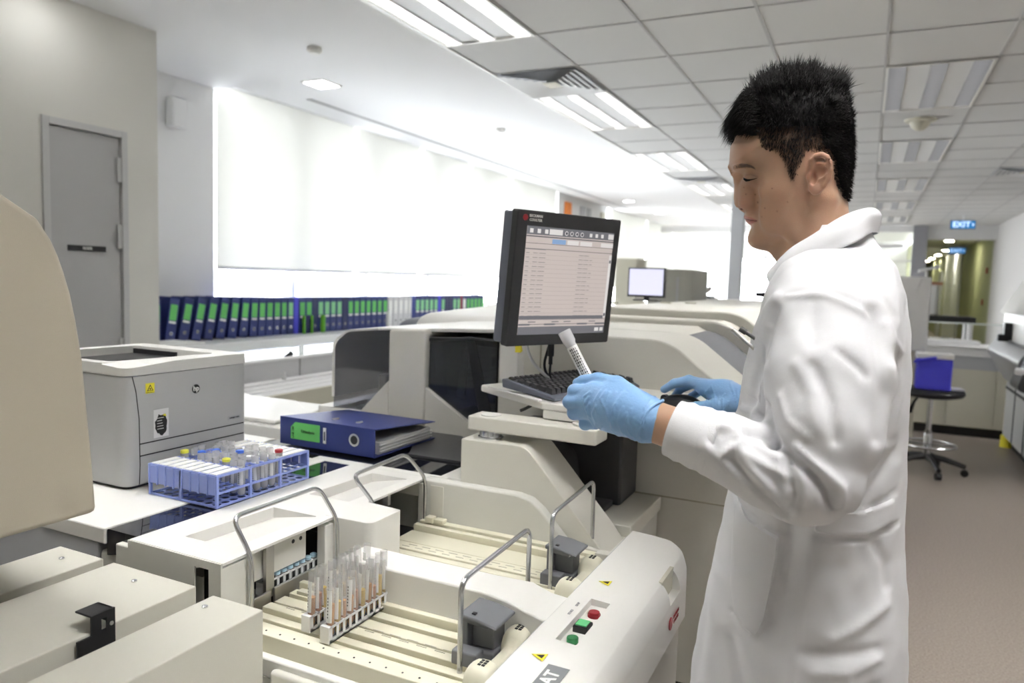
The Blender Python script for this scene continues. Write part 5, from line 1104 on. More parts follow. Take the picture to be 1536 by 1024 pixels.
# ------------------------------------------------------------------ implicit-surface modelling of the person
from mathutils.bvhtree import BVHTree
class Field:
    def __init__(s, lo, hi, h):
        s.h = h; s.ax = [np.arange(a, b + h, h, dtype=np.float32) for a, b in zip(lo, hi)]; s.F = np.full([len(a) for a in s.ax], 1.0, np.float32)
    def sub(s, lo, hi):
        sl = []
        for a, l, u in zip(s.ax, lo, hi): i = max(0, int(np.searchsorted(a, l)) - 1); j = min(len(a), int(np.searchsorted(a, u)) + 1); sl.append(slice(i, max(j, i + 1)))
        g = [s.ax[k][sl[k]] for k in range(3)]
        return tuple(sl), g[0][:, None, None], g[1][None, :, None], g[2][None, None, :]
    def op(s, fn, lo, hi, k=0.0, mode='u'):
        sl, X, Y, Z = s.sub(lo, hi); d = fn(X, Y, Z); a = s.F[sl]
        if mode == 's': d = -d; a = -a if False else a; r = smax(a, d, k)
        else: r = smin(a, d, k)
        s.F[sl] = r
    def cap(s, a, b, ra, rb=None, k=0.0, mode='u', sc=(1, 1, 1)):
        rb = ra if rb is None else rb; a = np.array(a, np.float32); b = np.array(b, np.float32); m = max(ra, rb) * max(1, 1 / min(sc)) + k + 3 * s.h
        ba = b - a; L = float(ba @ ba) + 1e-12
        def fn(X, Y, Z):
            t = np.clip(((X - a[0]) * ba[0] + (Y - a[1]) * ba[1] + (Z - a[2]) * ba[2]) / L, 0, 1)
            return np.sqrt(((X - a[0] - t * ba[0]) * sc[0]) ** 2 + ((Y - a[1] - t * ba[1]) * sc[1]) ** 2 + ((Z - a[2] - t * ba[2]) * sc[2]) ** 2) - (ra + (rb - ra) * t)
        s.op(fn, np.minimum(a, b) - m, np.maximum(a, b) + m, k, mode)
    def chain(s, pts, rs, k=0.0, mode='u', sc=(1, 1, 1)):
        for i in range(len(pts) - 1): s.cap(pts[i], pts[i + 1], rs[i], rs[i + 1], k if i == 0 else min(k, .004), mode, sc)
    def ell(s, c, r, k=0.0, mode='u', rot=None):
        c = np.array(c, np.float32); m = max(r) + k + 3 * s.h; Q = np.array(rot, np.float32) if rot is not None else np.eye(3, dtype=np.float32)
        def fn(X, Y, Z):
            x, y, z = X - c[0], Y - c[1], Z - c[2]
            p = [Q[i, 0] * x + Q[i, 1] * y + Q[i, 2] * z for i in range(3)]
            k0 = np.sqrt(sum((p[i] / r[i]) ** 2 for i in range(3))); k1 = np.sqrt(sum((p[i] / r[i] ** 2) ** 2 for i in range(3))) + 1e-6
            return k0 * (k0 - 1) / k1
        s.op(fn, c - m, c + m, k, mode)
    def mesh(s):
        F = s.F; ins = F < 0; nx, ny, nz = F.shape
        cnt = np.zeros((nx - 1, ny - 1, nz - 1), np.float32); acc = [np.zeros_like(cnt) for _ in range(3)]; 
        corners = [(0, 0, 0), (1, 0, 0), (0, 1, 0), (1, 1, 0), (0, 0, 1), (1, 0, 1), (0, 1, 1), (1, 1, 1)]
        tot = np.zeros(cnt.shape, np.int8)
        for i, j, k in corners: tot += ins[i:nx - 1 + i, j:ny - 1 + j, k:nz - 1 + k]
        act = (tot > 0) & (tot < 8); idx = np.argwhere(act); n = len(idx)
        P = np.zeros((n, 3), np.float64); C = np.zeros(n)
        for ax in range(3):
            o1, o2 = [a for a in range(3) if a != ax]
            for da in (0, 1):
                for db in (0, 1):
                    off = np.zeros(3, int); off[o1] = da; off[o2] = db; e = off.copy(); e[ax] = 1
                    A = idx + off; B = idx + e; fa = F[A[:, 0], A[:, 1], A[:, 2]]; fb = F[B[:, 0], B[:, 1], B[:, 2]]
                    m = (fa < 0) != (fb < 0); t = np.where(m, fa / np.where(m, fa - fb, 1), 0)
                    q = off[None].astype(float).repeat(n, 0); q[:, ax] += t; P[m] += q[m]; C[m] += 1
        P = (P / C[:, None] + idx) * s.h + np.array([a[0] for a in s.ax])
        vid = np.full(act.shape, -1, np.int64); vid[act] = np.arange(n); faces = []
        for ax in range(3):
            o1, o2 = [(1, 2), (2, 0), (0, 1)][ax]
            a = np.take(ins, range(0, F.shape[ax] - 1), ax); b = np.take(ins, range(1, F.shape[ax]), ax); e = np.argwhere(a != b)
            e = e[(e[:, o1] > 0) & (e[:, o2] > 0) & (e[:, o1] < F.shape[o1] - 1) & (e[:, o2] < F.shape[o2] - 1)]
            d1 = np.zeros(3, int); d1[o1] = 1; d2 = np.zeros(3, int); d2[o2] = 1
            q = np.stack([vid[tuple((e - d1 - d2).T)], vid[tuple((e - d2).T)], vid[tuple(e.T)], vid[tuple((e - d1).T)]], 1)
            flip = ~ins[tuple(e.T)]; q[flip] = q[flip][:, ::-1]; faces.append(q[(q >= 0).all(1)])
        return P, np.concatenate(faces)
def smin(a, b, k):
    if k <= 0: return np.minimum(a, b)
    h = np.maximum(k - np.abs(a - b), 0) / k; return np.minimum(a, b) - h * h * k * .25
def smax(a, b, k): return -smin(-a, -b, k)
def np_mesh(name, V, Fc, mats, parent, colors=None, smooth=True):
    me = bpy.data.meshes.new(name); off = np.array(world_loc(parent)) if parent is not None else 0; V = V - off
    me.vertices.add(len(V)); me.vertices.foreach_set('co', V.astype(np.float32).ravel()); me.loops.add(Fc.size); me.loops.foreach_set('vertex_index', Fc.astype(np.int32).ravel())
    me.polygons.add(len(Fc)); me.polygons.foreach_set('loop_start', np.arange(0, Fc.size, Fc.shape[1], dtype=np.int32)); me.polygons.foreach_set('loop_total', np.full(len(Fc), Fc.shape[1], np.int32))
    me.polygons.foreach_set('use_smooth', np.ones(len(Fc), bool)); me.update(calc_edges=True); me.validate()
    if colors is not None:
        ca = me.color_attributes.new('tint', 'FLOAT_COLOR', 'POINT'); c = np.ones((len(V), 4), np.float32); c[:, :3] = colors; ca.data.foreach_set('color', c.ravel())
    for m_ in (mats if isinstance(mats, (list, tuple)) else [mats]): me.materials.append(m_)
    o = bpy.data.objects.new(name, me); COL.objects.link(o); o.parent = parent; return o
def relax(V, Fc, it=2, lam=.5):
    E_ = np.concatenate([Fc[:, [i, (i + 1) % 4]] for i in range(4)]); deg = np.bincount(E_.ravel(), minlength=len(V)).astype(float)[:, None]
    for _ in range(it):
        S = np.zeros_like(V)
        for c in range(3): S[:, c] = np.bincount(E_[:, 0], V[E_[:, 1], c], len(V)) + np.bincount(E_[:, 1], V[E_[:, 0], c], len(V))
        V = V + lam * (S / np.maximum(deg, 1) - V)
    return V
def vnormals(V, Fc):
    n = np.cross(V[Fc[:, 2]] - V[Fc[:, 0]], V[Fc[:, 3]] - V[Fc[:, 1]]); N = np.zeros_like(V)
    for i in range(4):
        for c in range(3): N[:, c] += np.bincount(Fc[:, i], n[:, c], len(V))
    return N / (np.linalg.norm(N, axis=1)[:, None] + 1e-12)
def poly_sd(px, py, poly):
    """signed distance, negative inside"""
    d = np.full(np.broadcast(px, py).shape, 1e9); inside = np.zeros(d.shape, bool); n = len(poly)
    for i in range(n):
        ax_, ay = poly[i]; bx, by = poly[(i + 1) % n]; ex, ey = bx - ax_, by - ay; wx, wy = px - ax_, py - ay
        t = np.clip((wx * ex + wy * ey) / (ex * ex + ey * ey + 1e-15), 0, 1); d = np.minimum(d, (wx - t * ex) ** 2 + (wy - t * ey) ** 2)
        c = ((ay <= py) != (by <= py)) & (px < (bx - ax_) * (py - ay) / ((by - ay) if by != ay else 1e-12) + ax_); inside ^= c
    d = np.sqrt(d); return np.where(inside, -d, d)
def stroke_d(px, pz, pts):
    d = np.full(px.shape, 1e9)
    for (x0, z0), (x1, z1) in zip(pts, pts[1:]):
        ex, ez = x1 - x0, z1 - z0; t = np.clip(((px - x0) * ex + (pz - z0) * ez) / (ex * ex + ez * ez), 0, 1); d = np.minimum(d, np.hypot(px - x0 - t * ex, pz - z0 - t * ez))
    return d
def attr_mat(name, rough, sub=0.0, bump=0.0, bscale=600, spec=.5, coarse=None):
    m = mat(name, (1, 1, 1), rough, sub=sub, bump=bump, bscale=bscale, spec=spec); nt = m.node_tree; a = nt.nodes.new('ShaderNodeAttribute'); a.attribute_name = 'tint'
    nt.links.new(a.outputs['Color'], nt.nodes['Principled BSDF'].inputs['Base Color']); return m

PS = thing('person', 'young man in white lab coat and blue gloves holding a tube', 'person', (-.06, 1.2, 0))
HC = np.array([-.118, 1.207, 1.604]); ha = R(12)
hf = np.array([-math.cos(ha), -math.sin(ha), 0]); hs = np.array([math.sin(ha), -math.cos(ha), 0]); hu = np.array([0, 0, 1.])
def hc(x, y): return (.1512 - .0003023 * x - .0000182 * y, .1714 - .00000252 * x - .00031367 * y)
def to_world(P): return HC + P[:, :1] * hf + P[:, 1:2] * hs + P[:, 2:3] * hu
skull = [(196, 420), (181, 440), (174, 500), (171, 540), (188, 562), (232, 585), (258, 610), (270, 650), (280, 695), (284, 745), (283, 785), (284, 815), (281, 842), (286, 880), (300, 908), (335, 927), (380, 922), (440, 890), (500, 865), (560, 850), (620, 810), (680, 730), (718, 640), (733, 540), (735, 430), (724, 330), (696, 245), (648, 188), (580, 152), (500, 138), (420, 145), (350, 172), (290, 222), (240, 300), (210, 370)]
nose = [(178, 550), (188, 580), (193, 612), (197, 650), (194, 700), (196, 725), (206, 741), (238, 748), (285, 742), (295, 690), (285, 640), (275, 590), (230, 560)]
f = Field((-.135, -.092, -.205), (.105, .098, .145), .0015)
U, Vv, W = f.ax[0][:, None, None], f.ax[1][None, :, None], f.ax[2][None, None, :]
d2 = poly_sd(f.ax[0][:, None].astype(float), f.ax[2][None, :].astype(float), [hc(*p) for p in skull])
wy = f.ax[2][None, :].astype(float); ux_ = f.ax[0][:, None].astype(float)
def lerp(x, xs, ys): return np.interp(x, xs, ys)
Wm = lerp(wy, [-.12, -.09, -.055, -.02, .03, .08, .14], [.042, .060, .068, .0745, .0775, .077, .070]) + 0 * ux_
Rr = lerp(wy, [-.12, -.06, 0, .05], [.062, .074, .070, .080]) + 0 * ux_
t = np.clip(-d2 / Rr, 0, 1); prof2 = Wm * np.sqrt(np.clip(1 - (1 - t) ** 2, 0, 1)) - np.maximum(d2, 0)
f.F = (np.abs(Vv) - prof2[:, None, :].astype(np.float32)) * np.float32(.8)
f.F = f.F.astype(np.float32)
dn = poly_sd(f.ax[0][:, None].astype(float), wy, [hc(*p) for p in nose]); nw = lerp(wy, [-.066, -.058, -.04, -.005], [.012, .0145, .0115, .0105]); tn = np.clip(-dn / .010, 0, 1)
fn_ = (np.abs(Vv) - (nw * np.sqrt(np.clip(1 - (1 - tn) ** 2, 0, 1)) - np.maximum(dn, 0))[:, None, :]).astype(np.float32) * np.float32(.85); f.F = smin(f.F, fn_, .014)
def h3(x, y, v): u, w = hc(x - 600 * abs(v), y + 520 * abs(v)); return (u, v, w)
for sg in (1, -1):
    f.ell(h3(268, 720, sg * .0150), (.0115, .0080, .0090), .003); f.chain([h3(292, 690, sg * .024), h3(298, 715, sg * .0255), h3(296, 735, sg * .024)], [.0026, .0036, .0026], .005, 's')                    # nostril wing
    f.ell(h3(238, 548, sg * .028), (.012, .022, .0075), .012)                         # brow ridge
    f.ell(h3(240, 592, sg * .030), (.006, .015, .008), .014, 's')
    f.ell(h3(272, 655, sg * .020), (.012, .014, .020), .016)                    # eye socket
    f.ell(h3(296, 603, sg * .030), (.0125, .0150, .0115), .006)                      # lids over the eyeball
    f.ell(h3(425, 655, sg * .050), (.026, .012, .016), .022)                         # cheekbone
    f.ell(h3(520, 800, sg * .047), (.026, .013, .028), .025)                         # jaw angle
    f.ell(h3(410, 770, sg * .042), (.022, .010, .022), .02)
    f.ell(h3(236, 742, sg * .0062), (.0050, .0028, .0035), .002, 's')                # nostril
f.ell(h3(303, 785, 0), (.0165, .0265, .0150), .012); f.ell(h3(274, 789, 0), (.0085, .0225, .0042), .005); f.ell(h3(286, 811, 0), (.0082, .0190, .0048), .005)
f.chain([h3(246, 797, 0), h3(270, 797, .015), h3(312, 799, .0275)], [.0012, .0014, .0012], .002, 's'); f.chain([h3(246, 797, 0), h3(270, 797, -.015), h3(312, 799, -.0275)], [.0012, .0014, .0012], .002, 's')
f.ell(h3(250, 838, 0), (.007, .020, .005), .008, 's')
f.ell(h3(315, 895, 0), (.016, .022, .014), .012)
f.ell(h3(232, 765, 0), (.003, .0035, .008), .003, 's')
# neck
f.cap(h3(585, 770, 0), h3(632, 1070, 0), .0455, .052, .03, sc=(1, .86, 1)); f.chain([h3(455, 900, 0), h3(520, 1000, 0), h3(560, 1070, 0)], [.022, .030, .04], .03)
f.chain([h3(640, 690, .050), h3(560, 900, .034), h3(500, 1040, .018)], [.010, .011, .012], .02); f.chain([h3(640, 690, -.050), h3(560, 900, -.034), h3(500, 1040, -.018)], [.010, .011, .012], .02)
# ears
def ec(a, b_): a = 420 + (a - 420) * .93; b_ = 500 + (b_ - 500) * .93; return (480 + a * .3125 - 44, 416 + b_ * .3125 + 38)
outl = [ec(*p) for p in [(262, 660), (255, 500), (290, 380), (300, 290), (350, 230), (430, 212), (510, 255), (560, 350), (572, 470), (545, 600), (480, 720), (400, 795), (320, 805), (272, 745)]]
de = poly_sd(f.ax[0][:, None].astype(float), wy, [hc(*p) for p in outl])
ve = .0765 - (ux_ + .018) * .42 + 0 * wy
for sg in (1, -1):
    dd = np.maximum(de[:, None, :], np.abs(sg * Vv - ve[:, None, :] + .001) * .92 - .0032) - .0012
    f.F = smin(f.F, dd.astype(np.float32), .006)
    def e3(a, b_, dv): u, w = hc(*ec(a, b_)); return (u, sg * (.0765 - (u + .018) * .42 + dv), w)
    hel = [(300, 420), (305, 300), (355, 243), (430, 228), (500, 268), (545, 355), (556, 470), (530, 595), (470, 705)]
    f.chain([e3(a, b_, .004) for a, b_ in hel], [.0026, .0032, .0034, .0034, .0034, .0032, .003, .0026, .002], .0025)
    ah = [(395, 345), (455, 390), (492, 465), (470, 545), (400, 590), (350, 625), (300, 665)]
    f.chain([e3(a, b_, .0028) for a, b_ in ah], [.002, .0030, .0032, .003, .0028, .0024, .002], .003)
    f.ell(e3(350, 730, .001), (.0075, .0045, .0095), .004)
    f.ell(e3(265, 560, .002), (.0035, .0035, .0055), .004)
    f.ell(e3(375, 480, .006), (.0115, .0075, .0100), .002, 's'); f.ell(e3(320, 585, .005), (.0055, .0065, .0095), .002, 's'); f.ell(e3(400, 300, .0045), (.0085, .0028, .0035), .002, 's'); f.ell(e3(520, 400, .0045), (.003, .0028, .0100), .002, 's')
HV, HF = f.mesh(); HV = relax(HV, HF, 2, .4)
# tint by region, in sheet coordinates of the head
def inv(u, w):
    A_ = np.array([[-.0003023, -.0000182], [-.00000252, -.00031367]]); B_ = np.stack([u - .1512, w - .1714]); return np.linalg.solve(A_, B_)
sx, sy = inv(HV[:, 0], HV[:, 2]); sx = sx + 600 * np.abs(HV[:, 1]); sy = sy - 520 * np.abs(HV[:, 1])
hairp = [(120, 330), (200, 395), (230, 392), (290, 395), (330, 400), (352, 455), (430, 480), (460, 540), (478, 600), (500, 610), (515, 560), (548, 500), (585, 470), (640, 480), (668, 520), (672, 590), (690, 640), (722, 700), (800, 720), (900, 500), (900, 0), (300, 0), (150, 100)]
hd = poly_sd(sx, sy, hairp)
skin = np.array([.455, .278, .185]); lip = np.array([.42, .17, .135]); blk = np.array([.012, .010, .009])
tint = np.tile(skin, (len(HV), 1))
def blend(c, m): 
    global tint
    m = np.clip(m, 0, 1)[:, None]; tint = tint * (1 - m) + np.array(c) * m
blend((.56, .27, .18), np.exp(-((sx - 262) ** 2 + (sy - 720) ** 2) / 1500) * .45)
blend((.45, .235, .15), np.exp(-(((sx - 420) / 60) ** 2 + ((sy - 690) / 50) ** 2)) * .35)
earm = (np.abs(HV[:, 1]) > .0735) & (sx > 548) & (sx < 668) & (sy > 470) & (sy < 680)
blend((.55, .30, .21), earm * .5); blend((.25, .09, .06), earm * 1.0 * np.exp(-(((sx - 592) / 12) ** 2 + ((sy - 575) / 24) ** 2)))  # redder ear skin; shade of the concha hollow painted in dark red
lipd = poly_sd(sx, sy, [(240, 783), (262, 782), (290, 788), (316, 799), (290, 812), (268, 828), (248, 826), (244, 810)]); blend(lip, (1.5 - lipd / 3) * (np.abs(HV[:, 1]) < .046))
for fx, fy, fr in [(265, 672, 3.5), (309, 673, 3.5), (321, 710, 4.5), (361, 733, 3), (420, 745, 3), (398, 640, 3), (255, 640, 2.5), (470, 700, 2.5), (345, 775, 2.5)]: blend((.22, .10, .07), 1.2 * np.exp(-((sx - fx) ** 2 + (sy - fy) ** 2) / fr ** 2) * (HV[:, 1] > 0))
ml = stroke_d(sx, sy, [(246, 797), (275, 798), (316, 800)]); blend((.12, .04, .035), 1.1 * np.exp(-(ml / 2.6) ** 2) * (np.abs(HV[:, 1]) < .05)); blend((.30, .16, .11), .6 * np.exp(-(stroke_d(sx, sy, [(256, 582), (290, 577), (326, 588)]) / 3.0) ** 2)); blend((.10, .04, .03), 1.1 * np.exp(-(((sx - 240) / 8) ** 2 + ((sy - 741) / 5) ** 2)) * (np.abs(HV[:, 1]) < .012))  # shade of mouth slit, lid crease and nostrils painted into the skin tint
fade = np.clip(-hd / 70, 0, 1) ** .8; sidek = np.exp(-(((sx - 430) / 110) ** 2 + ((sy - 420) / 110) ** 2)); blend(blk, fade * (1 - .35 * sidek) * (~earm)); blend((.07, .045, .035), np.clip(-hd / 14, 0, 1) * .55 * (~earm))
BV = to_world(HV)
# rest of the body inside the clothes: trunk, arms to the wrists, legs
g = Field((-.30, .84, .04), (.12, 1.72, 1.50), .009)
for yy in (1.105, 1.295):
    g.chain([(-.06, yy, .93), (-.07, yy, .52), (-.04, yy, .10)], [.070, .052, .042], .03)
g.chain([(-.06, 1.2, .92), (-.05, 1.2, 1.10), (-.045, 1.2, 1.36)], [.095, .080, .085], .04, sc=(1.25, .8, 1)); g.cap((-.05, 1.2, 1.36), (-.06, 1.2, 1.50), .07, .045, .04)
SN, EN, WN = (-.040, 1.060, 1.375), (-.040, .950, 1.192), (-.250, .948, 1.240)
SF, EF, WF = (-.045, 1.345, 1.375), (.0, 1.56, 1.215), (-.205, 1.585, 1.185)
g.chain([(-.045, 1.15, 1.39), SN, EN, (-.16, .946, 1.217)], [.045, .036, .026, .020], .03); g.chain([(-.045, 1.25, 1.39), SF, EF], [.045, .040, .034], .03); g.chain([EF, WF], [.036, .026], .02)
BV2, BF2 = g.mesh()
# near forearm at finer resolution, drawn where the skin shows between cuff and glove
g = Field((-.30, .87, 1.11), (.02, 1.02, 1.30), .003); fa = [(-.14, .945, 1.212), (-.17, .945, 1.220), (-.19, .946, 1.227), (-.250, .948, 1.240), (-.285, .950, 1.247)]
g.chain(fa, [.024, .026, .028, .0275, .0275], .01, sc=(1, 1.15, 1)); g.chain([(-.16, .929, 1.230), (-.20, .930, 1.236), (-.27, .934, 1.25)], [.004, .004, .003], .01)
BV3, BF3 = g.mesh(); BV3 = relax(BV3, BF3, 3)
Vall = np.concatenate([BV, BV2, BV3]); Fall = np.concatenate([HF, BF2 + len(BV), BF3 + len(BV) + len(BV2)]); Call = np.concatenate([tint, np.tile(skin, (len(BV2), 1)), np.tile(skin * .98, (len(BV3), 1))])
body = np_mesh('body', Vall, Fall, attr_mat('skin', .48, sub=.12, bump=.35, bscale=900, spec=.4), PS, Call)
hbvh = BVHTree.FromPolygons([tuple(v) for v in BV], [tuple(int(i) for i in q) for q in HF])
def on_face(x, y, sg=1, off=.0004):
    v_ = .03
    for _ in range(4):
        u, w = hc(x - 600 * v_, y + 520 * v_); o = HC + u * hf + hs * sg * .2 + w * hu; r = hbvh.ray_cast(Vector(o), Vector(-hs * sg))
        if r[0] is None: break
        v_ = abs(float(np.dot(np.array(r[0]) - HC, hs)))
    return (r[0] + r[1] * off, r[1]) if r[0] is not None else (None, None)
# eyes
for sg in (1, -1):
    e = MB(); c = Vector(HC + (hc(284, 616)[0]) * hf + hs * sg * .030 + hc(278, 616)[1] * hu)
    for q in (0,):
        pr = [(.0128 * math.sin(PI * k / 14) + 1e-5, -.0128 * math.cos(PI * k / 14)) for k in range(15)]; e.lathe(pr, tuple(c), 20, axis='y')
    o = e.build('eyeball', mat('eye white', (.55, .52, .48), .15), PS, smooth=80, recalc=True)
    L = []; lash = MB()
    for x, y in ((252, 596), (264, 599), (280, 603), (296, 602), (312, 598), (324, 594)):
        p, n_ = on_face(x, y, sg, .0006)
        if p is not None: L.append(p)
    if len(L) > 2: lash.tube(L, [.0003, .0009, .0011, .0009, .0005, .0002][:len(L)], 8)
    L2 = []
    for x, y in ((258, 600), (272, 605), (290, 605)):
        p, n_ = on_face(x, y, sg, .0008)
        if p is not None: L2.append(p)
    if len(L2) > 2: lash.tube(L2, [.0008, .0019, .0008], 8)
    lash.build('eyelashes', mat('lash', (.008, .006, .005), .9, spec=.1), PS, smooth=60)
    br = MB(); rr = random.Random(5)
    for k in range(300):
        tt = rr.random(); x = 200 + tt * 100; y = 549 - 14 * math.sin(tt * 2.4) + rr.uniform(-9, 9) * (1 - .55 * tt); p, n_ = on_face(x, y, sg, .0004)
        if p is None: continue
        d_ = Vector(-hf) * 1.0 + Vector(hu) * (.45 - .9 * tt) + n_ * .25; d_.normalize(); q = p + d_ * .0075; sd = d_.cross(n_).normalized() * .00028
        br.add([p - sd, p + sd, q], [(0, 1, 2)])
    br.build('eyebrow', mat('brow hair', (.16, .11, .085), .7), PS)

# ------------------------------------------------------------------ hair: a short dense cap plus many tapered locks
hm = (hd < -3) & (~earm); nrmH = vnormals(HV, HF)
topk = np.clip((390 - sy) / 190, 0, 1); sidk = np.clip((np.abs(HV[:, 1]) - .05) / .02, 0, 1); backk = np.clip((sx - 600) / 60, 0, 1)
thick = (.010 * topk + .0045 * backk + .0006) * np.clip(-hd / 40, 0, 1) * (1 - .2 * sidk)
fm = hm[HF].all(1); uf, invi = np.unique(HF[fm], return_inverse=True); capF = invi.reshape(-1, 4)
capV = to_world(HV + nrmH * thick[:, None])[uf]
HR = np_mesh('hair', capV, capF, [mat('hair', (.007, .0062, .006), .6, spec=.18)], PS)
# only the thick part of the cap is opaque hair; strands are joined to it
cand = np.where(hm)[0]; rgs = np.random.default_rng(4); pick = rgs.choice(cand, 22000, replace=True)
sv = []; sf = []
def sheet_dir(du, dv, dw): return du * hf + dv * hs + dw * hu
for i in pick:
    x, y = sx[i], sy[i]; vv = HV[i, 1]; n_ = nrmH[i]; n_w = n_[0] * hf + n_[1] * hs + n_[2] * hu; e_ = min(1, -hd[i] / 30)
    front = x < 345 + rgs.normal(0, 15) and y > 205 + rgs.normal(0, 15); top = y < 290 + rgs.normal(0, 35)
    j = rgs.normal(0, 1, 3)
    if front and abs(vv) < .062:
        Ln = rgs.uniform(.020, .040) * (1 if y < 350 else .5); d0 = n_w * .55 + sheet_dir(.75, .0, -.25) + j * .16; d1 = sheet_dir(.55, .05 * np.sign(vv), -1.0) + j * .14
    elif top:
        cl = math.sin(x * .11 + vv * 260) * math.sin(y * .09 + vv * 190); Ln = rgs.uniform(.012, .022) * (1 + .45 * cl) * (1.15 if y < 230 else .6); d0 = n_w * 1.0 + sheet_dir(.15, 0, .45) + j * .20; d1 = n_w * .6 + sheet_dir(-.1, 0, .75) + j * .32
    elif x > 600:
        Ln = rgs.uniform(.006, .012) * (.4 + .6 * e_); d0 = n_w + sheet_dir(-.1, 0, -.4) + j * .2; d1 = n_w * .7 + sheet_dir(-.1, 0, -.7) + j * .2
    else:
        Ln = rgs.uniform(.004, .009) * (.4 + .6 * e_) * (1.5 if y < 360 else 1); d0 = n_w * .5 + sheet_dir(.1, 0, -.8) + j * .15; d1 = n_w * .2 + sheet_dir(.15, 0, -1) + j * .15
    d0 /= np.linalg.norm(d0); d1 /= np.linalg.norm(d1)
    p0 = HC + HV[i, 0] * hf + HV[i, 1] * hs + HV[i, 2] * hu + n_w * thick[i] * .6 + rgs.normal(0, .0006, 3); p1 = p0 + d0 * Ln * .5; p2 = p1 + d1 * Ln * .55
    r0 = .00075 if Ln > .012 else .00042; a = np.cross(d0, [0.3, .5, .8]); a /= np.linalg.norm(a); b_ = np.cross(d0, a); o_ = len(sv)
    for p, r_ in ((p0, r0), (p1, r0 * .75)):
        for k in range(3): an = 2.094 * k; sv.append(p + (a * math.cos(an) + b_ * math.sin(an)) * r_)
    sv.append(p2)
    for k in range(3): k2 = (k + 1) % 3; sf.append((o_ + k, o_ + k2, o_ + 3 + k2, o_ + 3 + k)); sf.append((o_ + 3 + k, o_ + 3 + k2, o_ + 6, o_ + 6))
me = bpy.data.meshes.new('strands'); off = world_loc(PS); me.from_pydata([tuple(Vector(v) - off) for v in sv], [], [q if q[2] != q[3] else q[:3] for q in sf])
for p in me.polygons: p.use_smooth = True
bm = bmesh.new(); bm.from_mesh(HR.data); bm.from_mesh(me); bm.to_mesh(HR.data); bm.free(); bpy.data.meshes.remove(me)
# the sparse side of the cap is removed so the clipped skin shows
bm = bmesh.new(); bm.from_mesh(HR.data); bm.verts.ensure_lookup_table()
kill = [bm.verts[k] for k, i in enumerate(uf) if thick[i] < .0016]; bmesh.ops.delete(bm, geom=kill, context='VERTS'); bm.to_mesh(HR.data); bm.free()

# ------------------------------------------------------------------ lab coat
lv = [(1.505, -.080, .000, .055), (1.485, -.100, .012, .085), (1.455, -.122, .036, .140), (1.417, -.136, .050, .178), (1.36, -.150, .060, .192), (1.30, -.161, .064, .192), (1.22, -.170, .066, .186), (1.13, -.174, .069, .178), (1.06, -.182, .072, .178), (.95, -.200, .083, .192), (.85, -.211, .089, .205), (.76, -.216, .092, .212), (.55, -.228, .098, .225), (.40, -.228, .098, .225)]
lv = lv[::-1]; lz = [a[0] for a in lv]
c = Field((-.26, .80, .54), (.15, 1.72, 1.53), .0045)
zz = c.ax[2].astype(float); xf, xb, hw = (np.interp(zz, lz, [a[k] for a in lv]) for k in (1, 2, 3))
cx_, ax_h = (xf + xb) / 2, (xb - xf) / 2
X, Y, Z = c.ax[0][:, None, None], c.ax[1][None, :, None], c.ax[2][None, None, :]
yc = 1.2
nn = ((np.abs(X - cx_[None, None, :]) / ax_h[None, None, :]) ** 2.5 + (np.abs(Y - yc) / hw[None, None, :]) ** 2.5) ** (1 / 2.5)
c.F = np.maximum((nn - 1) * np.minimum(ax_h, hw)[None, None, :], Z - 1.512).astype(np.float32)
c.F = np.maximum(c.F, .552 - Z + 0 * X + 0 * Y).astype(np.float32)
# near sleeve
c.chain([(-.045, 1.085, 1.405), (-.040, 1.035, 1.372), (-.038, .995, 1.31), (-.038, .965, 1.25), (-.044, .950, 1.205)], [.060, .072, .076, .068, .056], .045)
c.chain([(-.046, .948, 1.190), (-.095, .944, 1.198), (-.145, .945, 1.214), (-.180, .946, 1.224)], [.054, .050, .045, .040], .012)
c.ell((-.058, .948, 1.163), (.036, .036, .026), .02)
# far sleeve
c.chain([(-.045, 1.315, 1.405), (-.040, 1.37, 1.372), (-.025, 1.44, 1.30), (.0, 1.55, 1.215)], [.060, .070, .070, .056], .045)
c.chain([(.0, 1.555, 1.215), (-.10, 1.575, 1.205), (-.17, 1.582, 1.195)], [.055, .046, .038], .012)
CV, CF = c.mesh(); CV = relax(CV, CF, 1, .5); NV = vnormals(CV, CF)
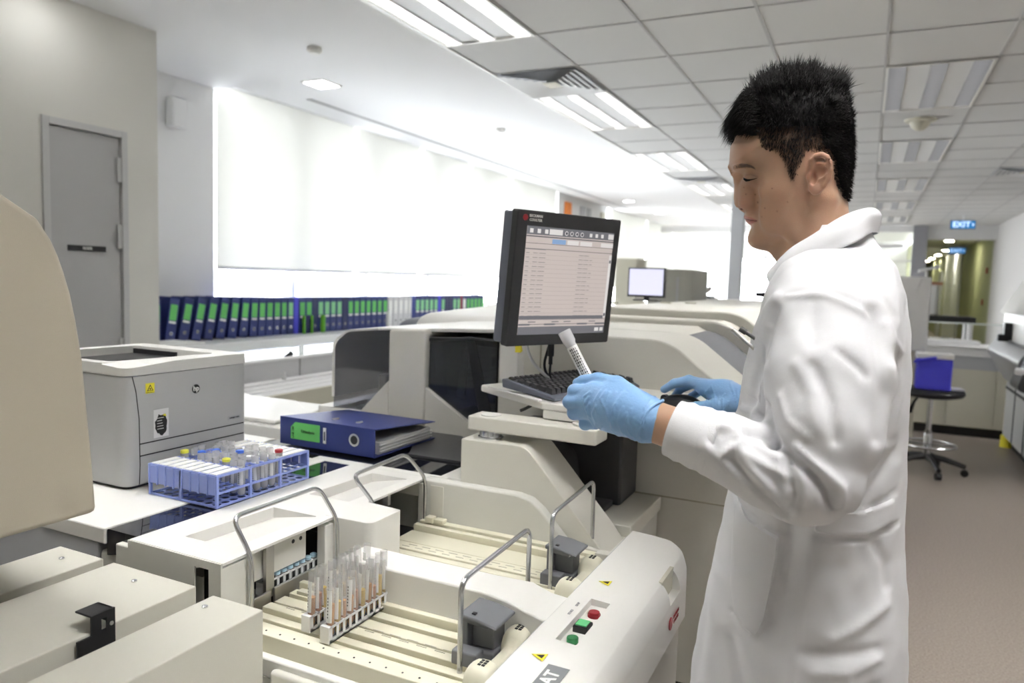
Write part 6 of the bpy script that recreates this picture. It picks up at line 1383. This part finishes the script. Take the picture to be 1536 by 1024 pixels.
# cloth folds: strokes in the (x, z) side plane, raised or sunk along the cloth normal
folds = [('V', [(-.09, 1.239), (-.07, 1.228), (-.057, 1.219), (-.04, 1.206), (-.025, 1.186), (-.021, 1.171)], .007, .010), ('R', [(-.061, 1.236), (-.03, 1.212), (-.012, 1.195), (-.012, 1.173)], .007, .006),
  ('V', [(-.071, 1.222), (-.065, 1.201), (-.06, 1.177), (-.064, 1.163)], .005, .006), ('R', [(-.082, 1.222), (-.075, 1.20), (-.070, 1.18)], .005, .004), ('R', [(-.054, 1.212), (-.050, 1.195), (-.046, 1.17)], .005, .004),
  ('R', [(-.123, 1.218), (-.1, 1.198), (-.081, 1.178), (-.062, 1.154)], .007, .005), ('V', [(-.134, 1.212), (-.116, 1.19), (-.09, 1.170), (-.068, 1.150)], .006, .005),
  ('R', [(-.15, 1.247), (-.132, 1.250), (-.125, 1.233), (-.142, 1.218)], .006, .006), ('V', [(-.106, 1.273), (-.098, 1.255), (-.09, 1.239)], .008, .009), ('R', [(-.166, 1.225), (-.142, 1.207), (-.108, 1.180)], .006, .004),
  ('V', [(-.122, 1.245), (-.101, 1.245), (-.09, 1.239)], .007, .009), ('R', [(-.124, 1.225), (-.091, 1.210), (-.067, 1.201)], .006, .004), ('V', [(-.158, 1.235), (-.15, 1.205), (-.14, 1.19)], .004, .003),
  ('V', [(-.059, 1.405), (-.057, 1.38), (-.055, 1.356)], .010, .002), ('V', [(.006, 1.395), (.016, 1.351), (.024, 1.3), (.022, 1.25)], .009, .005), ('R', [(.023, 1.38), (.03, 1.361), (.042, 1.343)], .008, .005), ('R', [(.034, 1.33), (.04, 1.29), (.04, 1.24)], .010, .004),
  ('V', [(-.024, 1.348), (-.002, 1.331), (.005, 1.322)], .007, .003), ('V', [(-.104, 1.392), (-.112, 1.367), (-.112, 1.33)], .008, .005), ('R', [(-.07, 1.33), (-.05, 1.30), (-.04, 1.26)], .010, .003), ('V', [(-.05, 1.33), (-.03, 1.29), (-.022, 1.25)], .008, .003),
  ('R', [(-.085, 1.29), (-.075, 1.265), (-.05, 1.25)], .006, .003), ('V', [(-.072, 1.12), (-.072, 1.06), (-.074, 1.016), (-.085, .97)], .016, .008), ('R', [(-.009, .966), (.025, .99), (.047, 1.006)], .010, .004), ('V', [(-.043, .941), (.004, .948), (.039, .952)], .010, .004), ('R', [(-.03, .92), (.01, .925), (.04, .94)], .010, .003),
  ('V', [(.03, 1.09), (.045, 1.06), (.05, 1.03)], .009, .004), ('V', [(-.14, .93), (-.12, .88), (-.11, .80)], .014, .006), ('R', [(-.17, 1.0), (-.17, .9), (-.18, .8)], .014, .005), ('R', [(-.01, .88), (0, .80), (0, .70)], .016, .005), ('V', [(.04, .9), (.045, .8), (.05, .7)], .014, .005),
  ('V', [(-.12, 1.36), (-.13, 1.30), (-.135, 1.25)], .008, .006), ('R', [(-.105, 1.41), (-.125, 1.385), (-.135, 1.36)], .006, .004), ('V', [(.05, 1.40), (.055, 1.3), (.05, 1.2)], .008, .002), ('V', [(0, 1.43), (.02, 1.41), (.035, 1.39)], .007, .002),
  ('V', [(-.155, 1.122), (-.130, 1.106), (-.086, 1.092)], .0035, .0035), ('V', [(-.080, 1.088), (-.081, 1.058), (-.086, 1.013), (-.092, .973), (-.105, .946), (-.128, .950), (-.143, .966)], .0035, .0035), ('V', [(-.042, 1.137), (-.015, 1.138), (.02, 1.142), (.052, 1.156)], .0035, .0025), ('V', [(-.043, 1.097), (-.019, 1.096), (.018, 1.096), (.056, 1.11)], .0035, .003),
  ('s', [(-.091, 1.409), (-.059, 1.414), (-.044, 1.413), (-.015, 1.4), (.005, 1.388)], .0030, .0022), ('s', [(-.044, 1.10), (-.048, 1.022), (-.053, .941), (-.055, .75), (-.055, .6)], .0028, .0022), ('R', [(.0, 1.165), (.01, 1.19), (.03, 1.22)], .008, .004), ('V', [(.015, 1.15), (.03, 1.18), (.045, 1.21)], .007, .003)]
disp = np.zeros(len(CV)); face = np.clip((-NV[:, 1] + .05) / .35, 0, 1) * (CV[:, 1] < 1.19)
for k_, pts, w_, h_ in folds:
    d = stroke_d(CV[:, 0], CV[:, 2], pts) * (1.0 if k_ == 's' else 1.3); disp += (1 if k_ in 'Rs' else -1) * h_ * (1.0 if k_ == 's' else 1.2) * np.exp(-(d / w_) ** 2) * face
# broad cloth undulation everywhere, long drapes below the belt
def wav(a, b, s_, p): return np.sin((CV[:, 0] * a[0] + CV[:, 1] * a[1] + CV[:, 2] * a[2]) * s_ + p)
disp += .0010 * wav((1, .3, .5), 0, 42, .3) * wav((.2, 1, -.6), 0, 31, 1.1) + .0009 * wav((.7, -.4, 1.2), 0, 88, 2.) * wav((1, .9, -.3), 0, 71, .4)
low = np.clip((1.05 - CV[:, 2]) / .4, 0, 1); ang = np.arctan2(CV[:, 1] - 1.2, (CV[:, 0] + .06) * 1.3); disp += low * .006 * (np.sin(ang * 7 + 1.0) * .6 + np.sin(ang * 12 + 2.2) * .4)
bk = np.clip(-stroke_d(CV[:, 2], CV[:, 2] * 0, [(1.06, 0), (1.1, 0)]) * 0, 0, 1)
CV = CV + NV * disp[:, None]
coatm = mat('white cotton', (.82, .82, .845), .85, bump=.15, bscale=1600, sub=0)
COAT = np_mesh('lab_coat', CV, CF, coatm, PS)
cb = BVHTree.FromPolygons([tuple(v) for v in CV], [tuple(int(i) for i in q) for q in CF])
def on_coat(x, z, off=.0025, y0=.6):
    r = cb.ray_cast(Vector((x, y0, z)), Vector((0, 1, 0))); 
    return (r[0] + Vector((0, -off, 0)), r[1]) if r[0] is not None else None
def patch(name, top, bot, nu, nv, off=.003, y0=1.0 - .02):
    """cloth piece laid on the coat between two curves of (x, z)"""
    def samp(c_, u):
        t_ = u * (len(c_) - 1); i = min(int(t_), len(c_) - 2); q = t_ - i; return (c_[i][0] * (1 - q) + c_[i + 1][0] * q, c_[i][1] * (1 - q) + c_[i + 1][1] * q)
    m_ = MB(); pts = []; 
    for i in range(nu + 1):
        a_, b_ = samp(top, i / nu), samp(bot, i / nu)
        for j in range(nv + 1):
            q = j / nv; x, z = a_[0] * (1 - q) + b_[0] * q, a_[1] * (1 - q) + b_[1] * q; e_ = min(i, nu - i, 99) == 0 or j in (0, nv); r = on_coat(x, z, off + (.0008 if min(i, nu - i) == 1 or j in (1, nv - 1) else 0) if not e_ else -.001, y0)
            pts.append(tuple(r[0]) if r else (x, 1.03, z))
    m_.add(pts, [(i * (nv + 1) + j, (i + 1) * (nv + 1) + j, (i + 1) * (nv + 1) + j + 1, i * (nv + 1) + j + 1) for i in range(nu) for j in range(nv)])
    return m_.build(name, coatm, COAT, smooth=60)
# hide arm: rays for hip parts start behind the sleeve
patch('hip_pocket', [(-.152, 1.121), (-.153, 1.072), (-.152, 1.03), (-.149, 1.0), (-.139, .968), (-.125, .953), (-.107, .949)], [(-.150, 1.120), (-.128, 1.100), (-.084, 1.088), (-.085, 1.058), (-.090, 1.013), (-.096, .975), (-.107, .950)], 40, 16, .004, .9)
patch('back_belt', [(-.045, 1.132), (-.022, 1.136), (.015, 1.138), (.051, 1.150)], [(-.043, 1.101), (-.019, 1.1), (.018, 1.1), (.054, 1.114)], 30, 8, .0035, .9)
patch('chest_pocket', [(-.150, 1.352), (-.135, 1.348), (-.118, 1.345)], [(-.150, 1.27), (-.135, 1.265), (-.12, 1.262)], 10, 12, .003, .9)
# collar: folded band round the neck, open at the throat
def loop(pts, u):
    t_ = u * (len(pts) - 1); i = min(int(t_), len(pts) - 2); q = t_ - i
    P = [Vector(pts[max(0, min(len(pts) - 1, k))]) for k in (i - 1, i, i + 1, i + 2)]
    return .5 * ((2 * P[1]) + (-P[0] + P[2]) * q + (2 * P[0] - 5 * P[1] + 4 * P[2] - P[3]) * q * q + (-P[0] + 3 * P[1] - 3 * P[2] + P[3]) * q ** 3)
inn = [(-.118, 1.150, 1.438), (-.098, 1.138, 1.462), (-.070, 1.128, 1.482), (-.035, 1.132, 1.503), (-.012, 1.16, 1.515), (-.004, 1.2, 1.518), (-.012, 1.24, 1.515), (-.035, 1.268, 1.503), (-.070, 1.272, 1.482), (-.098, 1.262, 1.462), (-.118, 1.25, 1.438)]
topc = [(-.128, 1.135, 1.446), (-.104, 1.118, 1.474), (-.074, 1.108, 1.494), (-.038, 1.112, 1.520), (-.008, 1.150, 1.535), (.002, 1.2, 1.537), (-.008, 1.25, 1.535), (-.038, 1.288, 1.520), (-.074, 1.292, 1.494), (-.104, 1.282, 1.474), (-.128, 1.265, 1.446)]
outc = [(-.122, 1.090, 1.418), (-.082, 1.075, 1.446), (-.046, 1.075, 1.468), (-.014, 1.090, 1.486), (.000, 1.145, 1.500), (.008, 1.2, 1.502), (.000, 1.255, 1.500), (-.014, 1.31, 1.486), (-.046, 1.325, 1.468), (-.082, 1.325, 1.446), (-.122, 1.31, 1.418)]
m_ = MB(); NU, NVv = 60, 14
def cfn(i, j):
    a_, b_, c_ = loop(inn, i), loop(topc, i), loop(outc, i)
    if j < .35: q = j / .35; p = a_ * (1 - q) + b_ * q
    else:
        q = (j - .35) / .65; p = b_ * (1 - q) + c_ * q + (b_ - a_).normalized() * .006 * math.sin(PI * q)
        p += Vector((p.x + .045, p.y - 1.2, 0)).normalized() * (.004 * math.sin(PI * min(1, q * 1.2)) + .0015 * math.sin(i * 31) * q)
    return p
m_.grid(cfn, NU, NVv); col = m_.build('collar', coatm, COAT, smooth=60, recalc=True); sd = col.modifiers.new('s', 'SOLIDIFY'); sd.thickness = .0035; sd.offset = 0
ss = col.modifiers.new('ss', 'SUBSURF'); ss.levels = 1; ss.render_levels = 1
# knitted cuffs
def cuff(a, b_, ra, rb, nm='cuff'):
    q = MB(); a = Vector(a); b_ = Vector(b_); pts = [a.lerp(b_, k / 8) for k in range(9)]; q.tube(pts, [ra + (rb - ra) * (k / 8) + .0012 * math.sin(k * 2.3) for k in range(9)], 40, caps=False)
    o = q.build(nm, mat('cuff knit', (.84, .84, .86), .9, bump=.6, bscale=900), COAT, smooth=70); s_ = o.modifiers.new('s', 'SOLIDIFY'); s_.thickness = .004; s_.offset = -1
cuff((-.158, .945, 1.2185), (-.217, .947, 1.233), .043, .038); cuff((-.155, 1.582, 1.196), (-.205, 1.585, 1.186), .038, .033)
# trousers and shoes
for k, yy in enumerate((1.105, 1.295)):
    q = MB(); q.tube([(-.062, yy, .95), (-.068, yy, .52), (-.045, yy, .07)], [.082, .078, .068], 20); q.build('trouser_leg', mat('dark trousers', (.03, .03, .04), .8), PS, smooth=70)
    q = MB()
    def sh_(i, j):
        a_ = 2 * PI * j; w_ = .042 + .006 * math.sin(PI * i) ; l = -.17 + .28 * i; e_ = (1 - abs(2 * i - 1) ** 4) ** .5; hh = .045 + .03 * i; return (l - .0, yy + w_ * e_ * math.cos(a_), max(.002, hh * .5 + hh * .5 * e_ * math.sin(a_)))
    q.grid(sh_, 16, 16); q.build('shoe', M['black'], PS, smooth=60, recalc=True)

# ------------------------------------------------------------------ gloves
glm = mat('blue nitrile', (.235, .42, .70), .42, bump=.5, bscale=220, sub=.05, spec=.45)
def glove(lo, hi, builder, h=.0016):
    q = Field(lo, hi, h); builder(q); V_, F_ = q.mesh(); V_ = relax(V_, F_, 2, .4); N_ = vnormals(V_, F_); return V_, F_, N_
def GS(p): return tuple((p[i] - GC0[i]) * .87 + GC0[i] for i in range(3))
GC0 = (-.305, .965, 1.250)
class Sc:
    def __init__(s, q): s.q = q
    def chain(s, pts, rs, k=0.0, **kw): s.q.chain([GS(p) for p in pts], [r * .87 for r in rs], k, **kw)
    def cap(s, a, b, ra, rb, k): s.q.cap(GS(a), GS(b), ra * .87, rb * .87, k)
def g1(q0):
    q = Sc(q0)
    # near (left) hand: dorsal side to the camera, thumb on top, fingers closing round the tube
    q.chain([(-.243, .945, 1.238), (-.265, .946, 1.243), (-.30, .952, 1.250)], [.0350, .0325, .034], .01, sc=(1, 1.1, 1))
    q.chain([(-.262, .950, 1.244), (-.300, .955, 1.252), (-.335, .960, 1.256)], [.030, .034, .029], .02, sc=(1, 1.35, 1))
    K = [((-.290, .955, 1.268), (-.332, .957, 1.272), (-.372, .966, 1.268), (-.366, .992, 1.264), (-.346, 1.000, 1.268)),
         ((-.290, .950, 1.254), (-.336, .952, 1.258), (-.378, .962, 1.250), (-.370, .990, 1.246), (-.348, .998, 1.248)),
         ((-.290, .952, 1.238), (-.332, .955, 1.242), (-.371, .966, 1.232), (-.362, .990, 1.228), (-.340, .996, 1.230)),
         ((-.285, .958, 1.222), (-.322, .960, 1.226), (-.353, .970, 1.215), (-.346, .990, 1.213), (-.328, .994, 1.216))]
    for i, k in enumerate(K):
        r = [.014, .0128, .0112, .0098, .0085] if i < 3 else [.013, .0115, .0098, .0088, .0078]
        q.chain(k[:3], r[:3], .012); q.chain(k[2:], r[2:], .003)
    # thumb
    q.chain([(-.262, .952, 1.262), (-.300, .962, 1.284), (-.335, .975, 1.288), (-.362, .982, 1.284)], [.016, .0150, .0122, .0100], .010)
    q.cap((-.36, .982, 1.284), (-.374, .984, 1.279), .0105, .0085, .003)
LGV, LGF, LGN = glove((-.41, .88, 1.17), (-.205, 1.04, 1.325), g1)
def wr(V_, N_, seeds, amp, wid):
    d = np.zeros(len(V_))
    for s_ in seeds: d += amp * np.exp(-(stroke_d(V_[:, 0], V_[:, 2], s_) / wid) ** 2)
    return V_ + N_ * d[:, None]
rr = random.Random(2); seeds = []
for k in range(26):
    x = -.345 + .105 * (k / 26) + rr.uniform(-.004, .004); z = 1.215 + rr.uniform(0, .05); a_ = rr.uniform(1.1, 1.9); l_ = rr.uniform(.015, .04)
    seeds.append([(x - l_ * math.cos(a_) * .5 + .006, z - l_ * math.sin(a_) * .5), (x, z), (x + l_ * math.cos(a_) * .5 + .006, z + l_ * math.sin(a_) * .5)])
LGV = wr(LGV, LGN, seeds, .0011, .0016)
# rolled edge of the glove at the wrist
LG = np_mesh('glove', LGV, LGF, glm, PS)
q = MB(); ring = []
ca = Vector((-.2505, .949, 1.2395)); dx = Vector((-.98, 0, .28)).normalized(); e1 = Vector((0, 1, 0)); e2 = dx.cross(e1).normalized()
for k in range(36): an = 2 * PI * k / 36; ring.append(ca + e1 * .0285 * math.cos(an) + e2 * .0312 * math.sin(an) + dx * (.006 * math.sin(an) - .003 * math.sin(3 * an)))
q.tube(ring, .0022, 8, closed=True); q.build('rolled_edge', glm, LG, smooth=60)
def g2(q):
    # far (right) hand resting on the mouse
    q.chain([(-.195, 1.585, 1.185), (-.225, 1.588, 1.184), (-.262, 1.595, 1.190)], [.029, .027, .030], .01, sc=(1, .9, 1))
    q.chain([(-.255, 1.585, 1.192), (-.300, 1.590, 1.200)], [.022, .018], .02); q.chain([(-.255, 1.610, 1.190), (-.300, 1.620, 1.196)], [.022, .018], .02)
    K = [((-.285, 1.580, 1.202), (-.335, 1.582, 1.212), (-.366, 1.584, 1.205), (-.388, 1.586, 1.190)), ((-.285, 1.600, 1.202), (-.338, 1.604, 1.213), (-.370, 1.608, 1.203), (-.392, 1.61, 1.186)),
         ((-.285, 1.620, 1.198), (-.334, 1.628, 1.203), (-.362, 1.632, 1.188), (-.376, 1.634, 1.168)), ((-.280, 1.636, 1.190), (-.318, 1.646, 1.188), (-.340, 1.650, 1.170), (-.352, 1.652, 1.156))]
    for i, k in enumerate(K): q.chain(k, [.0128, .0108, .0095, .0080] if i < 3 else [.012, .0095, .0085, .0075], .010)
    q.chain([(-.225, 1.568, 1.178), (-.270, 1.556, 1.168), (-.305, 1.553, 1.163), (-.337, 1.560, 1.158)], [.016, .0155, .0125, .0100], .012)
RGV, RGF, RGN = glove((-.42, 1.52, 1.13), (-.17, 1.69, 1.24), g2)
seeds = []
for k in range(22):
    x = -.315 + .125 * (k / 22) + rr.uniform(-.004, .004); z = 1.165 + rr.uniform(0, .045); a_ = rr.uniform(.9, 2.2); l_ = rr.uniform(.012, .03); seeds.append([(x - l_ * math.cos(a_) * .5, z - l_ * math.sin(a_) * .5), (x + l_ * math.cos(a_) * .5, z + l_ * math.sin(a_) * .5)])
RGV = wr(RGV, RGN, seeds, .0010, .0016); np_mesh('glove', RGV, RGF, glm, PS)
# ------------------------------------------------------------------ tube held in the near glove, pens in the chest pocket
HT = thing('sample_tube', 'clear labelled sample tube held up between the gloved thumb and finger', 'tube', (-.362, .986, 1.268))
a_, b_ = Vector((-.342, .985, 1.268)), Vector((-.388, .980, 1.348)); dd = (b_ - a_).normalized(); q_ = dd.to_track_quat('Z', 'Y').to_matrix().to_4x4(); q_.translation = a_ - dd * .01
L_ = (b_ - a_).length + .01; r_ = .0075
q = MB(); q.T = q_; q.lathe([(.0005, 0), (r_ * .9, .004), (r_, .010), (r_, L_ * .74), (r_ * 1.0, L_ * .80), (r_ * 1.25, L_ * .84), (r_ * 1.30, L_), (r_ * 1.2, L_), (r_ * .9, L_ * .80), (r_ * .9, .012)], (0, 0, 0), 20); q.build('tube_body', clear_mat('held tube', (.9, .9, .92), .5), HT, smooth=60)
q = MB(); q.T = q_; v_ = []; n_ = 14
for k in range(n_ + 1):
    an = 2 * PI * .72 * k / n_ - .4 * PI; v_ += [(r_ * 1.04 * math.cos(an), r_ * 1.04 * math.sin(an), L_ * .18), (r_ * 1.04 * math.cos(an), r_ * 1.04 * math.sin(an), L_ * .76)]
q.add(v_, [(2 * k, 2 * k + 2, 2 * k + 3, 2 * k + 1) for k in range(n_)])
lab = q.build('label', M['paper'], HT)
to_cam = q_.to_3x3().inverted() @ Vector((.35, -.93, .1)); base = math.atan2(to_cam.y, to_cam.x)
q = MB(); q.T = q_
for row in range(4):
    for k in range(11):
        an = base + (-.62 + row * .36); z_ = L_ * (.30 + k * .040); w_ = .05 + .08 * rr.random(); v_ = [(r_ * 1.06 * math.cos(an + s_), r_ * 1.06 * math.sin(an + s_), z_ + t_) for t_ in (0, L_ * .028) for s_ in (-w_, w_)]; q.add(v_, [(0, 1, 3, 2)])
q.build('print', M['ink'], lab)
for k, (p0, p1, lbl) in enumerate([((-.168, 1.085, 1.356), (-.128, 1.075, 1.325), 'thin steel pen clipped on the chest pocket, lower one'), ((-.158, 1.092, 1.358), (-.128, 1.084, 1.340), 'short dark pen clipped on the chest pocket, upper one')]):
    q = MB(); q.cyl(p0, p1, .003, .0022, 10); v_ = Vector(p0) + Vector((-.003, -.002, .002)); q.cyl(v_, Vector(p0).lerp(Vector(p1), .2), .0042, n=10); tag(q.build('pen', M['steel' if k == 0 else 'dark'], smooth=50), lbl, 'pen')
# ------------------------------------------------------------------ light
w = bpy.data.worlds.new('sky'); SC.world = w; w.use_nodes = True; nt = w.node_tree; bg = nt.nodes['Background']
bg.inputs[0].default_value = (0.93, 0.96, 1.0, 1); bg.inputs[1].default_value = 10.0
def portal(name, loc, rot, sx, sy):
    l = bpy.data.lights.new(name, 'AREA'); l.shape = 'RECTANGLE'; l.size = sx; l.size_y = sy; l.cycles.is_portal = True
    o = bpy.data.objects.new(name, l); COL.objects.link(o); o.location = loc; o.rotation_euler = rot
portal('window_portal', (XW - .22, (WY0 + WY1) / 2, 1.85), (0, -PI / 2, 0), 1.9, WY1 - WY0)
portal('window_portal', (XW - .22, (WY2 + WY3) / 2, 1.85), (0, -PI / 2, 0), 1.9, WY3 - WY2)
SC.view_settings.view_transform = 'Standard'; SC.view_settings.look = 'None'; SC.view_settings.gamma = 1; SC.view_settings.use_curve_mapping = False
SC.view_settings.exposure = 1.2
SC.cycles.max_bounces = 12; SC.cycles.diffuse_bounces = 6; SC.cycles.transparent_max_bounces = 24; SC.cycles.sample_clamp_indirect = 8
